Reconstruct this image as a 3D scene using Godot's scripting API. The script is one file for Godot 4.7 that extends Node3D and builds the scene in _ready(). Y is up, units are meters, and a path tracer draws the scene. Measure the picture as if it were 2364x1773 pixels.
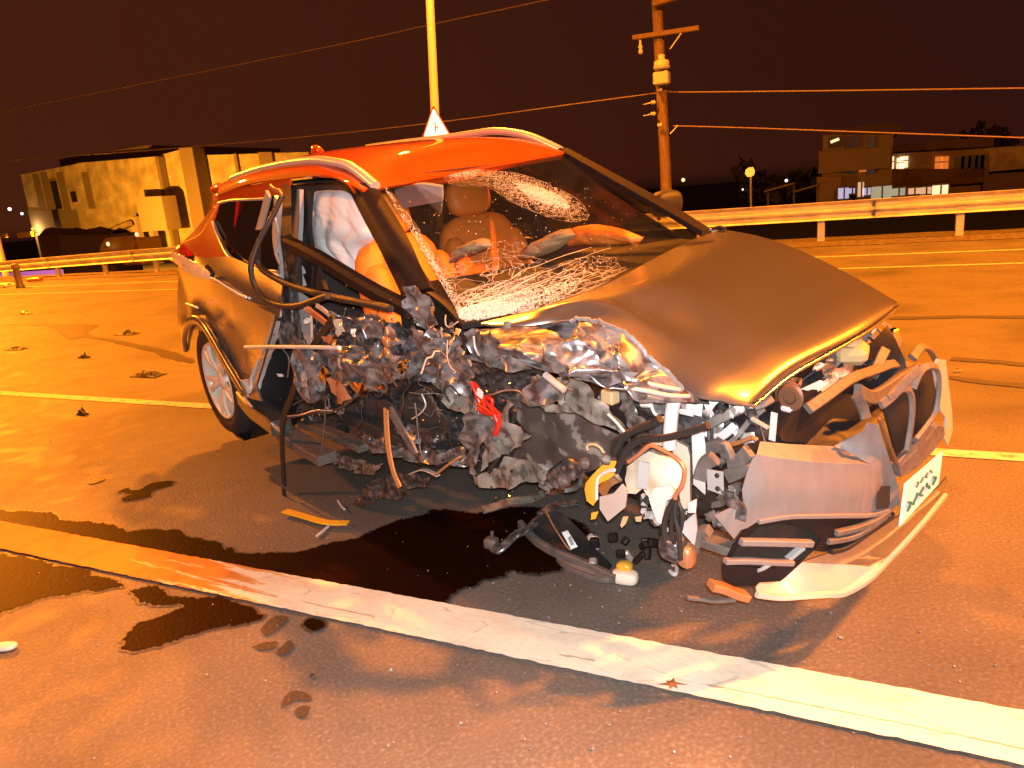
extends Node3D

var M := {}
var rng := RandomNumberGenerator.new()
var car: Node3D


class MB:
	var s := SurfaceTool.new()
	var g := 1

	func _init() -> void:
		s.begin(Mesh.PRIMITIVE_TRIANGLES)

	func tri(a: Vector3, b: Vector3, c: Vector3, ua := Vector2(), ub := Vector2(), uc := Vector2(), grp := 4294967295) -> void:
		s.set_smooth_group(grp)
		s.set_uv(ua)
		s.add_vertex(a)
		s.set_smooth_group(grp)
		s.set_uv(ub)
		s.add_vertex(b)
		s.set_smooth_group(grp)
		s.set_uv(uc)
		s.add_vertex(c)

	func quad(a: Vector3, b: Vector3, c: Vector3, d: Vector3, grp := 4294967295) -> void:
		tri(a, b, c, Vector2(0, 0), Vector2(1, 0), Vector2(1, 1), grp)
		tri(a, c, d, Vector2(0, 0), Vector2(1, 1), Vector2(0, 1), grp)

	func grp(smooth: bool) -> int:
		g += 1
		return g if smooth else 4294967295

	# a grid of points as a sheet of metal with a thickness
	func sheet(P: Array, thick := 0.004, smooth := true, flip := false) -> void:
		var nr: int = P.size()
		var nc: int = P[0].size()
		var Q := []
		for i in nr:
			var row := PackedVector3Array()
			for j in nc:
				var du: Vector3 = P[mini(i + 1, nr - 1)][j] - P[maxi(i - 1, 0)][j]
				var dv: Vector3 = P[i][mini(j + 1, nc - 1)] - P[i][maxi(j - 1, 0)]
				var n := du.cross(dv).normalized()
				row.append(P[i][j] + n * (thick if flip else -thick))
			Q.append(row)
		for side in 2:
			var k := grp(smooth)
			var S: Array = P if side == 0 else Q
			for i in nr - 1:
				for j in nc - 1:
					var a: Vector3 = S[i][j]
					var b: Vector3 = S[i][j + 1]
					var c: Vector3 = S[i + 1][j + 1]
					var d: Vector3 = S[i + 1][j]
					var ua := Vector2(float(j) / (nc - 1), float(i) / (nr - 1))
					var ub := Vector2(float(j + 1) / (nc - 1), float(i) / (nr - 1))
					var uc := Vector2(float(j + 1) / (nc - 1), float(i + 1) / (nr - 1))
					var ud := Vector2(float(j) / (nc - 1), float(i + 1) / (nr - 1))
					if (side == 0) != flip:
						tri(a, b, c, ua, ub, uc, k)
						tri(a, c, d, ua, uc, ud, k)
					else:
						tri(a, c, b, ua, uc, ub, k)
						tri(a, d, c, ua, ud, uc, k)
		for i in nr - 1:
			quad(P[i][0], P[i + 1][0], Q[i + 1][0], Q[i][0])
			quad(P[i + 1][nc - 1], P[i][nc - 1], Q[i][nc - 1], Q[i + 1][nc - 1])
		for j in nc - 1:
			quad(P[0][j + 1], P[0][j], Q[0][j], Q[0][j + 1])
			quad(P[nr - 1][j], P[nr - 1][j + 1], Q[nr - 1][j + 1], Q[nr - 1][j])

	# sweep a closed profile along a path; prof x runs along the side vector, y along up
	func sweep(path: PackedVector3Array, prof: PackedVector2Array, up := Vector3.UP, smooth := false, taper := 1.0) -> void:
		var rings := []
		var n := path.size()
		var u := up
		for i in n:
			var t := (path[mini(i + 1, n - 1)] - path[maxi(i - 1, 0)]).normalized()
			var side := t.cross(u)
			if side.length() < 0.05:
				side = t.cross(Vector3(0.3, 0.5, 0.8))
			side = side.normalized()
			var v := side.cross(t).normalized()
			u = v
			var sc := lerpf(1.0, taper, float(i) / maxf(1, n - 1))
			var ring := PackedVector3Array()
			for p in prof:
				ring.append(path[i] + side * p.x * sc + v * p.y * sc)
			rings.append(ring)
		var m := prof.size()
		var k := grp(true)
		for j in m:
			var kk := k if smooth else grp(true)
			for i in n - 1:
				var a: Vector3 = rings[i][j]
				var b: Vector3 = rings[i][(j + 1) % m]
				var c: Vector3 = rings[i + 1][(j + 1) % m]
				var d: Vector3 = rings[i + 1][j]
				var u0 := float(i) / (n - 1)
				var u1 := float(i + 1) / (n - 1)
				tri(a, c, b, Vector2(u0, float(j) / m), Vector2(u1, float(j + 1) / m), Vector2(u0, float(j + 1) / m), kk)
				tri(a, d, c, Vector2(u0, float(j) / m), Vector2(u1, float(j) / m), Vector2(u1, float(j + 1) / m), kk)
		for e in 2:
			var ring: PackedVector3Array = rings[0] if e == 0 else rings[n - 1]
			for j in range(1, m - 1):
				if e == 0:
					tri(ring[0], ring[j], ring[j + 1])
				else:
					tri(ring[0], ring[j + 1], ring[j])

	func tube(path: PackedVector3Array, r: float, n := 8, taper := 1.0) -> void:
		var prof := PackedVector2Array()
		for i in n:
			prof.append(Vector2.from_angle(TAU * i / n) * r)
		var up := Vector3.UP
		var d := (path[1] - path[0]).normalized()
		if absf(d.y) > 0.8:
			up = Vector3(0.2, 0.1, 1)
		sweep(path, prof, up, true, taper)

	func bar(path: PackedVector3Array, w: float, h: float, up := Vector3.UP, b := 0.15) -> void:
		var c := minf(w, h) * b
		var x := w / 2
		var y := h / 2
		sweep(path, PackedVector2Array([Vector2(-x + c, -y), Vector2(x - c, -y), Vector2(x, -y + c), Vector2(x, y - c), Vector2(x - c, y), Vector2(-x + c, y), Vector2(-x, y - c), Vector2(-x, -y + c)]), up)

	# box with chamfered edges
	func box(at: Vector3, size: Vector3, bas := Basis(), b := 0.006) -> void:
		var h := size / 2
		b = minf(b, 0.45 * minf(size.x, minf(size.y, size.z)))
		var f := func(sx: float, sy: float, sz: float, ax: int) -> Vector3:
			var p := Vector3(sx * (h.x - (0.0 if ax == 0 else b)), sy * (h.y - (0.0 if ax == 1 else b)), sz * (h.z - (0.0 if ax == 2 else b)))
			return at + bas * p
		var put := func(q: Array) -> void:
			var ctr := Vector3.ZERO
			for p in q:
				ctr += p / q.size()
			var nn: Vector3 = (q[1] - q[0]).cross(q[2] - q[0])
			if nn.dot(ctr - at) > 0:
				q.reverse()
			tri(q[0], q[1], q[2], Vector2(0, 0), Vector2(1, 0), Vector2(1, 1))
			if q.size() == 4:
				tri(q[0], q[2], q[3], Vector2(0, 0), Vector2(1, 1), Vector2(0, 1))
		for sg in [-1.0, 1.0]:
			put.call([f.call(sg, -1, -1, 0), f.call(sg, 1, -1, 0), f.call(sg, 1, 1, 0), f.call(sg, -1, 1, 0)])
			put.call([f.call(-1, sg, -1, 1), f.call(1, sg, -1, 1), f.call(1, sg, 1, 1), f.call(-1, sg, 1, 1)])
			put.call([f.call(-1, -1, sg, 2), f.call(1, -1, sg, 2), f.call(1, 1, sg, 2), f.call(-1, 1, sg, 2)])
			for sh in [-1.0, 1.0]:
				put.call([f.call(sg, sh, -1, 0), f.call(sg, sh, 1, 0), f.call(sg, sh, 1, 1), f.call(sg, sh, -1, 1)])
				put.call([f.call(sg, -1, sh, 0), f.call(sg, 1, sh, 0), f.call(sg, 1, sh, 2), f.call(sg, -1, sh, 2)])
				put.call([f.call(-1, sg, sh, 1), f.call(1, sg, sh, 1), f.call(1, sg, sh, 2), f.call(-1, sg, sh, 2)])
				for sk in [-1.0, 1.0]:
					put.call([f.call(sg, sh, sk, 0), f.call(sg, sh, sk, 1), f.call(sg, sh, sk, 2)])

	# turned shape: profile (radius, height) about the local y of bas
	func lathe(at: Vector3, bas: Basis, prof: PackedVector2Array, n := 32, smooth := true) -> void:
		var k := grp(true)
		for j in prof.size() - 1:
			if not smooth:
				k = grp(true)
			for i in n:
				var a0 := TAU * i / n
				var a1 := TAU * (i + 1) / n
				var p := at + bas * Vector3(cos(a0) * prof[j].x, prof[j].y, sin(a0) * prof[j].x)
				var q := at + bas * Vector3(cos(a1) * prof[j].x, prof[j].y, sin(a1) * prof[j].x)
				var r := at + bas * Vector3(cos(a1) * prof[j + 1].x, prof[j + 1].y, sin(a1) * prof[j + 1].x)
				var t := at + bas * Vector3(cos(a0) * prof[j + 1].x, prof[j + 1].y, sin(a0) * prof[j + 1].x)
				if prof[j].x > 0:
					tri(p, q, r, Vector2(), Vector2(), Vector2(), k)
				if prof[j + 1].x > 0:
					tri(p, r, t, Vector2(), Vector2(), Vector2(), k)

	# a flat or bent sheet that fills an outline given by its points in space; heights inside follow the rim
	func fill(rim: PackedVector3Array, step: float, normal: Vector3, thick := 0.004, bulge := 0.0, rough = null, smooth := true, reach := 0.15) -> void:
		var nz := normal.normalized()
		var ax := nz.cross(Vector3.UP if absf(nz.y) < 0.9 else Vector3.RIGHT).normalized()
		var ay := nz.cross(ax).normalized()
		var poly := PackedVector2Array()
		var hs := PackedFloat32Array()
		for i in rim.size():
			var a := rim[i]
			var b := rim[(i + 1) % rim.size()]
			var m := maxi(1, int(ceil(a.distance_to(b) / step)))
			for j in m:
				var p := a.lerp(b, float(j) / m)
				poly.append(Vector2(p.dot(ax), p.dot(ay)))
				hs.append(p.dot(nz))
		var lo := poly[0]
		var hi := poly[0]
		for p in poly:
			lo = lo.min(p)
			hi = hi.max(p)
		var pts := poly.duplicate()
		var hh := hs.duplicate()
		var y := lo.y + step * 0.5
		var odd := 0
		while y < hi.y:
			var x := lo.x + step * (0.25 + 0.5 * (odd % 2))
			while x < hi.x:
				var p := Vector2(x, y)
				if Geometry2D.is_point_in_polygon(p, poly):
					var near := 1e9
					var wsum := 0.0
					var hsum := 0.0
					for i in poly.size():
						var d := p.distance_to(poly[i])
						near = minf(near, d)
						var w := 1.0 / maxf(1e-6, d * d * d)
						wsum += w
						hsum += w * hs[i]
					if near > step * 0.45:
						pts.append(p)
						hh.append(hsum / wsum + bulge * smoothstep(0.0, 1.0, minf(1.0, near / reach)))
				x += step
			y += step * 0.866
			odd += 1
		var idx := Geometry2D.triangulate_delaunay(pts)
		var P := PackedVector3Array()
		for i in pts.size():
			var p := ax * pts[i].x + ay * pts[i].y + nz * hh[i]
			if rough != null:
				p += rough.call(p)
			P.append(p)
		var k := grp(smooth)
		var k2 := grp(smooth)
		for i in range(0, idx.size(), 3):
			var c := (pts[idx[i]] + pts[idx[i + 1]] + pts[idx[i + 2]]) / 3
			if not Geometry2D.is_point_in_polygon(c, poly):
				continue
			var a := P[idx[i]]
			var b := P[idx[i + 1]]
			var d := P[idx[i + 2]]
			if (b - a).cross(d - a).dot(nz) > 0:
				var sw := b
				b = d
				d = sw
			tri(a, b, d, Vector2(), Vector2(), Vector2(), k)
			var o := -nz * thick
			tri(a + o, d + o, b + o, Vector2(), Vector2(), Vector2(), k2)
		var o2 := -nz * thick
		for i in poly.size():
			var j := (i + 1) % poly.size()
			quad(P[i], P[j], P[j] + o2, P[i] + o2)

	# cushion-like rounded solid
	func cushion(at: Vector3, size: Vector3, bas := Basis(), e := 0.45, n := 20) -> void:
		var k := grp(true)
		var f := func(a: float, c: float) -> Vector3:
			var p := Vector3(cos(c) * cos(a), sin(c), cos(c) * sin(a))
			return at + bas * (Vector3(signf(p.x) * pow(absf(p.x), e), signf(p.y) * pow(absf(p.y), e), signf(p.z) * pow(absf(p.z), e)) * size * 0.5)
		for i in n:
			for j in n / 2:
				var a0 := TAU * i / n
				var a1 := TAU * (i + 1) / n
				var c0 := PI * j / (n / 2) - PI / 2
				var c1 := PI * (j + 1) / (n / 2) - PI / 2
				var p: Vector3 = f.call(a0, c0)
				var q: Vector3 = f.call(a1, c0)
				var r: Vector3 = f.call(a1, c1)
				var t: Vector3 = f.call(a0, c1)
				tri(p, q, r, Vector2(), Vector2(), Vector2(), k)
				tri(p, r, t, Vector2(), Vector2(), Vector2(), k)

	func mesh() -> ArrayMesh:
		s.generate_normals()
		return s.commit()


static func pv(a: Array) -> PackedVector3Array:
	return PackedVector3Array(a)


# Catmull-Rom through the points, n samples
static func curve(P: PackedVector3Array, n: int) -> PackedVector3Array:
	var out := PackedVector3Array()
	var m := P.size()
	for i in n:
		var t := float(i) / (n - 1) * (m - 1)
		var k := mini(int(t), m - 2)
		out.append(P[k].cubic_interpolate(P[k + 1], P[maxi(k - 1, 0)], P[mini(k + 2, m - 1)], t - k))
	return out


static func loft(rows: Array, nu: int, nv: int) -> Array:
	var R := []
	for r in rows:
		R.append(curve(PackedVector3Array(r), nu))
	var out := []
	for i in nv:
		out.append(PackedVector3Array())
	for j in nu:
		var col := PackedVector3Array()
		for r in R:
			col.append(r[j])
		var c := curve(col, nv)
		for i in nv:
			out[i].append(c[i])
	return out


# a grid spanned by four border curves: c0 and c1 run along u, d0 and d1 along v
static func coons(c0: Array, c1: Array, d0: Array, d1: Array, nu: int, nv: int, bulge = null) -> Array:
	var a := curve(PackedVector3Array(c0), nu)
	var b := curve(PackedVector3Array(c1), nu)
	var c := curve(PackedVector3Array(d0), nv)
	var d := curve(PackedVector3Array(d1), nv)
	var out := []
	for i in nv:
		var v := float(i) / (nv - 1)
		var row := PackedVector3Array()
		for j in nu:
			var u := float(j) / (nu - 1)
			var p := a[j] * (1 - v) + b[j] * v + c[i] * (1 - u) + d[i] * u - (a[0] * (1 - u) * (1 - v) + a[nu - 1] * u * (1 - v) + b[0] * (1 - u) * v + b[nu - 1] * u * v)
			if bulge != null:
				p += bulge.call(u, v)
			row.append(p)
		out.append(row)
	return out


static func noise(seed: int, freq: float, kind := FastNoiseLite.TYPE_SIMPLEX_SMOOTH, oct := 3) -> FastNoiseLite:
	var n := FastNoiseLite.new()
	n.seed = seed
	n.frequency = freq
	n.noise_type = kind
	n.fractal_octaves = oct
	return n


# folds and dents like those of torn sheet metal
static func folds(seed: int, amp: float, freq: float) -> Callable:
	var a := noise(seed, freq, FastNoiseLite.TYPE_SIMPLEX_SMOOTH, 2)
	var b := noise(seed + 7, freq * 2.1, FastNoiseLite.TYPE_SIMPLEX_SMOOTH, 1)
	return func(p: Vector3) -> Vector3:
		var q := p
		var f := 0.5 - absf(a.get_noise_3dv(q)) * 2.0
		var h := 0.25 - absf(b.get_noise_3dv(q)) * 1.0
		var k := absf(b.get_noise_3dv(q + Vector3(31, 7, 3))) - 0.25
		return Vector3(amp * 0.6 * k, amp * 0.7 * h, amp * (f + h * 0.6))


static func lin(r: float, g: float, b: float, a := 1.0) -> Color:
	return Color(r, g, b, a).linear_to_srgb()


func mat(called: String, c: Color, rough: float, metal := 0.0) -> StandardMaterial3D:
	var m := StandardMaterial3D.new()
	m.resource_name = called
	m.albedo_color = Color(c.r, c.g, c.b).linear_to_srgb()
	m.roughness = rough
	m.metallic = metal
	M[called] = m
	return m


func ramp(stops: Array) -> Gradient:
	var g := Gradient.new()
	var o := PackedFloat32Array()
	var c := PackedColorArray()
	for s in stops:
		o.append(s[0])
		c.append(s[1])
	g.offsets = o
	g.colors = c
	return g


func ntex(seed: int, freq: float, stops: Array, size := 512, kind := FastNoiseLite.TYPE_SIMPLEX_SMOOTH, oct := 4, bump := 0.0) -> NoiseTexture2D:
	var t := NoiseTexture2D.new()
	t.width = size
	t.height = size
	t.seamless = true
	t.noise = noise(seed, freq, kind, oct)
	if bump > 0.0:
		t.as_normal_map = true
		t.bump_strength = bump
	else:
		t.color_ramp = ramp(stops)
	return t


func grey(v: float) -> Color:
	return Color(v, v, v)


func tri_map(m: StandardMaterial3D, t: Texture2D, scale: float, world := false) -> void:
	m.albedo_texture = t
	m.uv1_triplanar = true
	m.uv1_world_triplanar = world
	m.uv1_scale = Vector3.ONE * scale


func put(called: String, mesh: Mesh, m: Material, parent: Node = null, kind := "") -> MeshInstance3D:
	var o := MeshInstance3D.new()
	o.name = called
	o.mesh = mesh
	o.material_override = m
	(parent if parent else self).add_child(o, true)
	if parent == null or parent == self:
		o.name = numbered(called, o)
	if kind:
		o.set_meta("kind", kind)
	return o


var taken := {}

func numbered(called: String, _o: Node = null) -> String:
	if not taken.has(called):
		taken[called] = 0
		return called
	taken[called] += 1
	return "%s_%03d" % [called, taken[called]]


func tag(o: Node, label: String, category: String, group := "") -> Node:
	o.set_meta("label", label)
	o.set_meta("category", category)
	if group:
		o.set_meta("group", group)
	return o


func thing(called: String, label: String, category: String, at := Vector3.ZERO, group := "") -> Node3D:
	var o := Node3D.new()
	o.name = numbered(called)
	add_child(o)
	o.position = at
	tag(o, label, category, group)
	return o


func struct(called: String, mesh: Mesh, m: Material) -> MeshInstance3D:
	return put(called, mesh, m, self, "structure")


func wire(called: String, path: Array, r: float, m: Material, parent: Node = null, n := 16, sides := 6) -> MeshInstance3D:
	var b := MB.new()
	b.tube(curve(PackedVector3Array(path), n), r, sides)
	return put(called, b.mesh(), m, parent)


func strap(called: String, path: Array, w: float, h: float, m: Material, parent: Node, up := Vector3.UP, n := 14) -> MeshInstance3D:
	var b := MB.new()
	b.bar(curve(PackedVector3Array(path), n), w, h, up)
	return put(called, b.mesh(), m, parent)


func plate(called: String, rim: Array, step: float, normal: Vector3, m: Material, parent: Node, thick := 0.004, bulge := 0.0, rough = null, smooth := true, reach := 0.15) -> MeshInstance3D:
	var b := MB.new()
	b.fill(PackedVector3Array(rim), step, normal, thick, bulge, rough, smooth, reach)
	return put(called, b.mesh(), m, parent)


func block(called: String, at: Vector3, size: Vector3, m: Material, parent: Node = null, bas := Basis(), bev := 0.006) -> MeshInstance3D:
	var b := MB.new()
	b.box(at, size, bas, bev)
	return put(called, b.mesh(), m, parent)


func street_lamp(base: Vector3, h: float, arm: Vector3, lean: float, label: String, energy: float) -> Node3D:
	var o := thing("street_lamp", label, "street lamp", base, "sodium street lamps along the road")
	var top := Vector3(lean, h, 0)
	var b := MB.new()
	b.tube(pv([Vector3(0, -1.0, 0), top]), 0.115, 14, 0.62)
	put("mast", b.mesh(), M.pole, o)
	b = MB.new()
	var tip := top + arm
	b.tube(curve(pv([top, top + Vector3(arm.x * 0.3, 0.5, arm.z * 0.3), top + Vector3(arm.x * 0.7, 0.75, arm.z * 0.7), tip + Vector3(0, 0.75, 0)]), 10), 0.05, 10)
	put("arm", b.mesh(), M.pole, o)
	b = MB.new()
	var dir := Vector3(arm.x, 0, arm.z).normalized()
	var bs := Basis(dir, Vector3.UP, dir.cross(Vector3.UP))
	b.box(tip + Vector3(0, 0.78, 0) + dir * 0.3, Vector3(0.75, 0.14, 0.3), bs, 0.05)
	put("lamp_head", b.mesh(), M.plastic_grey, o)
	b = MB.new()
	b.box(tip + Vector3(0, 0.70, 0) + dir * 0.3, Vector3(0.5, 0.05, 0.22), bs, 0.02)
	put("lamp_lens", b.mesh(), M.lamp_glow, o)
	var l := SpotLight3D.new()
	l.name = "lamp_light"
	l.light_color = sodium()
	l.light_energy = energy
	l.light_size = 0.4
	l.spot_range = 120
	l.spot_attenuation = 2
	l.spot_angle = 82
	l.spot_angle_attenuation = 0.35
	l.shadow_enabled = true
	l.position = tip + Vector3(0, 0.62, 0) + dir * 0.3
	o.add_child(l)
	l.basis = Basis.looking_at(Vector3(dir.x * 0.55, -1, dir.z * 0.55), Vector3.RIGHT)
	return o


func sodium() -> Color:
	return lin(1.0, 0.245, 0.01)


func small_light(called: String, label: String, at: Vector3, r: float, m: Material, c: Color, energy: float) -> Node3D:
	var o := thing(called, label, "lamp", at)
	var b := MB.new()
	b.lathe(Vector3.ZERO, Basis(), PackedVector2Array([Vector2(0, -r), Vector2(r * 0.7, -r * 0.7), Vector2(r, 0), Vector2(r * 0.7, r * 0.7), Vector2(0, r)]), 12)
	put("bulb", b.mesh(), m, o)
	if energy > 0:
		var l := OmniLight3D.new()
		l.name = "lamp_light"
		l.light_color = c
		l.light_energy = energy
		l.omni_range = 60
		l.omni_attenuation = 2
		l.light_size = r * 0.8
		l.shadow_enabled = true
		o.add_child(l)
	return o


func glow(called: String, c: Color, e: float) -> StandardMaterial3D:
	var m := mat(called, Color(0.5, 0.5, 0.5), 0.4)
	m.emission_enabled = true
	m.emission = c.linear_to_srgb()
	m.emission_energy_multiplier = e
	return m


func materials() -> void:
	var m := mat("asphalt", Color(1, 1, 1), 0.68)
	tri_map(m, ntex(3, 0.11, [[0.0, lin(0.09, 0.082, 0.07)], [0.42, lin(0.116, 0.105, 0.09)], [0.62, lin(0.126, 0.115, 0.099)], [0.78, lin(0.16, 0.152, 0.144)], [1.0, lin(0.24, 0.23, 0.21)]], 1024, FastNoiseLite.TYPE_SIMPLEX_SMOOTH, 5), 0.5, true)
	m.detail_enabled = true
	m.detail_blend_mode = BaseMaterial3D.BLEND_MODE_MUL
	m.detail_uv_layer = BaseMaterial3D.DETAIL_UV_2
	m.uv2_triplanar = true
	m.uv2_world_triplanar = true
	m.uv2_scale = Vector3(0.11, 0.11, 0.11)
	m.detail_albedo = ntex(11, 0.008, [[0.0, grey(0.72)], [0.4, grey(0.95)], [0.6, grey(1.0)], [1.0, grey(0.82)]], 512, FastNoiseLite.TYPE_SIMPLEX_SMOOTH, 4)
	m.heightmap_enabled = true
	m.heightmap_texture = ntex(5, 0.2, [[0.0, grey(0)], [1.0, grey(1)]], 1024, FastNoiseLite.TYPE_VALUE_CUBIC, 3)
	m.heightmap_scale = 0.17
	m.roughness_texture = ntex(21, 0.012, [[0.0, grey(0.75)], [0.5, grey(1.0)], [1.0, grey(0.9)]], 512)
	mat("soil", Color(0.06, 0.045, 0.03), 0.95)
	tri_map(M.soil, ntex(8, 0.02, [[0.0, grey(0.5)], [1.0, grey(1.0)]]), 0.3, true)
	mat("verge", Color(0.16, 0.13, 0.1), 0.95)
	tri_map(M.verge, ntex(9, 0.03, [[0.0, grey(0.55)], [1.0, grey(1.0)]]), 0.5, true)
	mat("field", Color(0.02, 0.018, 0.012), 0.95)
	mat("oil", Color(0.009, 0.0022, 0.0014), 0.5)
	M.oil.metallic_specular = 0.12
	M.oil.heightmap_enabled = true
	M.oil.uv1_triplanar = true
	M.oil.uv1_world_triplanar = true
	M.oil.heightmap_texture = m.heightmap_texture
	M.oil.heightmap_scale = 0.1
	M.oil.uv1_scale = Vector3.ONE * 0.5
	mat("damp", Color(0.038, 0.033, 0.03), 0.5)
	M.damp.heightmap_enabled = true
	M.damp.uv1_triplanar = true
	M.damp.uv1_world_triplanar = true
	M.damp.heightmap_texture = m.heightmap_texture
	M.damp.heightmap_scale = 0.15
	M.damp.uv1_scale = Vector3.ONE * 0.5
	mat("skid", Color(0.05, 0.045, 0.042), 0.75)
	mat("line_far", Color(0.62, 0.58, 0.5), 0.7)
	tri_map(M.line_far, ntex(31, 0.04, [[0.0, grey(0.55)], [0.35, grey(0.9)], [1.0, grey(1.0)]]), 0.6, true)
	mat("galvanised", Color(0.8, 0.79, 0.76), 0.5, 0.1)
	tri_map(M.galvanised, ntex(12, 0.02, [[0.0, grey(0.75)], [1.0, grey(1.0)]], 256), 0.4)
	mat("pole", Color(0.75, 0.73, 0.68), 0.6, 0.0)
	mat("wood", Color(0.3, 0.2, 0.12), 0.85)
	tri_map(M.wood, ntex(14, 0.03, [[0.0, grey(0.6)], [1.0, grey(1.0)]], 256), 1.5)
	M.wood.uv1_scale = Vector3(3, 0.3, 3)
	mat("cable", Color(0.08, 0.06, 0.05), 0.6)
	mat("wire_lit", Color(0.25, 0.18, 0.14), 0.7)  # lighter brown, lamplight on the wires put into the colour
	mat("plastic_grey", Color(0.3, 0.3, 0.3), 0.5)
	glow("lamp_glow", Color(1.0, 0.5, 0.12), 8.0)
	glow("far_lamp_glow", Color(1.0, 0.38, 0.04), 1.7)
	glow("white_glow", Color(0.9, 0.95, 1.0), 2.0)
	glow("window_warm", Color(1.0, 0.72, 0.38), 1.25)
	glow("window_orange", Color(1.0, 0.2, 0.03), 0.55)
	glow("shop_blue", Color(0.55, 0.65, 1.0), 0.6)
	glow("shop_green", Color(0.45, 0.7, 0.5), 0.4)
	glow("shop_cream", Color(1.0, 0.6, 0.35), 0.6)
	glow("purple_glow", Color(0.2, 0.06, 0.9), 0.45)
	mat("render_wall", Color(0.5, 0.42, 0.3), 0.9)
	tri_map(M.render_wall, ntex(15, 0.01, [[0.0, grey(0.7)], [1.0, grey(1.0)]]), 0.12)
	mat("dark_wall", Color(0.16, 0.12, 0.09), 0.9)
	mat("house_wall", Color(0.26, 0.2, 0.16), 0.9)
	mat("roof_dark", Color(0.1, 0.06, 0.045), 0.85)
	mat("dark_pane", Color(0.02, 0.02, 0.022), 0.2)
	mat("yellow_paint", Color(0.75, 0.5, 0.04), 0.5)
	mat("sign_white", Color(0.85, 0.85, 0.85), 0.5)
	glow("sign_flash_return", Color(0.9, 0.9, 0.92), 0.9)  # emission imitates a reflective sheet returning the camera flash
	M.sign_flash_return.albedo_color = lin(0.8, 0.8, 0.8)
	mat("sign_red", Color(0.6, 0.05, 0.03), 0.5)
	mat("ink", Color(0.02, 0.02, 0.02), 0.6)
	mat("grit", Color(0.22, 0.2, 0.18), 0.4)
	mat("plate_green", Color(0.03, 0.12, 0.06), 0.6)
	mat("leaf_dark", Color(0.035, 0.03, 0.018), 0.9)
	# the car
	m = mat("body", Color(0.46, 0.435, 0.41), 0.26, 0.92)
	m.clearcoat_enabled = true
	m.clearcoat = 0.3
	m.clearcoat_roughness = 0.06
	m = mat("roof_orange", Color(0.42, 0.055, 0.003), 0.6, 0.0)
	m.metallic_specular = 0.15
	m.clearcoat_enabled = true
	m.clearcoat = 1.0
	m.clearcoat_roughness = 0.03
	m = mat("bumper_plastic", Color(1, 1, 1), 0.5)
	tri_map(m, ntex(47, 0.03, [[0.0, lin(0.16, 0.14, 0.135)], [0.55, lin(0.19, 0.168, 0.162)], [0.8, lin(0.2, 0.178, 0.172)], [1.0, lin(0.3, 0.28, 0.27)]], 512, FastNoiseLite.TYPE_SIMPLEX_SMOOTH, 5), 1.0)
	m.uv1_scale = Vector3(2.0, 0.35, 2.0)
	mat("silver", Color(0.66, 0.64, 0.6), 0.32, 0.55)
	mat("black_plastic", Color(0.008, 0.007, 0.007), 0.6)
	mat("black_gloss", Color(0.012, 0.008, 0.008), 0.6)
	M.black_gloss.metallic_specular = 0.3
	mat("rubber", Color(0.014, 0.013, 0.013), 0.6)
	mat("tyre", Color(0.022, 0.021, 0.02), 0.75)
	mat("dark_cloth", Color(0.03, 0.027, 0.025), 0.85)
	mat("leather", Color(0.88, 0.25, 0.025), 0.55)
	mat("bag_cloth", Color(0.74, 0.73, 0.72), 0.85)
	mat("bag_beige", Color(0.5, 0.36, 0.18), 0.85)
	mat("paper", Color(0.7, 0.62, 0.5), 0.8)
	m = mat("torn_metal", Color(1, 1, 1), 0.3, 0.6)
	tri_map(m, ntex(40, 0.02, [[0.0, lin(0.02, 0.018, 0.017)], [0.38, lin(0.1, 0.095, 0.09)], [0.6, lin(0.25, 0.245, 0.245)], [1.0, lin(0.5, 0.5, 0.52)]]), 2.0)
	m = mat("bent_silver", Color(1, 1, 1), 0.33, 0.6)
	tri_map(m, ntex(41, 0.018, [[0.0, lin(0.04, 0.028, 0.025)], [0.40, lin(0.12, 0.095, 0.09)], [0.54, lin(0.3, 0.3, 0.31)], [1.0, lin(0.42, 0.42, 0.45)]], 512, FastNoiseLite.TYPE_SIMPLEX_SMOOTH, 5), 1.6)
	m = mat("mud_metal", Color(1, 1, 1), 0.6, 0.15)
	tri_map(m, ntex(42, 0.016, [[0.0, lin(0.03, 0.024, 0.02)], [0.36, lin(0.07, 0.06, 0.05)], [0.46, lin(0.17, 0.15, 0.125)], [1.0, lin(0.28, 0.255, 0.21)]], 512, FastNoiseLite.TYPE_SIMPLEX_SMOOTH, 5), 2.2)
	m = mat("liner", Color(1, 1, 1), 0.8)
	tri_map(m, ntex(43, 0.014, [[0.0, lin(0.05, 0.035, 0.03)], [0.66, lin(0.075, 0.05, 0.042)], [0.72, lin(0.22, 0.19, 0.16)], [1.0, lin(0.3, 0.27, 0.23)]], 512, FastNoiseLite.TYPE_SIMPLEX_SMOOTH, 5), 1.1)
	m = mat("dark_metal", Color(1, 1, 1), 0.36, 0.6)
	tri_map(m, ntex(44, 0.02, [[0.0, lin(0.014, 0.013, 0.014)], [0.45, lin(0.08, 0.075, 0.08)], [0.7, lin(0.19, 0.18, 0.185)], [1.0, lin(0.36, 0.35, 0.35)]]), 3.0)
	m = mat("frame_metal", Color(1, 1, 1), 0.6, 0.2)
	tri_map(m, ntex(45, 0.02, [[0.0, lin(0.09, 0.075, 0.065)], [0.5, lin(0.13, 0.112, 0.1)], [1.0, lin(0.17, 0.15, 0.135)]]), 2.5)
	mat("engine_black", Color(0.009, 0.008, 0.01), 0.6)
	mat("chrome", Color(0.8, 0.79, 0.77), 0.14, 1.0)
	m = mat("tank_white", Color(0.56, 0.51, 0.4), 0.5)
	m.backlight_enabled = true
	m.backlight = Color(0.3, 0.27, 0.2)
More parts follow.
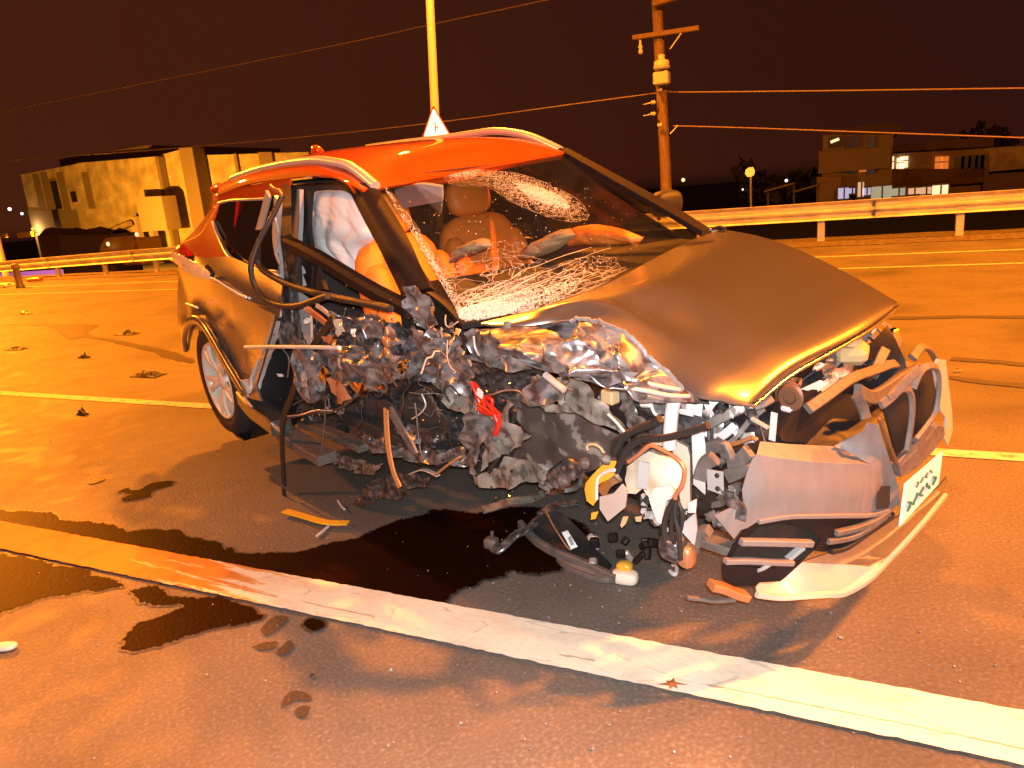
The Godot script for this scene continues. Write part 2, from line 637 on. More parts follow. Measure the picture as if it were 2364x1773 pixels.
	mat("white_plastic", Color(0.55, 0.54, 0.52), 0.45)
	m = mat("amber", Color(0.75, 0.42, 0.04), 0.25)
	m.backlight_enabled = true
	m.backlight = Color(0.6, 0.4, 0.1)
	mat("red_plastic", Color(0.42, 0.018, 0.008), 0.25)
	mat("dry_leaf", Color(0.2, 0.085, 0.03), 0.8)
	mat("tail_red", Color(0.4, 0.01, 0.008), 0.15)
	mat("yellow_strip", Color(0.75, 0.42, 0.02), 0.45)
	mat("strap_tan", Color(0.45, 0.2, 0.06), 0.7)
	mat("copper_dark", Color(0.16, 0.075, 0.04), 0.5, 0.3)
	mat("copper", Color(0.5, 0.22, 0.1), 0.4, 0.5)
	mat("cracked_glass", Color(0.6, 0.58, 0.52), 0.5)
	M.cracked_glass.backlight_enabled = true
	M.cracked_glass.backlight = Color(0.3, 0.28, 0.22)
	m = mat("glass_clear", Color(0.03, 0.032, 0.03), 0.02)
	m.transparency = BaseMaterial3D.TRANSPARENCY_ALPHA
	m.albedo_color.a = 0.1
	m = mat("glass_dark", Color(0.012, 0.01, 0.01), 0.04)
	m.transparency = BaseMaterial3D.TRANSPARENCY_ALPHA
	m.albedo_color.a = 0.82
	mat("alloy", Color(0.72, 0.68, 0.58), 0.4, 0.1)
	mat("glint_metal", Color(0.85, 0.83, 0.78), 0.35, 0.2)  # pale diffuse metal, lamp highlights put into the colour


func flat_polys(b: MB, polys: Array, y: float) -> void:
	for poly in polys:
		if Geometry2D.is_polygon_clockwise(poly):
			continue
		var t := Geometry2D.triangulate_polygon(poly)
		for i in range(0, t.size(), 3):
			var p: Vector2 = poly[t[i]]
			var q: Vector2 = poly[t[i + 1]]
			var r: Vector2 = poly[t[i + 2]]
			if (q - p).cross(r - p) < 0:
				var w := q
				q = r
				r = w
			b.tri(Vector3(p.x, y, p.y), Vector3(q.x, y, q.y), Vector3(r.x, y, r.y))


func ground_poly(called: String, rim: Array, y: float, m: Material, label: String, category: String, wob := 0.0, seed := 1, group := "") -> MeshInstance3D:
	var n := noise(seed, 2.2)
	var n2 := noise(seed + 5, 9.0)
	var n3 := noise(seed + 9, 38.0)
	var c := curve(PackedVector3Array(rim + [rim[0]]), rim.size() * 30)
	c.remove_at(c.size() - 1)
	var poly := PackedVector2Array()
	if Geometry2D.is_polygon_clockwise(PackedVector2Array(Array(c).map(func(p: Vector3) -> Vector2: return Vector2(p.x, p.z)))):
		c.reverse()
	for p in c:
		poly.append(Vector2(p.x + wob * (n.get_noise_2d(p.x, p.z) + 0.28 * n2.get_noise_2d(p.x, p.z) + 0.3 * n3.get_noise_2d(p.x, p.z)), p.z + wob * (n.get_noise_2d(p.z + 40, p.x) + 0.28 * n2.get_noise_2d(p.z, p.x + 9) + 0.3 * n3.get_noise_2d(p.z, p.x + 9))))
	var b := MB.new()
	flat_polys(b, Geometry2D.offset_polygon(poly, 0.001), y)
	var o := put(called, b.mesh(), m, self)
	tag(o, label, category, group)
	if m == M.oil:
		# the damp fringe round the fluid
		var fringe := MB.new()
		flat_polys(fringe, Geometry2D.offset_polygon(poly, 0.012), y - 0.002)
		put("damp_fringe", fringe.mesh(), M.damp, o)
	return o


func strip_line(called: String, z0: float, z1: float, x0: float, x1: float, m: Material, y := 0.004) -> MeshInstance3D:
	var b := MB.new()
	var n := 400
	var nz := noise(7, 3.0)
	for i in n:
		var a := lerpf(x0, x1, float(i) / n)
		var c := lerpf(x0, x1, float(i + 1) / n)
		var j := func(x: float, k: float) -> float: return 0.006 * nz.get_noise_2d(x * 6, k)
		var pa := Vector3(a, y, z0 + j.call(a, 1.0))
		var pb := Vector3(c, y, z0 + j.call(c, 1.0))
		var pc := Vector3(c, y, z1 + j.call(c, 9.0))
		var pd := Vector3(a, y, z1 + j.call(a, 9.0))
		var u0 := float(i) / n
		var u1 := float(i + 1) / n
		b.tri(pa, pb, pc, Vector2(u0, 0), Vector2(u1, 0), Vector2(u1, 1), 1)
		b.tri(pa, pc, pd, Vector2(u0, 0), Vector2(u1, 1), Vector2(u0, 1), 1)
	return struct(called, b.mesh(), m)


func near_line_material() -> StandardMaterial3D:
	# worn white paint, stained rust brown where fluid ran across it
	var w := 2048
	var h := 96
	var im := Image.create(w, h, false, Image.FORMAT_RGB8)
	var n := noise(61, 0.012)
	var f := noise(62, 0.16)
	var c := noise(63, 0.03, FastNoiseLite.TYPE_CELLULAR, 1)
	c.cellular_return_type = FastNoiseLite.RETURN_DISTANCE2_SUB
	for i in w:
		var x := lerpf(-6.0, 3.0, float(i) / w)
		var share := clampf((-1.75 - x) / 1.5, 0.0, 1.0)
		for j in h:
			var v := float(j) / h
			var k := n.get_noise_2d(i * 1.0 - j * 3.0, j * 2.6) * 0.9 + f.get_noise_2d(i * 0.5, j) * 0.25
			var s := smoothstep(0.0, 0.5, share * 1.25 + k * 0.8 - 0.1) * smoothstep(0.0, 0.4, share)
			var wear := 1.0 - 0.10 * maxf(0.0, f.get_noise_2d(i * 0.7 + 90, j)) - 0.12 * maxf(0.0, n.get_noise_2d(i + 500, j))
			var crack := smoothstep(-0.985, -0.93, c.get_noise_2d(i * 0.5, j * 0.9))
			var base := Color(0.86, 0.85, 0.78) * wear
			base = base.lerp(Color(0.55, 0.53, 0.48), (1.0 - crack) * (0.35 if f.get_noise_2d(i * 0.11, j * 0.1 + 50) > 0.12 else 0.0))
			if absf(v - 0.72 + 0.02 * n.get_noise_1d(i)) < 0.012 and n.get_noise_1d(i * 0.4 + 77) > -0.1:
				base = base.lerp(Color(0.5, 0.42, 0.3), 0.7)
			var deep := clampf((-3.0 - x) / 0.9, 0.0, 1.0)
			var st := Color(0.7, 0.38, 0.1).lerp(Color(0.5, 0.16, 0.04), clampf(deep * 0.9 + 0.6 * maxf(0.0, n.get_noise_2d(i * 2.0, j + 300)), 0, 1))
			im.set_pixel(i, j, base.lerp(st, s * 0.88))
	var m := mat("edge_line_paint", Color(1, 1, 1), 0.6)
	m.albedo_texture = ImageTexture.create_from_image(im)
	m.texture_repeat = false
	return m


func _ready() -> void:
	rng.seed = 20240
	# camera, sky, lights, exposure
	var cam := Camera3D.new()
	cam.name = "camera"
	cam.transform = Transform3D(Basis(Vector3(0.9020, -0.0822, -0.4238), Vector3(-0.0330, 0.9657, -0.2576), Vector3(0.4304, 0.2464, 0.8683)).orthonormalized(), Vector3(0, 1.3984, 0))
	cam.fov = 54.594
	cam.near = 0.05
	cam.far = 900
	add_child(cam)
	cam.current = true
	var we := WorldEnvironment.new()
	we.name = "environment"
	var env := Environment.new()
	env.background_mode = Environment.BG_SKY
	var sky := Sky.new()
	var sm := ProceduralSkyMaterial.new()
	sm.sky_top_color = Color(0.125, 0.052, 0.05)
	sm.sky_horizon_color = Color(0.165, 0.056, 0.048)
	sm.sky_curve = 0.2
	sm.ground_bottom_color = Color(0.1, 0.04, 0.02)
	sm.ground_horizon_color = Color(0.16, 0.05, 0.03)
	sm.sun_angle_max = 0.0
	# the town's glow low on the left, fading out round the horizon
	var glow_map := Image.create(256, 128, false, Image.FORMAT_RGB8)
	for x in 256:
		for y in 128:
			var g := pow(0.5 + 0.5 * cos(TAU * (x / 256.0 - 0.80)), 3.0) * clampf(1.25 - absf(y / 64.0 - 0.78) * 0.9, 0.0, 1.0)
			glow_map.set_pixel(x, y, Color(0.040 * g, 0.0095 * g, 0.0008 * g).linear_to_srgb())
	sm.sky_cover = ImageTexture.create_from_image(glow_map)
	sky.sky_material = sm
	env.sky = sky
	env.tonemap_mode = Environment.TONE_MAPPER_LINEAR
	env.tonemap_exposure = 1.0
	env.sdfgi_enabled = true
	env.ssao_enabled = true
	env.ssil_enabled = true
	we.environment = env
	add_child(we)
	var fl := OmniLight3D.new()
	fl.name = "camera_flash"
	fl.light_color = Color(1.0, 0.98, 0.98)
	fl.light_energy = 11.5
	fl.light_size = 0.02
	fl.omni_range = 40
	fl.omni_attenuation = 2
	fl.shadow_enabled = true
	fl.position = Vector3(0.02, 1.44, 0.03)
	add_child(fl)
	materials()
	street_lamp(Vector3(-9.64, 0, -16), 12.5, Vector3(0.5, 0, 2.2), 0.94, "tall tapered lamp mast rising behind the car roof, lit yellow", 700)
	street_lamp(Vector3(13.0, 0, -16), 10.0, Vector3(-0.2, 0, 2.0), 0.0, "street lamp past the right edge, next along the guard rail", 850)
	street_lamp(Vector3(-28.0, 0, -16.5), 10.0, Vector3(-0.2, 0, 3.0), 0.0, "street lamp past the left edge, beyond the warehouse", 1350)
	street_lamp(Vector3(7.5, 0, 1.5), 10.5, Vector3(-0.3, 0, -5.4), 0.0, "long armed street lamp to the right of the wreck, past the frame", 850)
	street_lamp(Vector3(-13.0, 0, 5.5), 10.0, Vector3(0.2, 0, -2.0), 0.0, "street lamp on the near verge past the left edge of the frame", 200)
	setting()
	background()
	build_car()
	debris()


func setting() -> void:
	# ground
	var rows := []
	for z in [60.0, 26.0, -15.2, -16.3, -18.0, -24.0, -60.0, -400.0]:
		var row := PackedVector3Array()
		for x in [-500.0, -120.0, -60.0, -30.0, 0.0, 30.0, 60.0, 120.0, 500.0]:
			var y := -0.06
			if z < -17:
				y = -0.9
			if z < -20:
				y = -1.7
			if z < -50:
				y = -1.9
			row.append(Vector3(x, y, z))
		rows.append(row)
	var b := MB.new()
	b.sheet(rows, 0.3, false, true)
	struct("ground", b.mesh(), M.field)
	b = MB.new()
	rows = []
	for z in [26.0, 8.0, 0.0, -8.0, -14.9]:
		rows.append(pv([Vector3(-140, 0, z), Vector3(-40, 0, z), Vector3(0, 0, z), Vector3(40, 0, z), Vector3(140, 0, z)]))
	b.sheet(rows, 0.05, false, true)
	struct("road", b.mesh(), M.asphalt)
	# the gravel verge under the rail
	b = MB.new()
	rows = []
	var nv := noise(91, 0.6)
	for z in [-14.85, -15.1, -15.5, -16.0, -16.4]:
		var row := PackedVector3Array()
		for i in 121:
			var x := -60.0 + i
			row.append(Vector3(x, 0.012 + (0.0 if z > -14.9 else 0.03 + 0.03 * nv.get_noise_2d(x, z * 3)), z + 0.1 * nv.get_noise_2d(x, 8.0)))
		rows.append(row)
	b.sheet(rows, 0.05, true, true)
	struct("verge", b.mesh(), M.verge)
	strip_line("edge_line", -2.0, -1.79, -6.0, 3.0, near_line_material(), 0.011)
	strip_line("lane_line", -4.03, -3.92, -40, 30, M.line_far)
	strip_line("far_line", -11.55, -11.45, -60, 40, M.line_far)
	strip_line("far_edge_line", -13.2, -13.08, -60, 40, M.line_far)
	# dark fluid and stains
	ground_poly("oil_trail", [Vector3(-4.483, 0.000, -2.123), Vector3(-4.174, 0.000, -2.131), Vector3(-3.795, 0.000, -2.128), Vector3(-3.505, 0.000, -2.120), Vector3(-3.322, 0.000, -2.149), Vector3(-3.106, 0.000, -2.118), Vector3(-2.892, 0.000, -2.178), Vector3(-2.673, 0.000, -2.164), Vector3(-2.477, 0.000, -2.080), Vector3(-2.383, 0.000, -1.978), Vector3(-2.756, 0.000, -1.966), Vector3(-3.123, 0.000, -1.982), Vector3(-3.490, 0.000, -1.973), Vector3(-3.879, 0.000, -1.956), Vector3(-4.170, 0.000, -1.951)], 0.005, M.oil, "long dark wet trail running along the upper side of the wide white line", "oil stain", 0.05, 3)
	ground_poly("oil_puddle", [Vector3(-2.482, 0.000, -2.126), Vector3(-2.324, 0.000, -2.119), Vector3(-2.170, 0.000, -2.176), Vector3(-2.062, 0.000, -2.298), Vector3(-1.947, 0.000, -2.441), Vector3(-1.842, 0.000, -2.616), Vector3(-1.751, 0.000, -2.709), Vector3(-1.558, 0.000, -2.752), Vector3(-1.397, 0.000, -2.856), Vector3(-1.270, 0.000, -2.798), Vector3(-1.058, 0.000, -2.659), Vector3(-1.033, 0.000, -2.364), Vector3(-1.189, 0.000, -2.263), Vector3(-1.318, 0.000, -2.119), Vector3(-1.335, 0.000, -1.997), Vector3(-1.455, 0.000, -1.959), Vector3(-1.675, 0.000, -1.969), Vector3(-1.939, 0.000, -1.973), Vector3(-2.139, 0.000, -1.962), Vector3(-2.279, 0.000, -1.955), Vector3(-2.438, 0.000, -1.961)], 0.006, M.oil, "broad dark wet puddle below the crushed front wheel arch", "oil stain", 0.06, 4)
	ground_poly("oil_patch", [Vector3(-3.921, 0.000, -1.814), Vector3(-3.541, 0.000, -1.756), Vector3(-3.248, 0.000, -1.772), Vector3(-2.966, 0.000, -1.782), Vector3(-2.690, 0.000, -1.773), Vector3(-2.728, 0.000, -1.689), Vector3(-2.843, 0.000, -1.633), Vector3(-2.914, 0.000, -1.555), Vector3(-2.940, 0.000, -1.480), Vector3(-3.001, 0.000, -1.396), Vector3(-3.096, 0.000, -1.328)], 0.005, M.oil, "dark wet patch at the left edge below the wide white line", "oil stain", 0.06, 5)
	ground_poly("oil_tongue", [Vector3(-2.626, 0.000, -1.706), Vector3(-2.549, 0.000, -1.751), Vector3(-2.392, 0.000, -1.744), Vector3(-2.184, 0.000, -1.768), Vector3(-1.981, 0.000, -1.768), Vector3(-1.979, 0.000, -1.696), Vector3(-2.049, 0.000, -1.638), Vector3(-2.111, 0.000, -1.561), Vector3(-2.174, 0.000, -1.480), Vector3(-2.239, 0.000, -1.448), Vector3(-2.321, 0.000, -1.448), Vector3(-2.366, 0.000, -1.519), Vector3(-2.331, 0.000, -1.596), Vector3(-2.286, 0.000, -1.685), Vector3(-2.431, 0.000, -1.678)], 0.005, M.oil, "finger shaped dark stain just below the stained part of the line", "oil stain", 0.05, 6)
	ground_poly("oil_spot", [Vector3(-1.833, 0.000, -1.571), Vector3(-1.810, -0.000, -1.604), Vector3(-1.772, 0.000, -1.622), Vector3(-1.752, 0.000, -1.592), Vector3(-1.788, 0.000, -1.565)], 0.005, M.damp, "larger middle drip of the scattered spots under the line", "oil stain", 0.01, 7)
	ground_poly("oil_spot", [Vector3(-1.730, 0.000, -1.568), Vector3(-1.735, 0.000, -1.608), Vector3(-1.733, 0.000, -1.640), Vector3(-1.696, 0.000, -1.615), Vector3(-1.694, 0.000, -1.570)], 0.005, M.damp, "slanted drip just right of the middle drip under the line", "oil stain", 0.01, 8)
	ground_poly("oil_spot", [Vector3(-1.886, 0.000, -1.668), Vector3(-1.894, 0.000, -1.747), Vector3(-1.838, 0.000, -1.758), Vector3(-1.827, 0.000, -1.709), Vector3(-1.829, 0.000, -1.641)], 0.005, M.damp, "brown drip close under the line above the other spots", "oil stain", 0.01, 9)
	ground_poly("oil_spot", [Vector3(-1.746, 0.000, -1.735), Vector3(-1.754, 0.000, -1.773), Vector3(-1.703, 0.000, -1.778), Vector3(-1.668, 0.000, -1.754), Vector3(-1.693, 0.000, -1.719)], 0.005, M.oil, "small dark drip touching the line right of the stain", "oil stain", 0.01, 10)
	ground_poly("oil_spot", [Vector3(-1.508, 0.000, -1.359), Vector3(-1.533, 0.000, -1.391), Vector3(-1.533, 0.000, -1.429), Vector3(-1.485, 0.000, -1.437), Vector3(-1.448, 0.000, -1.420), Vector3(-1.484, 0.000, -1.404), Vector3(-1.504, 0.000, -1.380)], 0.005, M.damp, "curved brown spot on open asphalt near the bottom", "oil stain", 0.008, 11)
	ground_poly("oil_spot", [Vector3(-1.441, 0.000, -1.346), Vector3(-1.462, 0.000, -1.371), Vector3(-1.447, 0.000, -1.392), Vector3(-1.427, 0.000, -1.387), Vector3(-1.411, 0.000, -1.349)], 0.005, M.damp, "small round spot just below the curved brown spot", "oil stain", 0.008, 12)
	ground_poly("oil_spot", [Vector3(-1.530, 0.000, -1.503), Vector3(-1.533, 0.000, -1.518), Vector3(-1.522, 0.000, -1.522), Vector3(-1.518, 0.000, -1.505)], 0.005, M.damp, "tiny lone dark drop above the curved brown spot", "oil stain", 0.004, 13)
	ground_poly("oil_smear", [Vector3(-3.677, 0.000, -2.464), Vector3(-3.668, -0.000, -2.517), Vector3(-3.621, 0.000, -2.503), Vector3(-3.569, 0.000, -2.529), Vector3(-3.589, 0.000, -2.614), Vector3(-3.495, -0.000, -2.677), Vector3(-3.446, 0.000, -2.623), Vector3(-3.482, 0.000, -2.538), Vector3(-3.423, 0.000, -2.466), Vector3(-3.501, 0.000, -2.387), Vector3(-3.556, 0.000, -2.409), Vector3(-3.552, 0.000, -2.471)], 0.005, M.oil, "streaky dark smear in the car's shadow left of the hanging strap", "oil stain", 0.015, 14)
	ground_poly("oil_smear", [Vector3(-3.992, 0.000, -2.516), Vector3(-4.041, 0.000, -2.573), Vector3(-3.999, 0.000, -2.610), Vector3(-3.948, 0.000, -2.595), Vector3(-3.947, -0.000, -2.527)], 0.005, M.damp, "short smear left of the streaky one on lit asphalt", "oil stain", 0.01, 15)
	ground_poly("oil_smear", [Vector3(-11.834, 0.000, -7.371), Vector3(-11.629, 0.000, -7.469), Vector3(-10.635, 0.000, -7.364), Vector3(-10.299, 0.000, -7.178), Vector3(-10.106, 0.000, -6.870), Vector3(-9.514, 0.000, -6.552), Vector3(-8.877, 0.000, -6.342), Vector3(-8.152, 0.000, -6.121), Vector3(-7.268, -0.000, -5.811), Vector3(-6.554, 0.000, -5.510), Vector3(-6.219, 0.000, -5.271), Vector3(-6.882, -0.000, -5.485), Vector3(-7.540, 0.000, -5.794), Vector3(-8.456, 0.000, -6.107), Vector3(-9.096, 0.000, -6.334), Vector3(-9.642, 0.000, -6.469), Vector3(-9.739, -0.000, -6.349), Vector3(-10.909, 0.000, -6.948)], 0.005, M.damp, "long dark smear on the far lane running to the rear wheel", "oil stain", 0.03, 16)
	ground_poly("oil_smear", [Vector3(-14.381, 0.000, -7.775), Vector3(-13.510, 0.000, -7.870), Vector3(-12.397, 0.000, -7.737), Vector3(-11.817, 0.000, -7.321), Vector3(-12.697, 0.000, -7.376), Vector3(-13.498, 0.000, -7.276)], 0.005, M.damp, "faint smear at the left edge of the far lane", "oil stain", 0.03, 17)
	# tyre marks on the right, in the far lane
	for k in 3:
		ground_poly("tyre_mark", [[Vector3(0.554, 0.000, -6.029), Vector3(0.718, 0.000, -6.000), Vector3(1.024, 0.000, -5.904), Vector3(1.009, 0.000, -5.805), Vector3(0.707, 0.000, -5.895), Vector3(0.547, 0.000, -5.943)], [Vector3(0.505, 0.000, -5.508), Vector3(0.657, 0.000, -5.420), Vector3(0.933, 0.000, -5.321), Vector3(0.918, 0.000, -5.223), Vector3(0.648, -0.000, -5.333), Vector3(0.498, 0.000, -5.418)], [Vector3(0.188, 0.000, -7.684), Vector3(0.795, 0.000, -7.734), Vector3(1.301, 0.000, -7.682), Vector3(1.280, 0.000, -7.552), Vector3(0.784, 0.000, -7.611), Vector3(0.185, 0.000, -7.544)]][k], 0.005, M.skid, ["upper dark tyre streak right of the bumper", "lower dark tyre streak right of the bumper", "thin far tyre streak level with the bonnet edge"][k], "tyre mark", 0.03, 20 + k)
	guard_rail()


func guard_rail() -> void:
	var o := thing("guard_rail", "white painted steel guard rail along the far side of the road", "guard rail", Vector3(-3, 0, -15.5))
	var prof := PackedVector2Array([Vector2(0.0, 0.17), Vector2(-0.03, 0.155), Vector2(-0.08, 0.11), Vector2(-0.08, 0.06), Vector2(-0.02, 0.02), Vector2(-0.02, -0.02), Vector2(-0.08, -0.06), Vector2(-0.08, -0.11), Vector2(-0.03, -0.155), Vector2(0, -0.17), Vector2(0.012, -0.165), Vector2(-0.06, -0.1), Vector2(-0.06, -0.06), Vector2(0, -0.02), Vector2(0, 0.02), Vector2(-0.06, 0.06), Vector2(-0.06, 0.1), Vector2(0.012, 0.165)])
	for i in 17:
		var x0 := -40.0 + i * 4.0
		var y0 := 0.60 - 0.0006 * pow(maxf(0.0, -x0 - 10.0), 2) * 0.9
		var y1 := 0.60 - 0.0006 * pow(maxf(0.0, -x0 - 14.0 + 8.0), 2) * 0.9
		y1 = 0.60 - 0.00054 * pow(maxf(0.0, -(x0 + 4.0) - 10.0), 2)
		var b := MB.new()
		b.sweep(pv([Vector3(x0 + 3, y0, 0.002 * (i % 2)), Vector3(x0 + 7.03, y1, 0.002 * (i % 2))]), prof, Vector3.UP)
		put("rail_beam", b.mesh(), M.galvanised, o)
	for i in 31:
		var x := -40.0 + i * 2.28 + 0.35
		b_post(o, x)


func b_post(o: Node3D, x: float) -> void:
	var y := 0.62 - 0.00054 * pow(maxf(0.0, -x - 10.0), 2)
	var b := MB.new()
	b.box(Vector3(x + 3, y / 2 - 0.2, -0.1), Vector3(0.13, y + 0.4, 0.11), Basis(), 0.012)
	put("post", b.mesh(), M.galvanised, o)


func box_thing(o: Node3D, called: String, a: Vector3, c: Vector3, m: Material) -> MeshInstance3D:
	return block(called, (a + c) / 2, (c - a).abs(), m, o, Basis(), 0.02)


func background() -> void:
	# warning sign on the mast
	var at := Vector3(-9.187, 3.106, -15.700)
	var o := thing("warning_sign", "white triangular warning sign with red border on the lamp mast, flash return put in as glow", "road sign", at)
	var tri := func(s: float, z: float, t: float, m: Material, called: String) -> void:
		var b := MB.new()
		var c := PackedVector3Array()
		for k in 3:
			var v: Vector3 = [Vector3(0, 0.39, 0), Vector3(0.33, -0.29, 0), Vector3(-0.33, -0.29, 0)][k] * s
			for a in [-0.6, 0.0, 0.6]:
				var ang: float = [PI / 2, -PI / 6, PI + PI / 6][k] - a
				c.append(v + Vector3(cos(ang), sin(ang), 0) * 0.03 - v.normalized() * 0.03 + Vector3(0, 0, z))
		b.fill(c, 0.2, Vector3(0, 0, 1), t)
		put(called, b.mesh(), m, o)
	tri.call(1.0, 0.0, 0.01, M.sign_red, "border")
	tri.call(0.84, 0.006, 0.004, M.sign_flash_return, "panel")
	var b := MB.new()
	b.box(Vector3(0.0, -0.07, 0.012), Vector3(0.022, 0.24, 0.006), Basis(), 0.002)
	b.box(Vector3(0.045, -0.07, 0.012), Vector3(0.07, 0.022, 0.006), Basis(), 0.002)
	put("side_road_symbol", b.mesh(), M.ink, o)
	b = MB.new()
	b.box(Vector3(-0.03, -0.1, -0.1), Vector3(0.3, 0.05, 0.14), Basis(), 0.01)
	put("bracket", b.mesh(), M.pole, o)
	o.rotation.y = 0.35
	# utility pole
	var base := Vector3(-5.446, 0.370, -22.000)
	o = thing("utility_pole", "tall wooden utility pole with cross arm right of the car roof", "utility pole", Vector3(base.x, 0, -22))
	b = MB.new()
	b.tube(pv([Vector3(0.05, -1.8, 0), Vector3(0.02, 2, 0), Vector3(-0.12, 8.0, 0)]), 0.17, 14, 0.8)
	put("pole_shaft", b.mesh(), M.wood, o)
	var lo := func(p: Vector3) -> Vector3: return p - Vector3(base.x, 0, -22)
	b = MB.new()
	b.bar(pv([lo.call(Vector3(-6.170, 5.306, -21.800)), lo.call(Vector3(-4.362, 5.268, -21.800))]), 0.13, 0.13)
	put("cross_arm", b.mesh(), M.wood, o)
	wire("arm_brace", [lo.call(Vector3(-4.822, 5.205, -21.750)), lo.call(Vector3(-5.157, 4.876, -21.850))], 0.018, M.pole, o, 3)
	b = MB.new()
	var p0: Vector3 = lo.call(Vector3(-5.969, 5.225, -21.800))
	b.lathe(p0 + Vector3(0, -0.38, 0), Basis(), PackedVector2Array([Vector2(0, 0), Vector2(0.05, 0.02), Vector2(0.07, 0.1), Vector2(0.035, 0.14), Vector2(0.07, 0.2), Vector2(0.035, 0.25), Vector2(0.03, 0.38), Vector2(0, 0.38)]), 12)
	put("hanging_insulator", b.mesh(), M.white_plastic, o)
	for k in 4:
		b = MB.new()
		p0 = lo.call([Vector3(-5.637, 3.543, -21.700), Vector3(-5.648, 3.244, -21.700), Vector3(-5.443, 3.843, -21.700), Vector3(-5.474, 2.919, -21.700)][k])
		b.lathe(p0, Basis(Vector3.UP, Vector3.RIGHT, Vector3.BACK), PackedVector2Array([Vector2(0, -0.07), Vector2(0.06, -0.05), Vector2(0.04, 0), Vector2(0.07, 0.03), Vector2(0, 0.09)]), 10)
		if k < 2:
			b.tube(pv([p0, p0 + Vector3(-0.28, -0.02, 0)]), 0.03, 6, 0.4)
		put("insulator", b.mesh(), M.white_plastic, o)
	b = MB.new()
	p0 = lo.call(Vector3(-5.353, 4.126, -21.600))
	b.box(p0, Vector3(0.42, 0.33, 0.3), Basis(), 0.03)
	put("junction_box", b.mesh(), M.white_plastic, o)
	b = MB.new()
	p0 = lo.call(Vector3(-5.341, 4.492, -21.600))
	b.lathe(p0 + Vector3(0, -0.14, 0), Basis(), PackedVector2Array([Vector2(0, 0), Vector2(0.2, 0), Vector2(0.23, 0.04), Vector2(0.2, 0.22), Vector2(0.08, 0.26), Vector2(0.1, 0.36), Vector2(0, 0.4)]), 14)
	put("transformer", b.mesh(), M.white_plastic, o)
	b = MB.new()
	p0 = lo.call(Vector3(-5.226, 6.054, -21.700))
	b.box(p0, Vector3(0.66, 0.14, 0.24), Basis(Vector3(0, 0, 1), 0.1), 0.03)
	put("top_bracket", b.mesh(), M.wood, o)
	wire("pole_bracket", [lo.call(Vector3(-5.235, 2.674, -21.900)), lo.call(Vector3(-5.009, 2.876, -21.900))], 0.02, M.pole, o, 3)
	# wires
	var L := ["upper wire running left from the pole towards the warehouse", "wire running right from the pole above the houses", "lower wire running right from the pole bracket", "thin high wire crossing behind the lamp mast"]
	var W := [[Vector3(-5.407, 3.687, -22.000), Vector3(-8.676, 3.797, -22.000), Vector3(-12.871, 3.805, -22.000), Vector3(-18.622, 3.931, -22.000), Vector3(-26.677, 4.306, -22.000), Vector3(-41.050, 5.153, -22.000)], [Vector3(-5.329, 3.677, -22.000), Vector3(-4.813, 3.612, -22.000), Vector3(-1.028, 3.159, -22.000), Vector3(3.437, 2.688, -22.000)], [Vector3(-5.202, 2.662, -22.000), Vector3(-3.332, 2.427, -22.000), Vector3(-1.004, 2.101, -22.000), Vector3(3.531, 1.463, -22.000)], [Vector3(-41.873, 7.246, -24.000), Vector3(-27.463, 7.205, -24.000), Vector3(-17.395, 7.168, -24.000), Vector3(-13.825, 7.210, -24.000), Vector3(-9.545, 7.234, -24.000), Vector3(-6.261, 7.295, -24.000)]]
	W[1] = [Vector3(-5.325, 3.811, -22.000), Vector3(-4.557, 3.700, -22.000), Vector3(-1.031, 3.283, -22.000), Vector3(3.430, 2.770, -22.000)]
	W[2] = [Vector3(-5.157, 2.881, -22.000), Vector3(-3.330, 2.631, -22.000), Vector3(-1.009, 2.296, -22.000), Vector3(3.517, 1.641, -22.000)]
	W[0] = [Vector3(-5.403, 3.808, -22.000), Vector3(-7.794, 3.819, -22.000), Vector3(-12.868, 3.833, -22.000), Vector3(-18.613, 3.977, -22.000), Vector3(-26.677, 4.306, -22.000), Vector3(-41.110, 5.029, -22.000)]
	for k in 4:
		b = MB.new()
		b.tube(curve(PackedVector3Array(W[k]), 24), 0.02, 5)
		tag(put("power_line", b.mesh(), M.wire_lit, self), L[k], "cable", "power lines on the utility pole")
	warehouse()
	left_yard()
	houses()


func wall_quad(b: MB, tl: Vector3, tr: Vector3, y0: float, depth: float) -> void:
	# an upright slab whose top runs from tl to tr
	var f := [Vector3(tl.x, y0, tl.z), Vector3(tr.x, y0, tr.z), tr, tl]
	var k := []
	for p in f:
		k.append(p + Vector3(0, 0, -depth))
	b.quad(f[0], f[3], f[2], f[1])
	b.quad(k[0], k[1], k[2], k[3])
	for i in 4:
		b.quad(f[i], f[(i + 1) % 4], k[(i + 1) % 4], k[i])


func slab(o: Node3D, called: String, tl: Vector3, tr: Vector3, y0: float, depth: float, m: Material) -> MeshInstance3D:
	var b := MB.new()
	wall_quad(b, tl - o.position, tr - o.position, y0 - o.position.y, depth)
	return put(called, b.mesh(), m, o)


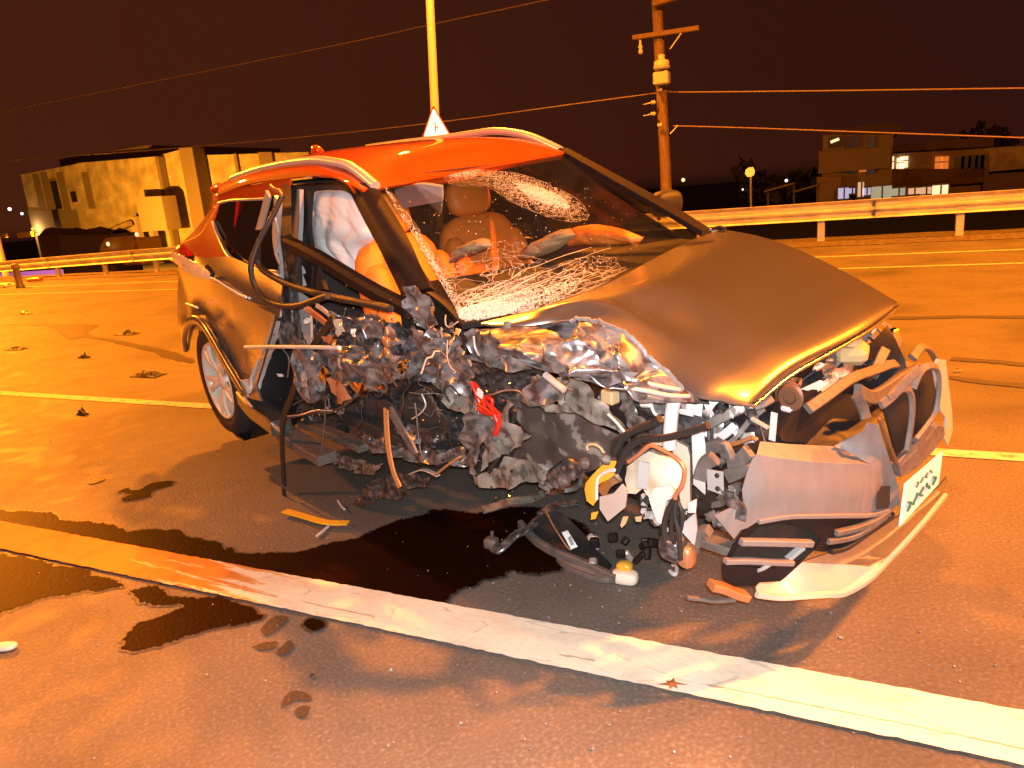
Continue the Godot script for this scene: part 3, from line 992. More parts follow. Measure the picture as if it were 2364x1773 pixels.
func warehouse() -> void:
	var o := thing("warehouse", "long pale warehouse with flat roof lit yellow beyond the left rail", "building", Vector3(-55, -1.7, -45))
	slab(o, "wall", Vector3(-70.508, 6.808, -45.000), Vector3(-62.515, 7.049, -45.000), -1.7, 0.5, M.render_wall)
	slab(o, "wall", Vector3(-62.523, 7.107, -45.020), Vector3(-52.874, 6.742, -45.020), -1.7, 0.5, M.render_wall)
	slab(o, "wall", Vector3(-53.549, 6.832, -45.600), Vector3(-50.465, 7.070, -45.600), -1.7, 0.5, M.render_wall)
	slab(o, "wall", Vector3(-50.035, 6.557, -46.200), Vector3(-38.143, 5.690, -46.200), -1.7, 0.5, M.render_wall)
	slab(o, "pilaster", Vector3(-49.836, 7.152, -44.800), Vector3(-48.360, 7.005, -44.800), -1.7, 1.2, M.dark_wall)
	slab(o, "pilaster", Vector3(-52.773, 6.700, -44.900), Vector3(-52.423, 6.698, -44.900), -1.7, 0.6, M.dark_wall)
	slab(o, "pilaster", Vector3(-45.395, 6.268, -46.000), Vector3(-45.083, 6.238, -46.000), -1.7, 0.4, M.dark_wall)
	slab(o, "pilaster", Vector3(-42.866, 6.126, -46.000), Vector3(-41.507, 6.015, -46.000), -1.7, 0.4, M.dark_wall)
	slab(o, "roof", Vector3(-66.878, 7.840, -46.500), Vector3(-62.865, 7.932, -46.500), 6.0, 16.0, M.roof_dark)
	slab(o, "roof", Vector3(-63.031, 7.855, -46.600), Vector3(-55.276, 7.913, -46.600), 6.0, 16.0, M.roof_dark)
	# recessed dark strips on the left gable
	for k in 4:
		var a: Vector3 = [Vector3(-68.823, 6.702, -44.950), Vector3(-67.662, 6.745, -44.950), Vector3(-66.686, 6.129, -44.950), Vector3(-65.454, 6.555, -44.950)][k]
		var c: Vector3 = [Vector3(-69.332, 1.812, -44.950), Vector3(-68.352, 1.758, -44.950), Vector3(-67.192, 1.694, -44.950), Vector3(-66.199, 1.639, -44.950)][k]
		slab(o, "louvre_strip", a, Vector3(a.x + 0.95, a.y, a.z), c.y, 0.12, M.dark_wall)
	for k in 3:
		var a: Vector3 = [Vector3(-66.454, 5.873, -44.900), Vector3(-67.150, 3.466, -44.900), Vector3(-64.085, 4.801, -44.900)][k]
		slab(o, "window", a, Vector3(a.x + [0.8, 0.8, 0.7][k], a.y, a.z), a.y - [2.4, 1.9, 0.9][k], 0.06, M.dark_pane)
	slab(o, "door_recess", Vector3(-62.143, 6.270, -44.960), Vector3(-61.279, 6.253, -44.960), 3.2, 0.1, M.dark_wall)
	slab(o, "cornice", Vector3(-70.594, 3.717, -44.930), Vector3(-63.749, 3.215, -44.930), 1.6, 0.06, M.dark_wall)
	# the lit box on legs in front of the wall
	o = thing("raised_hopper", "pale box raised on two legs before the warehouse wall", "hopper", Vector3(-60, -1.7, -43))
	slab(o, "box", Vector3(-53.626, 3.641, -43.000), Vector3(-50.660, 3.530, -43.000), 0.9, 1.4, M.house_wall)
	slab(o, "leg", Vector3(-55.099, 2.202, -43.300), Vector3(-54.453, 2.162, -43.300), -1.7, 0.5, M.house_wall)
	slab(o, "leg", Vector3(-53.224, 2.194, -43.300), Vector3(-52.752, 2.164, -43.300), -1.7, 0.5, M.house_wall)
	var b := MB.new()
	b.bar(pv([Vector3(-57.585, 1.005, -42.600) - o.position, Vector3(-54.372, 1.655, -42.600) - o.position]), 0.5, 0.4)
	put("shade_bar", b.mesh(), M.dark_wall, o)  # dark bar standing in for a diagonal shadow across the wall
	small_light("flood_lamp", "yellow flood lamp hidden behind the skip, added to light the warehouse wall", Vector3(-47.798, 0.772, -34.000), 0.12, M.far_lamp_glow, lin(1.0, 0.36, 0.02), 620)  # added lamp, set well out from the wall to spread its light
	small_light("flood_lamp", "white flood lamp at the warehouse's left bottom corner", Vector3(-69.676, 1.935, -44.400), 0.14, M.far_lamp_glow, lin(1.0, 0.6, 0.2), 6)


func left_yard() -> void:
	# brown skip and yellow tub in the yard
	var o := thing("waste_skip", "brown open skip heaped with scrap beyond the left rail", "skip", Vector3(-40, -1.7, -30))
	slab(o, "side", Vector3(-44.834, 1.266, -30.000), Vector3(-40.697, 1.050, -30.000), -1.7, 2.2, M.dark_wall)
	var b := MB.new()
	var rows := []
	var n := noise(77, 0.9)
	var x0: Vector3 = Vector3(-46.731, 1.533, -30.000)
	var x1: Vector3 = Vector3(-40.638, 1.047, -30.000)
	for i in 5:
		var row := PackedVector3Array()
		for j in 15:
			var t := j / 14.0
			var p := x0.lerp(x1, t)
			row.append(Vector3(p.x, p.y - 0.15 + 0.9 * sin(PI * i / 4.0) * (0.25 + 0.6 * absf(n.get_noise_2d(j * 0.9, i * 0.9))), -30.1 - i * 0.5) - o.position)
		rows.append(row)
	b.sheet(rows, 0.05, false, true)
	put("scrap_heap", b.mesh(), M.roof_dark, o)
	slab(o, "end_board", Vector3(-47.121, 1.327, -30.200), Vector3(-45.073, 1.428, -30.200), -1.7, 2.0, M.roof_dark)
	o = thing("yellow_loader", "bright yellow loader bucket with two white lamps beside the skip", "loader", Vector3(-36, -1.7, -29))
	b = MB.new()
	var c0: Vector3 = Vector3(-39.217, 0.902, -29.000)
	var c1: Vector3 = Vector3(-36.495, 0.913, -29.000)
	var low: Vector3 = Vector3(-37.947, 0.192, -29.000)
	rows = []
	for i in 7:
		var a := i / 6.0
		var row := PackedVector3Array()
		for j in 9:
			var p := c0.lerp(c1, j / 8.0)
			row.append(Vector3(p.x, lerpf(p.y, low.y - 0.3, sin(a * PI / 2)), -29 + 0.55 * sin(a * PI)) - o.position)
		rows.append(row)
	b.sheet(rows, 0.06, true)
	put("bucket", b.mesh(), M.yellow_paint, o)
	b = MB.new()
	b.box((c0 + c1) / 2 - o.position + Vector3(0, -0.9, -1.1), Vector3(1.7, 1.5, 1.6), Basis(), 0.1)
	put("body", b.mesh(), M.yellow_paint, o)
	for k in 2:
		b = MB.new()
		b.lathe([Vector3(-35.709, 0.966, -28.300), Vector3(-38.155, 0.571, -28.300)][k] - o.position, Basis(Vector3.RIGHT, Vector3.BACK, Vector3.DOWN), PackedVector2Array([Vector2(0, 0.1), Vector2(0.11, 0.06), Vector2(0.13, 0), Vector2(0, -0.1)]), 12)
		put("work_lamp", b.mesh(), M.window_warm, o)
	# parked dark car at the far left
	o = thing("parked_car", "dark parked car at the left edge behind the rail", "car", Vector3(-45.177, 0.002, -27.000))
	o.position.y = -1.7
	b = MB.new()
	var prof := PackedVector2Array([Vector2(-2.1, 0.35), Vector2(-2.15, 0.8), Vector2(-1.6, 0.95), Vector2(-0.9, 1.42), Vector2(0.7, 1.42), Vector2(1.35, 0.98), Vector2(2.0, 0.85), Vector2(2.1, 0.35)])
	b.sweep(pv([Vector3(0, 0, 0), Vector3(0, 0, -1.6)]), prof)
	put("body", b.mesh(), M.body, o)
	for s in [[-1.3, 0.1], [1.3, 0.1], [-1.3, -1.7], [1.3, -1.7]]:
		b = MB.new()
		b.lathe(Vector3(s[0], 0.33, s[1]), Basis(Vector3.RIGHT, Vector3.BACK, Vector3.DOWN), PackedVector2Array([Vector2(0, -0.1), Vector2(0.3, -0.1), Vector2(0.33, -0.07), Vector2(0.33, 0.07), Vector2(0.3, 0.1), Vector2(0, 0.1)]), 18)
		put("wheel", b.mesh(), M.tyre, o)
	block("window", Vector3(-0.1, 1.18, 0.01), Vector3(1.7, 0.34, 0.04), M.dark_pane, o)
	b = MB.new()
	b.lathe(Vector3(2.05, 0.72, 0.05), Basis(Vector3.UP, Vector3.RIGHT, Vector3.BACK), PackedVector2Array([Vector2(0, -0.05), Vector2(0.13, 0), Vector2(0, 0.06)]), 10)
	put("headlight", b.mesh(), M.window_warm, o)
	o.rotation.y = 0.25
	small_light("yard_light", "upper of the two cold white lights left of the warehouse", Vector3(-97.759, 4.776, -60.000), 0.22, M.white_glow, Color.WHITE, 0)
	small_light("yard_light", "lower of the two cold white lights left of the warehouse", Vector3(-95.532, 4.078, -60.000), 0.18, M.white_glow, Color.WHITE, 0)
	tag(block("yellow_barrier", Vector3(-54.309, 1.479, -34.000), Vector3(1.6, 0.35, 0.2), M.yellow_paint, self), "yellow barrier board left of the skip", "barrier")
	tag(block("yellow_barrier", Vector3(-56.939, 1.520, -34.000), Vector3(0.9, 0.3, 0.2), M.yellow_paint, self), "short yellow barrier board at the left edge above the dark car", "barrier")
	# purple strip light under the rail
	o = thing("purple_light_sign", "purple glowing strip seen under the rail at the left", "sign", Vector3(-39.289, -0.541, -24.000))
	var pa: Vector3 = Vector3(-42.748, -0.619, -24.000)
	var pb: Vector3 = Vector3(-36.119, -0.568, -24.000)
	b = MB.new()
	b.bar(pv([pa - o.position, pb - o.position]), 0.1, 0.42)
	put("light_strip", b.mesh(), M.purple_glow, o)
	b = MB.new()
	b.bar(pv([pa - o.position + Vector3(0, -0.5, -0.2), pb - o.position + Vector3(0, -0.5, -0.2)]), 0.2, 0.7)
	put("backboard", b.mesh(), M.roof_dark, o)
	# marker post by the left rail
	var at := Vector3(-21.406, 0.000, -12.915)
	o = thing("marker_post", "short weathered marker post before the left end of the rail", "bollard", at)
	b = MB.new()
	b.lathe(Vector3.ZERO, Basis(), PackedVector2Array([Vector2(0.11, 0), Vector2(0.12, 0.06), Vector2(0.09, 0.1), Vector2(0.085, 0.52), Vector2(0.1, 0.54), Vector2(0.1, 0.62), Vector2(0.05, 0.68), Vector2(0, 0.69)]), 14)
	put("post", b.mesh(), M.frame_metal, o)
	b = MB.new()
	b.lathe(Vector3(0, 0.54, 0), Basis(), PackedVector2Array([Vector2(0.104, 0), Vector2(0.104, 0.08)]), 14)
	put("band", b.mesh(), M.dark_wall, o)
	o = thing("rag", "small crumpled pale rag lying at the foot of the left rail", "litter", Vector3(-22.678, 0.020, -13.249))
	b = MB.new()
	rows = []
	n = noise(5, 7.0)
	for i in 6:
		var row := PackedVector3Array()
		for j in 8:
			row.append(Vector3(j * 0.1 - 0.35, 0.07 + 0.1 * n.get_noise_2d(i * 0.3, j * 0.3), i * 0.06 - 0.15))
		rows.append(row)
	b.sheet(rows, 0.004, false, true)
	put("cloth", b.mesh(), M.paper, o)
	o = thing("brick_fragment", "reddish lump lying under the rail beside the marker post", "debris", Vector3(-22.940, 0.030, -14.325))
	b = MB.new()
	b.box(Vector3(0, 0.06, 0), Vector3(0.4, 0.12, 0.25), Basis(Vector3.UP, 0.5), 0.03)
	put("lump", b.mesh(), M.copper, o)


func houses() -> void:
	var o := thing("terrace_house", "dark red three storey house beyond the right rail", "house", Vector3(-1.254, -0.835, -62.000))
	o.position.y = -1.9
	slab(o, "wall", Vector3(-3.541, 3.800, -62.000), Vector3(1.105, 3.352, -62.000), -1.9, 8, M.house_wall)
	var b := MB.new()
	var q := [Vector3(-3.953, 4.029, -61.800), Vector3(1.073, 4.068, -61.800), Vector3(1.692, 3.650, -61.800), Vector3(1.364, 3.271, -61.800), Vector3(-3.621, 3.754, -61.800)]
	var lo := PackedVector3Array()
	for p in q:
		lo.append(p - o.position)
	b.fill(lo, 3.0, Vector3(0, 0, 1), 8.2)
	put("roof", b.mesh(), M.roof_dark, o)
	slab(o, "balcony_band", Vector3(-3.769, 2.606, -61.500), Vector3(0.959, 2.424, -61.500), 1.0, 0.6, M.house_wall)
	slab(o, "balcony_band", Vector3(-3.865, 0.765, -61.300), Vector3(-2.192, 0.673, -61.300), -1.4, 0.8, M.house_wall)
	for k in 7:
		var p: Vector3 = [Vector3(-3.111, 3.511, -61.900), Vector3(-2.053, 3.448, -61.900), Vector3(-0.608, 3.296, -61.900), Vector3(-3.266, 1.979, -61.900), Vector3(-2.241, 1.787, -61.900), Vector3(-1.779, 1.696, -61.900), Vector3(-0.601, 1.683, -61.900)][k]
		var sz: Vector2 = [Vector2(0.9, 0.75), Vector2(1.0, 0.8), Vector2(0.5, 0.8), Vector2(0.9, 0.9), Vector2(0.6, 0.9), Vector2(0.6, 0.9), Vector2(0.6, 1.0)][k]
		block("window", p - o.position + Vector3(sz.x / 2, -sz.y / 2, 0.03), Vector3(sz.x, sz.y, 0.1), M.dark_pane, o)
	block("lit_window", Vector3(-0.810, 1.175, -61.850) - o.position, Vector3(0.5, 0.6, 0.1), M.window_orange, o)
	block("wall_lamp", Vector3(-2.709, 3.243, -61.700) - o.position, Vector3(0.6, 0.2, 0.15), M.window_warm, o, Basis(Vector3(0, 0, 1), 0.3))
	o = thing("long_house", "long low building with lit upper windows beyond the right rail", "building", Vector3(5.126, -0.961, -63.000))
	o.position.y = -1.9
	slab(o, "wall", Vector3(1.135, 1.957, -63.000), Vector3(7.109, 1.766, -63.000), -1.9, 8, M.house_wall)
	slab(o, "wall", Vector3(7.062, 1.782, -62.600), Vector3(12.723, 1.616, -62.600), 0.2, 8, M.render_wall)
	slab(o, "eaves", Vector3(0.994, 2.083, -62.800), Vector3(7.321, 1.850, -62.800), 2.55, 8.4, M.roof_dark)
	slab(o, "awning", Vector3(1.114, 0.908, -62.000), Vector3(6.843, 0.403, -62.000), -0.5, 1.2, M.roof_dark)
	slab(o, "lower_wall", Vector3(6.900, 0.030, -62.300), Vector3(12.808, -0.038, -62.300), -1.9, 1, M.dark_wall)
	var lit := [Vector3(0.310, 1.264, -62.900), Vector3(0.954, 1.302, -62.900), Vector3(1.650, 1.191, -62.900), Vector3(1.865, 1.314, -62.900), Vector3(4.082, 1.017, -62.900), Vector3(4.439, 0.985, -62.900)]
	for k in 6:
		var sz: Vector2 = [Vector2(0.75, 1.35), Vector2(0.55, 0.95), Vector2(0.5, 0.9), Vector2(0.55, 0.8), Vector2(0.5, 0.95), Vector2(0.5, 0.95)][k]
		var f := block("lit_window", lit[k] - o.position + Vector3(0, 0, 0.05), Vector3(sz.x, sz.y, 0.1), M.window_warm if k < 4 else M.window_orange, o)
		block("glazing_bar", Vector3(lit[k].x, lit[k].y, lit[k].z) - o.position + Vector3(0, 0.1, 0.12), Vector3(sz.x, 0.06, 0.05), M.house_wall, f)
	for k in 5:
		var p: Vector3 = [Vector3(5.349, 0.902, -62.900), Vector3(5.761, 0.957, -62.900), Vector3(6.175, 0.919, -62.900), Vector3(6.586, 0.881, -62.900), Vector3(6.910, 0.897, -62.900)][k]
		block("window", p - o.position, Vector3(0.6, 0.9, 0.1), M.dark_pane, o)
	slab(o, "column", Vector3(6.764, 1.313, -61.800), Vector3(7.042, 1.305, -61.800), -1.9, 0.4, M.dark_wall)
	# lit shop windows low down
	var names := ["bluish lit shop window at the left end of the row", "small bluish lit pane beside the leftmost shop window", "orange tinged lit shop window, tallest of the row", "pale lit pane right of the orange shop window", "greenish white lit shop window, widest of the row", "dim green lit shop window", "left cream lit shop window", "right cream lit shop window", "bright cream shop window at the row's right end"]
	for k in 9:
		var p: Vector3 = [Vector3(-1.981, -0.496, -60.000), Vector3(-1.447, -0.365, -60.000), Vector3(-0.854, -0.315, -60.000), Vector3(-0.497, -0.485, -60.000), Vector3(0.467, -0.623, -60.000), Vector3(1.524, -0.666, -60.000), Vector3(2.495, -0.684, -60.000), Vector3(3.202, -0.702, -60.000), Vector3(4.065, -0.713, -60.000)][k]
		var sz: Vector2 = [Vector2(0.7, 0.75), Vector2(0.4, 0.35), Vector2(0.4, 1.0), Vector2(0.55, 0.5), Vector2(1.3, 0.85), Vector2(0.85, 0.5), Vector2(0.7, 0.4), Vector2(0.7, 0.45), Vector2(0.95, 0.6)][k]
		var w := thing("lit_shop_window", names[k], "shop window", p, "lit shop windows beyond the right rail")
		block("pane", Vector3.ZERO, Vector3(sz.x, sz.y, 0.08), [M.shop_blue, M.shop_blue, M.shop_cream, M.shop_blue, M.shop_green, M.shop_green, M.shop_cream, M.shop_cream, M.window_warm][k], w)
		block("frame", Vector3(0, 0, -0.08), Vector3(sz.x + 0.2, sz.y + 0.2, 0.08), M.dark_wall, w)
		block("mullion", Vector3(0.05, 0, 0.06), Vector3(0.1, sz.y, 0.05), M.dark_wall, w)
	# shelters with lit roofs
	o = thing("shed", "low open shed with lit sloping roof edge left of the house", "shed", Vector3(-5.786, -0.149, -55.000))
	o.position.y = -1.9
	b = MB.new()
	b.bar(pv([Vector3(-6.676, 0.173, -55.000) - o.position, Vector3(-4.831, 0.561, -55.000) - o.position]), 2.0, 0.12)
	b.bar(pv([Vector3(-4.825, 0.005, -55.000) - o.position, Vector3(-3.290, 0.357, -55.000) - o.position]), 2.0, 0.1)
	put("roof", b.mesh(), M.house_wall, o)
	for k in 3:
		b = MB.new()
		var p: Vector3 = [Vector3(-6.542, 0.135, -55.000), Vector3(-4.873, 0.484, -55.000), Vector3(-3.373, 0.275, -55.000)][k] - o.position
		b.box(Vector3(p.x, p.y / 2, p.z), Vector3(0.12, p.y, 0.12))
		put("post", b.mesh(), M.dark_wall, o)
	# the lit lamp in the distance
	o = thing("distant_street_lamp", "lit orange street lamp in the distance right of the utility pole", "street lamp", Vector3(-7.877, 1.508, -56.000))
	b = MB.new()
	b.lathe(Vector3.ZERO, Basis(Vector3(0, 0, 1), -0.6), PackedVector2Array([Vector2(0, -0.34), Vector2(0.25, -0.22), Vector2(0.34, 0), Vector2(0.25, 0.24), Vector2(0, 0.4)]), 14)
	put("bulb", b.mesh(), M.far_lamp_glow, o)
	b = MB.new()
	b.tube(pv([Vector3(0.02, -3.4, -0.5), Vector3(0, -0.2, -0.45)]), 0.07, 8)
	put("mast", b.mesh(), M.pole, o)
	var l := OmniLight3D.new()
	l.name = "lamp_light"
	l.light_color = lin(1, 0.3, 0.03)
	l.light_energy = 10
	l.omni_range = 80
	l.light_size = 0.3
	l.shadow_enabled = true
	o.add_child(l)
	small_light("distant_light", "white light above the shed roof", Vector3(-5.664, 0.731, -58.000), 0.11, M.white_glow, Color.WHITE, 0)
	small_light("distant_light", "warm white light between the utility pole and the distant lamp", Vector3(-12.978, 1.376, -58.000), 0.15, M.window_warm, Color.WHITE, 0)
	small_light("distant_light", "tiny light left of the distant lamp's mast", Vector3(-8.663, 0.347, -58.000), 0.07, M.white_glow, Color.WHITE, 0)
	# a distant tree line as one dark mass
	b = MB.new()
	var n := noise(19, 0.35)
	var crown := []
	for k in 900:
		var x := rng.randf_range(-12, 30)
		var hgt := 3.2 + 2.2 * n.get_noise_1d(x * 0.6) + (0.8 if x > 6 else 0.0)
		var c := Vector3(x, -1.5 + hgt * sqrt(rng.randf()), -76 + rng.randf_range(-2, 2))
		var r := rng.randf_range(0.25, 0.7)
		var a := Vector3(rng.randf_range(-1, 1), rng.randf_range(-1, 1), rng.randf_range(-0.6, 0.6)).normalized() * r
		var d := Vector3(rng.randf_range(-1, 1), rng.randf_range(-1, 1), rng.randf_range(-0.6, 0.6)).normalized() * r
		b.tri(c - a, c + d, c + a)
		b.tri(c - a, c - d * 0.8, c + a)
	tag(put("tree_line", b.mesh(), M.leaf_dark, self, "stuff"), "dark mass of trees behind the houses at the right", "trees")


const N := Vector3(0.5, 0.3, 0.8)


func scrap(rim: Array, count: int, lo: float, hi: float, mats: Array, dz: float) -> void:
	for k in count:
		var i := rng.randi_range(1, rim.size() - 2)
		var r1 := sqrt(rng.randf())
		var r2 := rng.randf()
		var p: Vector3 = rim[0] * (1 - r1) + rim[i] * r1 * (1 - r2) + rim[i + 1] * r1 * r2
		p.z += rng.randf_range(-dz * 1.6, dz * 0.35)
		var size := rng.randf_range(lo, hi)
		var m: Material = mats[rng.randi() % mats.size()]
		var kind := rng.randf()
		var b := MB.new()
		var dir := Vector3(rng.randf_range(-1, 1), rng.randf_range(-1, 1), rng.randf_range(-0.5, 0.5)).normalized()
		if kind < 0.62:
			var rows := []
			var side := dir.cross(Vector3(0.4, 0.3, 1)).normalized()
			var nrm := dir.cross(side).normalized()
			var f := folds(rng.randi() % 9999, size * 0.12, 0.45 / size)
			var en := noise(rng.randi() % 9999, 0.9)
			var w := rng.randf_range(0.2, 0.6)
			var curl := rng.randf_range(0.3, 1.8) * (1.0 if rng.randf() < 0.5 else -1.0)
			var curl2 := rng.randf_range(-1.4, 1.4)
			for a in 8:
				var row := PackedVector3Array()
				for c in 11:
					var x := c / 10.0 - 0.5
					var y := (a / 7.0 - 0.5) * w * (0.75 + 0.5 * en.get_noise_2d(c, 3.0 if a < 4 else 40.0)) * (1.0 - 1.6 * x * x)
					var th := curl * x
					var q: Vector3 = p + dir * size * sin(th) / curl + nrm * size * ((1.0 - cos(th)) / absf(curl) + curl2 * y * y) + side * size * (y + 0.12 * en.get_noise_2d(c * 0.7, 90.0))
					row.append(q + f.call(q))
				rows.append(row)
			b.sheet(rows, 0.003, rng.randf() < 0.9)
			put("metal_shard", b.mesh(), m, car)
		elif kind < 0.85:
			var pts := [p - dir * size * 0.6]
			for c in 3:
				pts.append(p + dir * size * (c * 0.4 - 0.2) + Vector3(rng.randf_range(-1, 1), rng.randf_range(-1, 1), rng.randf_range(-1, 1)) * size * 0.22)
			b.bar(curve(PackedVector3Array(pts), 9), rng.randf_range(0.012, 0.03), rng.randf_range(0.004, 0.012), Vector3(0.2, 0.4, 1))
			put("bent_strip", b.mesh(), m, car)
		else:
			var pts := [p]
			for c in 4:
				pts.append(pts[-1] + Vector3(rng.randf_range(-1, 1), rng.randf_range(-1.2, 0.5), rng.randf_range(-0.5, 0.6)) * size * 0.5)
			b.tube(curve(PackedVector3Array(pts), 14), rng.randf_range(0.002, 0.006), 6)
			put("loose_cable", b.mesh(), M.rubber if rng.randf() < 0.7 else M.copper_dark, car)


func wheel(at: Vector3, out: float) -> Node3D:
	var w := Node3D.new()
	w.name = "wheel"
	car.add_child(w, true)
	w.position = at
	var bs := Basis(Vector3.RIGHT, Vector3(0, 0, out), Vector3(0, -out, 0))
	var b := MB.new()
	b.lathe(Vector3.ZERO, bs, PackedVector2Array([Vector2(0.222, 0.09), Vector2(0.25, 0.102), Vector2(0.30, 0.10), Vector2(0.322, 0.075), Vector2(0.33, 0.04), Vector2(0.33, -0.06), Vector2(0.315, -0.1), Vector2(0.22, -0.11)]), 44)
	put("tyre", b.mesh(), M.tyre, w)
	b = MB.new()
	b.lathe(Vector3.ZERO, bs, PackedVector2Array([Vector2(0.226, 0.092), Vector2(0.222, 0.1), Vector2(0.212, 0.095), Vector2(0.204, 0.07), Vector2(0.2, -0.05), Vector2(0.226, -0.09)]), 44)
	put("rim", b.mesh(), M.alloy, w)
	b = MB.new()
	b.lathe(Vector3.ZERO, bs, PackedVector2Array([Vector2(0, 0.0), Vector2(0.15, 0.0), Vector2(0.16, -0.02), Vector2(0.2, -0.03)]), 30)
	put("brake_disc", b.mesh(), M.dark_metal, w)
	for k in 5:
		for h in [-1.0, 1.0]:
			var a: float = TAU * k / 5 + 0.35 + h * 0.17
			var a2: float = TAU * k / 5 + 0.35 + h * 0.075
			var r0 := bs * Vector3(cos(a2) * 0.045, 0.062, sin(a2) * 0.045)
			var r1 := bs * Vector3(cos(a) * 0.13, 0.085, sin(a) * 0.13)
			var r2 := bs * Vector3(cos(a + h * 0.02) * 0.212, 0.08, sin(a + h * 0.02) * 0.212)
			b = MB.new()
			b.bar(curve(pv([r0, r1, r2]), 7), 0.036, 0.024, Vector3(0, 0, out), 0.3)
			put("spoke", b.mesh(), M.alloy, w)
	b = MB.new()
	b.lathe(Vector3.ZERO, bs, PackedVector2Array([Vector2(0.058, 0.03), Vector2(0.055, 0.075), Vector2(0.03, 0.083), Vector2(0, 0.084)]), 24)
	put("hub_cap", b.mesh(), M.alloy, w)
	return w


func seat(at: Vector3, turn: float, lean: float) -> void:
	var s := Node3D.new()
	s.name = "seat"
	car.add_child(s, true)
	s.position = at
	s.rotation = Vector3(0, turn, 0)
	var bk := Basis(Vector3(0, 0, 1), lean)
	var b := MB.new()
	b.cushion(Vector3(0, 0.28, 0) + bk * Vector3(0, 0.0, 0), Vector3(0.16, 0.60, 0.50), bk, 0.55)
	put("backrest", b.mesh(), M.leather, s)
	for z in [-0.2, 0.2]:
		b = MB.new()
		b.cushion(bk * Vector3(0.06, 0.0, 0) + Vector3(0, 0.22, z), Vector3(0.16, 0.5, 0.12), bk, 0.7)
		put("side_bolster", b.mesh(), M.leather, s)
	b = MB.new()
	b.cushion(bk * Vector3(0, 0.39, 0) + Vector3(0, 0.28, 0), Vector3(0.11, 0.19, 0.27), bk, 0.6)
	put("headrest", b.mesh(), M.leather, s)
	b = MB.new()
	b.cushion(Vector3(0.16, -0.2, -0.04), Vector3(0.42, 0.16, 0.44), Basis(), 0.5)
	put("cushion", b.mesh(), M.dark_cloth, s)  # leather seat base coloured dark, the shade there put into its colour
	for z in [-0.06, 0.06]:
		b = MB.new()
		b.tube(pv([bk * Vector3(0, 0.2, z) + Vector3(0, 0.28, 0), bk * Vector3(0, 0.42, z) + Vector3(0, 0.28, 0)]), 0.008, 6)
		put("headrest_post", b.mesh(), M.chrome, s)


func on_grid(G: Array, u: float, v: float, off: float) -> Vector3:
	var nv := G.size()
	var nu: int = G[0].size()
	var x := clampf(u, 0, 1) * (nu - 1)
	var y := clampf(v, 0, 1) * (nv - 1)
	var i := mini(int(y), nv - 2)
	var j := mini(int(x), nu - 2)
	var a: Vector3 = G[i][j].lerp(G[i][j + 1], x - j)
	var b: Vector3 = G[i + 1][j].lerp(G[i + 1][j + 1], x - j)
	var n: Vector3 = (G[i][j + 1] - G[i][j]).cross(G[i + 1][j] - G[i][j]).normalized()
	if n.x < 0:
		n = -n
	return a.lerp(b, y - i) + n * off


func crack(b: MB, G: Array, p: Vector2, q: Vector2, w: float, jit: float) -> void:
	var n := maxi(2, int(p.distance_to(q) / 0.03))
	var last := on_grid(G, p.x, p.y, 0.004)
	for i in n:
		var t := float(i + 1) / n
		var c := p.lerp(q, t) + Vector2(rng.randf_range(-1, 1), rng.randf_range(-1, 1)) * jit * (1.0 if i < n - 1 else 0.3)
		var nx := on_grid(G, c.x, c.y, 0.004)
		var d := (nx - last).normalized()
		var sd := d.cross(Vector3(0.75, 0.6, 0.2)).normalized() * w * 0.5 * rng.randf_range(0.5, 1.3)
		b.quad(last - sd, nx - sd, nx + sd, last + sd)
		last = nx


func web(b: MB, G: Array, c: Vector2, r: Vector2, turn: float, spokes: int, rings: int, w: float) -> void:
	var f := func(a: float, k: float) -> Vector2:
		return c + (Vector2(cos(a) * r.x, sin(a) * r.y) * k).rotated(turn)
	var angs := []
	for i in spokes:
		angs.append(TAU * i / spokes + rng.randf_range(-0.12, 0.12))
	for a in angs:
		crack(b, G, f.call(a, 0.02), f.call(a, rng.randf_range(0.6, 1.3)), w, 0.006)
	for k in rings:
		var rr: float = pow((k + 1.0) / rings, 1.2) * rng.randf_range(0.85, 1.05)
		for i in spokes:
			if rng.randf() < 0.75:
				crack(b, G, f.call(angs[i], rr), f.call(angs[(i + 1) % spokes] + (TAU if i == spokes - 1 else 0.0), rr * rng.randf_range(0.9, 1.1)), w * 0.8, 0.004)


# a net of cracks with closed cells, finest at its centre
func net(b: MB, G: Array, c: Vector2, r: Vector2, turn: float, count: int, w: float) -> void:
	var pts := PackedVector2Array()
	for k in count:
		var a := rng.randf() * TAU
		var q := pow(rng.randf(), 0.62)
		var p := c + (Vector2(cos(a) * r.x, sin(a) * r.y) * q * 1.15).rotated(turn)
		if p.x > 0.005 and p.x < 0.995 and p.y > 0.01 and p.y < 0.99:
			pts.append(p)
	var t := Geometry2D.triangulate_delaunay(pts)
	var done := {}
	for i in range(0, t.size(), 3):
		for e in 3:
			var m := mini(t[i + e], t[i + (e + 1) % 3])
			var n := maxi(t[i + e], t[i + (e + 1) % 3])
			if done.has(m * 10000 + n):
				continue
			done[m * 10000 + n] = true
			if rng.randf() < 0.36:
				continue
			var far := ((pts[m] + pts[n]) * 0.5 - c).rotated(-turn) / r
			if pts[m].distance_to(pts[n]) > 0.09:
				continue
			crack(b, G, pts[m], pts[n], w * clampf(1.25 - far.length() * 0.7, 0.35, 1.2), 0.003)


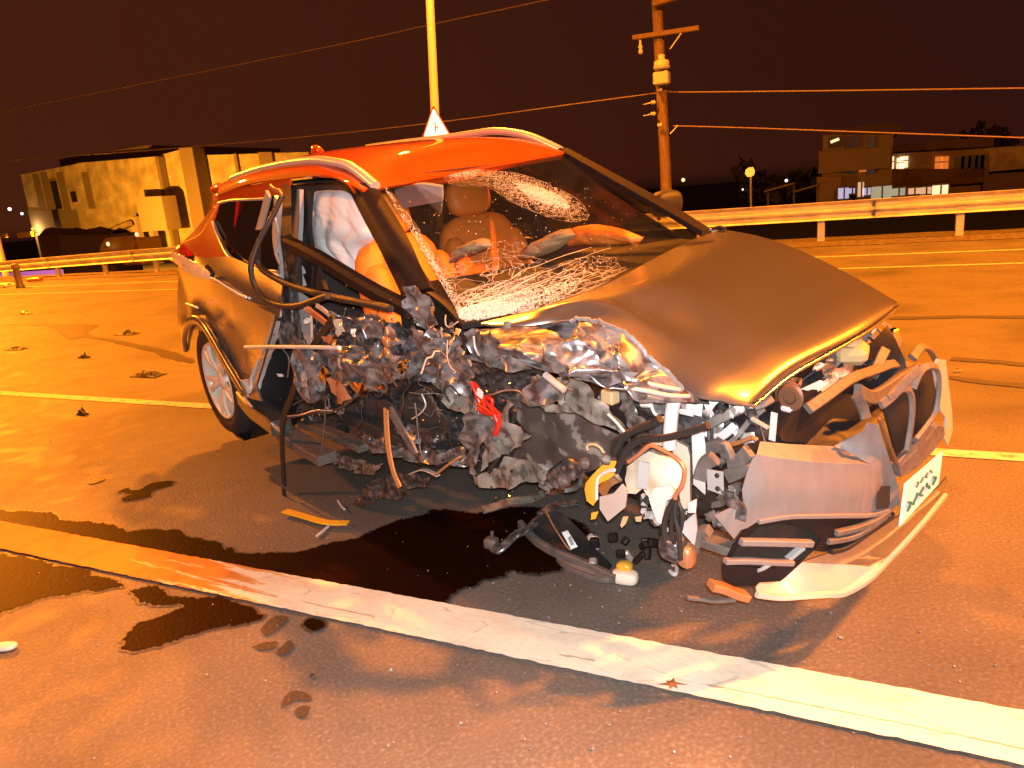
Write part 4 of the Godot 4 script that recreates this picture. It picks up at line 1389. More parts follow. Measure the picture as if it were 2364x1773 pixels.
func crush(b: MB, G: Array, c: Vector2, r: Vector2, turn: float, count: int, size: float) -> void:
	for k in count:
		var a := rng.randf() * TAU
		var q := pow(rng.randf(), 0.75)
		var o := (Vector2(cos(a) * r.x, sin(a) * r.y) * q).rotated(turn)
		var p := c + o
		if p.x < 0.0 or p.x > 1.0 or p.y < 0.0 or p.y > 1.0:
			continue
		var P := on_grid(G, p.x, p.y, 0.006 + 0.006 * rng.randf())
		var s := size * rng.randf_range(0.4, 1.2)
		var t1 := Vector3(rng.randf_range(-1, 1), rng.randf_range(-1, 1), rng.randf_range(-1, 1)).normalized()
		var t2 := t1.cross(Vector3(rng.randf_range(0.2, 1), 0.7, rng.randf_range(-0.5, 0.5))).normalized()
		b.tri(P - t1 * s, P + t1 * s, P + t2 * s)


func build_car() -> void:
	car = thing("wrecked_car", "crashed grey crossover with orange roof, torn open right side and cracked windscreen", "car")
	car.transform = Transform3D(Basis(Vector3(0.904, -0.049, 0.425), Vector3(0.028, 0.998, 0.057), Vector3(-0.427, -0.040, 0.904)).orthonormalized(), Vector3(-1.884, 0.102, -3.279))
	var b := MB.new()
	# roof
	var roof := loft([[Vector3(0.273, 1.409, 0.530), Vector3(0.216, 1.421, 0.270), Vector3(0.193, 1.436, 0.000), Vector3(0.210, 1.454, -0.270), Vector3(0.251, 1.473, -0.540)], [Vector3(0.04, 1.485, 0.53), Vector3(0.08, 1.535, 0.27), Vector3(0.08, 1.55, 0), Vector3(0.05, 1.555, -0.27), Vector3(-0.02, 1.545, -0.54)], [Vector3(-0.35, 1.51, 0.54), Vector3(-0.35, 1.565, 0.27), Vector3(-0.35, 1.58, 0), Vector3(-0.35, 1.585, -0.27), Vector3(-0.35, 1.57, -0.54)], [Vector3(-0.9, 1.505, 0.54), Vector3(-0.9, 1.56, 0.27), Vector3(-0.9, 1.575, 0), Vector3(-0.9, 1.575, -0.27), Vector3(-0.9, 1.55, -0.54)], [Vector3(-1.45, 1.45, 0.53), Vector3(-1.45, 1.51, 0.27), Vector3(-1.45, 1.525, 0), Vector3(-1.45, 1.52, -0.27), Vector3(-1.45, 1.49, -0.53)], [Vector3(-1.74, 1.40, 0.51), Vector3(-1.78, 1.45, 0.27), Vector3(-1.8, 1.465, 0), Vector3(-1.78, 1.46, -0.27), Vector3(-1.74, 1.43, -0.51)]], 25, 36)
	b.sheet(roof, 0.02, true, true)
	var roof_o := put("roof", b.mesh(), M.roof_orange, car)
	b = MB.new()
	var an := Vector3(-1.222, 1.582, 0.050)
	b.cushion(an + Vector3(0.02, -0.01, 0), Vector3(0.14, 0.075, 0.05), Basis(Vector3(0, 0, 1), -0.35), 0.8, 16)
	put("antenna_fin", b.mesh(), M.roof_orange, roof_o)
	# rails
	var rp := PackedVector2Array()
	for k in 10:
		rp.append(Vector2(cos(TAU * k / 10) * 0.024, sin(TAU * k / 10) * 0.02))
	b = MB.new()
	b.sweep(curve(pv([Vector3(0.337, 1.414, 0.575), Vector3(0.242, 1.460, 0.575), Vector3(0.137, 1.498, 0.575), Vector3(0.007, 1.516, 0.575), Vector3(-0.172, 1.530, 0.575), Vector3(-0.452, 1.527, 0.575), Vector3(-0.757, 1.512, 0.575), Vector3(-0.988, 1.493, 0.575), Vector3(-1.200, 1.470, 0.575)]), 50), rp, Vector3.UP, true)
	put("roof_rail", b.mesh(), M.silver, car)
	b = MB.new()
	b.sweep(curve(pv([Vector3(0.213, 1.478, -0.560), Vector3(0.025, 1.547, -0.560), Vector3(-0.137, 1.583, -0.560), Vector3(-0.312, 1.602, -0.560), Vector3(-0.503, 1.599, -0.560), Vector3(-0.707, 1.595, -0.560), Vector3(-0.926, 1.592, -0.560), Vector3(-1.250, 1.591, -0.560), Vector3(-1.696, 1.585, -0.560)]), 50), rp, Vector3.UP, true)
	put("roof_rail", b.mesh(), M.silver, car)
	b = MB.new()
	b.bar(curve(pv([Vector3(0.271, 1.404, 0.530), Vector3(0.215, 1.416, 0.270), Vector3(0.192, 1.430, 0.000), Vector3(0.210, 1.447, -0.270), Vector3(0.250, 1.465, -0.540)]), 16), 0.02, 0.012)
	put("roof_front_seam", b.mesh(), M.roof_orange, roof_o)
	# orange strip above the doors
	b = MB.new()
	b.sheet(loft([[Vector3(0.301, 1.401, 0.580), Vector3(0.180, 1.457, 0.580), Vector3(0.045, 1.486, 0.580), Vector3(-0.155, 1.513, 0.580), Vector3(-0.445, 1.516, 0.580), Vector3(-0.785, 1.502, 0.580), Vector3(-1.060, 1.480, 0.580), Vector3(-1.352, 1.444, 0.580)], [Vector3(0.347, 1.400, 0.625), Vector3(0.203, 1.447, 0.625), Vector3(0.091, 1.471, 0.625), Vector3(-0.070, 1.487, 0.625), Vector3(-0.355, 1.487, 0.625), Vector3(-0.686, 1.475, 0.625), Vector3(-0.951, 1.458, 0.625), Vector3(-1.282, 1.417, 0.625)], [Vector3(0.360, 1.397, 0.645), Vector3(0.214, 1.435, 0.645), Vector3(0.114, 1.458, 0.645), Vector3(-0.038, 1.463, 0.645), Vector3(-0.322, 1.458, 0.645), Vector3(-0.649, 1.447, 0.645), Vector3(-0.913, 1.430, 0.645), Vector3(-1.276, 1.386, 0.645)]], 40, 8), 0.01, true)
	put("cant_rail", b.mesh(), M.roof_orange, car)
	b = MB.new()
	b.bar(curve(pv([Vector3(0.303, 1.397, 0.650), Vector3(0.262, 1.429, 0.650), Vector3(0.204, 1.449, 0.650), Vector3(0.124, 1.460, 0.650), Vector3(0.025, 1.465, 0.650)]), 14), 0.012, 0.008)
	put("door_seal_lip", b.mesh(), M.roof_orange, car)
	b = MB.new()
	b.sheet(loft([[Vector3(-0.288, 1.458, 0.640), Vector3(-0.493, 1.451, 0.640), Vector3(-0.754, 1.438, 0.640), Vector3(-1.051, 1.417, 0.640), Vector3(-1.280, 1.386, 0.640)], [Vector3(-0.296, 1.412, 0.645), Vector3(-0.526, 1.385, 0.645), Vector3(-0.773, 1.375, 0.645), Vector3(-1.026, 1.365, 0.645), Vector3(-1.289, 1.345, 0.645)]], 20, 5), 0.01, true)
	put("rear_door_frame", b.mesh(), M.roof_orange, car)
	b = MB.new()
	b.bar(curve(pv([Vector3(-1.281, 1.346, 0.655), Vector3(-1.102, 1.362, 0.655), Vector3(-0.843, 1.368, 0.655), Vector3(-0.558, 1.373, 0.655)]), 10), 0.012, 0.012)
	put("window_trim", b.mesh(), M.silver, car)
	# rear spoiler corner
	b = MB.new()
	b.sheet(loft([[Vector3(-1.729, 1.435, 0.520), Vector3(-1.609, 1.453, 0.520), Vector3(-1.505, 1.432, 0.520)], [Vector3(-1.690, 1.413, 0.550), Vector3(-1.556, 1.416, 0.550), Vector3(-1.441, 1.396, 0.550)], [Vector3(-1.713, 1.371, 0.530), Vector3(-1.626, 1.355, 0.530), Vector3(-1.540, 1.363, 0.530)]], 9, 9), 0.02, true)
	put("spoiler_tip", b.mesh(), M.roof_orange, car)
	b = MB.new()
	b.box(Vector3(-1.539, 1.375, 0.560), Vector3(0.09, 0.03, 0.03), Basis(), 0.01)
	put("spoiler_lamp", b.mesh(), M.silver, car)
	# D pillar
	b = MB.new()
	b.sheet(loft([[Vector3(-1.324, 1.393, 0.600), Vector3(-1.361, 1.334, 0.630), Vector3(-1.353, 1.247, 0.680), Vector3(-1.107, 1.169, 0.740), Vector3(-0.875, 1.095, 0.790)], [Vector3(-1.482, 1.385, 0.590), Vector3(-1.513, 1.302, 0.620), Vector3(-1.488, 1.224, 0.680), Vector3(-1.376, 1.150, 0.740), Vector3(-1.254, 1.065, 0.790)], [Vector3(-1.670, 1.405, 0.550), Vector3(-1.682, 1.299, 0.580), Vector3(-1.858, 1.182, 0.630), Vector3(-2.007, 1.113, 0.670), Vector3(-2.179, 1.030, 0.710)]], 14, 12), 0.012, true)
	put("rear_pillar", b.mesh(), M.roof_orange, car)
	b = MB.new()
	b.sheet(loft([[Vector3(-2.200, 1.027, 0.700), Vector3(-1.821, 1.049, 0.740), Vector3(-1.252, 1.069, 0.790), Vector3(-0.859, 1.098, 0.795), Vector3(-0.579, 1.073, 0.800), Vector3(-0.354, 1.053, 0.800), Vector3(-0.208, 1.031, 0.800)], [Vector3(-2.111, 1.016, 0.730), Vector3(-1.671, 1.027, 0.790), Vector3(-1.139, 1.019, 0.830), Vector3(-0.800, 1.025, 0.845), Vector3(-0.503, 1.002, 0.850), Vector3(-0.296, 0.982, 0.850), Vector3(-0.134, 0.967, 0.850)], [Vector3(-2.048, 1.000, 0.750), Vector3(-1.648, 1.003, 0.810), Vector3(-1.020, 0.988, 0.865), Vector3(-0.770, 0.963, 0.875), Vector3(-0.477, 0.935, 0.880), Vector3(-0.291, 0.906, 0.880), Vector3(-0.112, 0.893, 0.880)]], 30, 12), 0.01, true)
	put("shoulder_panel", b.mesh(), M.body, car)
	# rear door and quarter
	plate("rear_side_panel", [Vector3(-2.023, 0.979, 0.760), Vector3(-1.900, 0.905, 0.780), Vector3(-1.960, 0.801, 0.790), Vector3(-2.046, 0.657, 0.800), Vector3(-1.981, 0.566, 0.820), Vector3(-1.871, 0.502, 0.850), Vector3(-1.767, 0.470, 0.870), Vector3(-1.690, 0.484, 0.875), Vector3(-1.622, 0.554, 0.875), Vector3(-1.525, 0.628, 0.875), Vector3(-1.407, 0.662, 0.875), Vector3(-1.294, 0.643, 0.875), Vector3(-1.194, 0.583, 0.875), Vector3(-1.096, 0.505, 0.875), Vector3(-0.995, 0.431, 0.875), Vector3(-0.900, 0.388, 0.875), Vector3(-0.811, 0.366, 0.870), Vector3(-0.614, 0.382, 0.860), Vector3(-0.631, 0.465, 0.865), Vector3(-0.462, 0.614, 0.870), Vector3(-0.318, 0.753, 0.870), Vector3(-0.186, 0.882, 0.870), Vector3(-0.131, 0.909, 0.870), Vector3(-0.369, 0.923, 0.880), Vector3(-0.495, 0.932, 0.880), Vector3(-0.737, 0.970, 0.880), Vector3(-0.998, 0.987, 0.870), Vector3(-1.471, 0.988, 0.820)], 0.045, Vector3(0, 0.1, 1), M.body, car, 0.01, -0.035, null, true, 0.3)
	b = MB.new()
	b.sweep(curve(pv([Vector3(-1.702, 0.486, 0.885), Vector3(-1.666, 0.574, 0.885), Vector3(-1.556, 0.654, 0.885), Vector3(-1.416, 0.708, 0.885), Vector3(-1.300, 0.718, 0.885), Vector3(-1.195, 0.687, 0.885), Vector3(-1.080, 0.607, 0.885), Vector3(-0.966, 0.522, 0.885), Vector3(-0.859, 0.450, 0.885), Vector3(-0.784, 0.396, 0.885)]), 40), PackedVector2Array([Vector2(-0.03, -0.012), Vector2(0.012, -0.012), Vector2(0.026, 0), Vector2(0.012, 0.014), Vector2(-0.03, 0.01)]), Vector3(0, 0, 1), true)
	put("wheel_arch_trim", b.mesh(), M.body, car)
	# wheel housing
	b = MB.new()
	b.lathe(Vector3(-1.24, 0.4, 0.62), Basis(Vector3.RIGHT, Vector3.BACK, Vector3.DOWN), PackedVector2Array([Vector2(0, -0.1), Vector2(0.4, -0.1), Vector2(0.4, 0.2)]), 30)
	put("wheel_housing", b.mesh(), M.rubber, car)
	wheel(Vector3(-1.24, 0.372, 0.775), 1.0)
	wheel(Vector3(-1.28, 0.36, -0.77), -1.0)
	wheel(Vector3(1.31, 0.36, -0.77), -1.0)
	# bent front edge of the rear door, the light it catches put into pale colour
	plate("rear_door_edge", [Vector3(-0.201, 0.886, 0.870), Vector3(-0.286, 0.857, 0.810), Vector3(-0.377, 0.761, 0.800), Vector3(-0.533, 0.636, 0.790), Vector3(-0.651, 0.507, 0.800), Vector3(-0.731, 0.415, 0.810), Vector3(-0.714, 0.408, 0.850), Vector3(-0.758, 0.397, 0.870), Vector3(-0.661, 0.511, 0.875), Vector3(-0.568, 0.576, 0.875), Vector3(-0.364, 0.728, 0.875)], 0.04, Vector3(0.7, 0, 0.7), M.glint_metal, car, 0.006, 0.0, folds(3, 0.01, 6.0))
	plate("rear_door_edge", [Vector3(-0.828, 0.460, 0.870), Vector3(-0.714, 0.485, 0.870), Vector3(-0.764, 0.398, 0.850), Vector3(-0.769, 0.377, 0.870), Vector3(-0.846, 0.372, 0.870)], 0.03, Vector3(0.6, 0, 0.8), M.glint_metal, car, 0.006, 0.0, folds(4, 0.012, 9.0))
	# crumpled tail corner, lamp glints put into a pale diffuse colour
	for k in 1:
		plate("dented_edge_glint", [[Vector3(-1.999, 1.058, 0.760), Vector3(-1.645, 1.055, 0.800), Vector3(-1.286, 1.039, 0.830), Vector3(-0.974, 1.005, 0.870), Vector3(-1.003, 0.985, 0.875), Vector3(-1.366, 0.967, 0.850), Vector3(-1.725, 0.980, 0.800), Vector3(-2.016, 0.996, 0.760)], [Vector3(-1.729, 0.964, 0.810), Vector3(-1.533, 0.983, 0.810), Vector3(-1.461, 0.960, 0.810), Vector3(-1.653, 0.921, 0.810), Vector3(-1.767, 0.911, 0.810)], [Vector3(-1.749, 0.889, 0.820), Vector3(-1.520, 0.917, 0.820), Vector3(-1.534, 0.859, 0.820), Vector3(-1.656, 0.831, 0.820), Vector3(-1.794, 0.826, 0.820)], [Vector3(-1.813, 0.791, 0.830), Vector3(-1.570, 0.833, 0.830), Vector3(-1.505, 0.799, 0.830), Vector3(-1.461, 0.771, 0.830), Vector3(-1.705, 0.752, 0.830), Vector3(-1.818, 0.765, 0.830)], [Vector3(-0.938, 0.945, 0.880), Vector3(-0.839, 0.958, 0.880), Vector3(-0.780, 0.921, 0.880), Vector3(-0.810, 0.904, 0.880), Vector3(-0.895, 0.913, 0.880)]][k], 0.025, Vector3(0.2, 0.3, 1), M.glint_metal, car, 0.004, 0.004, folds(10 + k, 0.006, 9.0), true, 0.02)
	for k in 3:
		wire("dented_edge_glint", [[Vector3(-0.932, 1.000, 0.885), Vector3(-0.806, 0.989, 0.885), Vector3(-0.717, 0.973, 0.885), Vector3(-0.594, 0.957, 0.885)], [Vector3(-0.717, 0.973, 0.885), Vector3(-0.579, 0.952, 0.885), Vector3(-0.468, 0.943, 0.885)], [Vector3(-1.480, 0.803, 0.880), Vector3(-1.381, 0.802, 0.880), Vector3(-1.285, 0.800, 0.880)]][k], 0.006, M.glint_metal, car, 8)  # pale wires standing in for glints along the dents
	plate("tail_light", [Vector3(-1.967, 1.078, 0.740), Vector3(-1.939, 1.094, 0.720), Vector3(-1.617, 1.077, 0.780), Vector3(-1.525, 1.062, 0.800), Vector3(-1.781, 1.042, 0.770)], 0.03, Vector3(0, 0, 1), M.tail_red, car, 0.03)
	wire("fuel_flap_edge", [Vector3(-1.000, 1.050, 0.870), Vector3(-0.956, 1.035, 0.870), Vector3(-0.934, 1.019, 0.870), Vector3(-0.954, 1.003, 0.870)], 0.012, M.black_plastic, car, 6)
	# rear door window
	plate("rear_window", [Vector3(-1.247, 1.343, 0.660), Vector3(-1.091, 1.357, 0.660), Vector3(-0.795, 1.363, 0.660), Vector3(-0.548, 1.367, 0.660), Vector3(-0.383, 1.377, 0.660), Vector3(-0.336, 1.236, 0.720), Vector3(-0.313, 1.038, 0.780), Vector3(-0.500, 1.057, 0.780), Vector3(-0.696, 1.068, 0.770), Vector3(-0.950, 1.088, 0.750), Vector3(-1.161, 1.170, 0.710), Vector3(-1.316, 1.247, 0.680)], 0.1, Vector3(0, 0.2, 1), M.glass_dark, car, 0.004)
	strap("window_moulding", [Vector3(-1.322, 1.249, 0.690), Vector3(-1.147, 1.170, 0.730), Vector3(-0.880, 1.094, 0.785), Vector3(-0.617, 1.067, 0.790), Vector3(-0.379, 1.051, 0.790), Vector3(-0.256, 1.045, 0.790)], 0.014, 0.02, M.silver, car, Vector3(0, 0, 1), 20)
	strap("window_divider", [Vector3(-0.933, 1.357, 0.670), Vector3(-0.967, 1.246, 0.690), Vector3(-0.938, 1.105, 0.740)], 0.022, 0.012, M.tail_red, car, Vector3(0, 0, 1), 8)
	strap("rear_door_bar", [Vector3(-0.436, 1.400, 0.700), Vector3(-0.550, 1.298, 0.700), Vector3(-0.737, 1.144, 0.700)], 0.045, 0.014, M.silver, car, Vector3(0, 0, 1), 8)
	strap("rear_door_pillar", [Vector3(-0.239, 1.386, 0.740), Vector3(-0.283, 1.301, 0.740), Vector3(-0.340, 1.207, 0.740), Vector3(-0.351, 1.112, 0.740), Vector3(-0.375, 1.020, 0.740)], 0.05, 0.02, M.silver, car, Vector3(0, 0, 1), 12)
	for k in 4:
		strap("torn_trim", [[Vector3(-0.270, 1.310, 0.760), Vector3(-0.259, 1.231, 0.760), Vector3(-0.327, 1.148, 0.760), Vector3(-0.297, 1.093, 0.760)], [Vector3(-0.281, 1.440, 0.750), Vector3(-0.244, 1.422, 0.750), Vector3(-0.175, 1.410, 0.750), Vector3(-0.223, 1.369, 0.750)], [Vector3(-0.618, 1.028, 0.780), Vector3(-0.481, 1.025, 0.780), Vector3(-0.354, 1.016, 0.780)], [Vector3(-0.561, 1.072, 0.780), Vector3(-0.503, 1.050, 0.780), Vector3(-0.304, 1.058, 0.780)]][k], 0.018, 0.01, [M.silver, M.copper, M.bent_silver, M.copper][k], car, Vector3(0, 0, 1), 8)
	wire("door_seal", [Vector3(-0.189, 1.397, 0.740), Vector3(-0.179, 1.296, 0.820), Vector3(-0.212, 1.202, 0.880), Vector3(-0.207, 1.115, 0.930), Vector3(-0.206, 1.036, 0.930), Vector3(-0.130, 0.986, 0.930), Vector3(0.024, 0.970, 0.930), Vector3(0.207, 0.985, 0.930), Vector3(0.383, 1.025, 0.930), Vector3(0.508, 1.056, 0.930)], 0.0125, M.rubber, car, 40, 8)
	wire("door_seal", [Vector3(-0.271, 1.184, 0.860), Vector3(-0.294, 1.103, 0.860), Vector3(-0.145, 1.059, 0.860), Vector3(0.124, 1.033, 0.860), Vector3(0.426, 1.027, 0.860), Vector3(0.690, 1.031, 0.860), Vector3(0.831, 1.030, 0.860)], 0.014, M.rubber, car, 30, 8)
	wire("door_seal", [Vector3(-0.531, 0.998, 0.840), Vector3(-0.534, 0.958, 0.840), Vector3(-0.508, 0.940, 0.840)], 0.008, M.silver, car, 6, 6)
	# B pillar
	b = MB.new()
	b.sheet(loft([[Vector3(-0.376, 1.447, 0.620), Vector3(-0.337, 1.322, 0.660), Vector3(-0.319, 1.202, 0.700), Vector3(-0.258, 1.096, 0.720), Vector3(-0.212, 0.989, 0.740)], [Vector3(-0.296, 1.422, 0.620), Vector3(-0.240, 1.323, 0.660), Vector3(-0.191, 1.208, 0.700), Vector3(-0.153, 1.102, 0.720), Vector3(-0.137, 0.996, 0.740)]], 14, 4), 0.03, true)
	put("centre_pillar", b.mesh(), M.black_plastic, car)
	b = MB.new()
	b.sheet(loft([[Vector3(-0.341, 1.408, 0.600), Vector3(-0.313, 1.287, 0.630), Vector3(-0.292, 1.173, 0.660)], [Vector3(-0.272, 1.407, 0.600), Vector3(-0.253, 1.288, 0.630), Vector3(-0.247, 1.175, 0.660)]], 10, 4), 0.02, true)
	put("pillar_trim", b.mesh(), M.plastic_grey, car)
	b = MB.new()
	b.sheet(loft([[Vector3(-0.320, 1.406, 0.580), Vector3(-0.305, 1.223, 0.620), Vector3(-0.275, 1.104, 0.660), Vector3(-0.130, 0.977, 0.700)], [Vector3(-0.223, 1.404, 0.570), Vector3(-0.225, 1.285, 0.600), Vector3(-0.165, 1.182, 0.640), Vector3(0.038, 0.992, 0.700)]], 12, 4), 0.02, true)
	put("belt_cover", b.mesh(), M.black_plastic, car)
	plate("airbag_flap", [Vector3(-0.225, 1.085, 0.700), Vector3(-0.191, 1.078, 0.700), Vector3(-0.149, 1.000, 0.700), Vector3(-0.228, 0.983, 0.700)], 0.05, N, M.bag_cloth, car, 0.004)
	for k in 5:
		b = MB.new()
		b.sheet(loft([[[Vector3(-0.355, 0.976, 0.760), Vector3(-0.366, 0.837, 0.780), Vector3(-0.366, 0.700, 0.800)], [Vector3(-0.295, 0.981, 0.755), Vector3(-0.291, 0.846, 0.775), Vector3(-0.257, 0.717, 0.800)], [Vector3(-0.228, 0.986, 0.750), Vector3(-0.203, 0.856, 0.775), Vector3(-0.160, 0.732, 0.800)], [Vector3(-0.217, 0.977, 0.730), Vector3(-0.161, 0.858, 0.760), Vector3(-0.116, 0.734, 0.780)], [Vector3(-0.279, 1.116, 0.740), Vector3(-0.267, 1.056, 0.750), Vector3(-0.236, 0.984, 0.760)]][k], [[Vector3(-0.312, 0.979, 0.750), Vector3(-0.308, 0.842, 0.770), Vector3(-0.287, 0.710, 0.790)], [Vector3(-0.212, 0.989, 0.760), Vector3(-0.198, 0.858, 0.780), Vector3(-0.168, 0.731, 0.800)], [Vector3(-0.202, 0.986, 0.735), Vector3(-0.149, 0.861, 0.765), Vector3(-0.111, 0.736, 0.785)], [Vector3(-0.131, 0.936, 0.720), Vector3(-0.065, 0.868, 0.750), Vector3(-0.064, 0.740, 0.770)], [Vector3(-0.236, 1.111, 0.730), Vector3(-0.206, 1.059, 0.740), Vector3(-0.176, 0.988, 0.750)]][k]], 10, 4), 0.012, true)
		put("pillar_skin", b.mesh(), M.torn_metal if k != 3 else M.plastic_grey, car)
	b = MB.new()
	b.box(Vector3(-0.045, 0.863, 0.790), Vector3(0.03, 0.022, 0.006), Basis(Vector3(0, 0, 1), 0.3), 0.002)
	put("data_label", b.mesh(), M.white_plastic, car)
	# torn door top bar and A pillar
	b = MB.new()
	b.bar(curve(pv([Vector3(-0.212, 1.188, 0.740), Vector3(0.043, 1.145, 0.740), Vector3(0.274, 1.092, 0.740), Vector3(0.482, 1.044, 0.740), Vector3(0.619, 1.018, 0.740), Vector3(0.746, 0.994, 0.740)]), 20), 0.05, 0.075, Vector3(0.3, 1, 0.3), 0.3)
	put("door_top_bar", b.mesh(), M.black_gloss, car)
	b = MB.new()
	b.sheet(loft([[Vector3(0.192, 1.414, 0.590), Vector3(0.342, 1.299, 0.620), Vector3(0.525, 1.173, 0.660), Vector3(0.694, 1.044, 0.700)], [Vector3(0.283, 1.408, 0.600), Vector3(0.444, 1.302, 0.635), Vector3(0.620, 1.181, 0.675), Vector3(0.784, 1.055, 0.715)], [Vector3(0.276, 1.399, 0.560), Vector3(0.514, 1.259, 0.610), Vector3(0.721, 1.150, 0.660), Vector3(0.882, 1.067, 0.700)]], 24, 9), 0.03, true)
	put("windscreen_pillar", b.mesh(), M.black_gloss, car)
	b = MB.new()
	b.sheet(loft([[Vector3(0.202, 1.462, -0.550), Vector3(0.524, 1.323, -0.550), Vector3(0.826, 1.194, -0.550), Vector3(1.062, 1.086, -0.550)], [Vector3(0.227, 1.460, -0.590), Vector3(0.546, 1.329, -0.590), Vector3(0.846, 1.204, -0.590), Vector3(1.069, 1.095, -0.590)]], 16, 4), 0.03, true)
	put("windscreen_pillar", b.mesh(), M.black_gloss, car)
	# hidden left side, closed
	plate("left_side_panel", [Vector3(-1.95, 0.35, -0.74), Vector3(-1.95, 1.0, -0.72), Vector3(-0.6, 1.0, -0.76), Vector3(0.95, 1.0, -0.76), Vector3(1.55, 0.86, -0.77), Vector3(1.68, 0.72, -0.77), Vector3(1.62, 0.66, -0.8), Vector3(1.55, 0.74, -0.8), Vector3(1.31, 0.8, -0.8), Vector3(1.0, 0.72, -0.8), Vector3(0.9, 0.28, -0.8), Vector3(-0.85, 0.28, -0.8), Vector3(-0.95, 0.72, -0.8), Vector3(-1.28, 0.8, -0.8), Vector3(-1.6, 0.72, -0.8), Vector3(-1.7, 0.4, -0.78)], 0.12, Vector3(0, 0, -1), M.body, car, 0.02, 0.05)
	plate("left_window", [Vector3(-1.7, 1.0, -0.73), Vector3(-1.45, 1.42, -0.56), Vector3(0.0, 1.49, -0.56), Vector3(0.15, 1.44, -0.58), Vector3(0.9, 1.02, -0.72)], 0.2, Vector3(0, 0.3, -1), M.glass_dark, car, 0.004)
	strap("left_pillar", [Vector3(-0.15, 1.0, -0.72), Vector3(-0.2, 1.5, -0.55)], 0.09, 0.04, M.black_plastic, car, Vector3(0, 0, 1), 4)
	plate("tailgate", [Vector3(-1.97, 0.4, 0.7), Vector3(-2.0, 0.95, 0.66), Vector3(-1.75, 1.38, 0.5), Vector3(-1.75, 1.4, -0.5), Vector3(-2.0, 0.95, -0.7), Vector3(-1.97, 0.4, -0.72)], 0.15, Vector3(-1, 0.2, 0), M.body, car, 0.02)
	b = MB.new()
	b.box(Vector3(-0.72, 0.26, -0.05), Vector3(2.45, 0.06, 1.2))
	b.box(Vector3(-1.55, 0.62, 0), Vector3(0.5, 0.6, 1.3))
	put("floor_pan", b.mesh(), M.dark_cloth, car)
	b = MB.new()
	b.cushion(Vector3(-1.0, 0.8, 0), Vector3(0.2, 0.7, 1.2), Basis(Vector3(0, 0, 1), 0.3), 0.4)
	b.cushion(Vector3(-0.8, 0.5, 0), Vector3(0.5, 0.2, 1.2), Basis(), 0.4)
	put("rear_bench", b.mesh(), M.dark_cloth, car)
	plate("headliner", [Vector3(0.2, 1.44, 0.5), Vector3(-1.6, 1.42, 0.5), Vector3(-1.6, 1.42, -0.5), Vector3(0.2, 1.45, -0.5)], 0.3, Vector3(0, 1, 0), M.dark_cloth, car)
	interior()
	windscreen()
	bonnet()
	crushed_side()
	front_end()


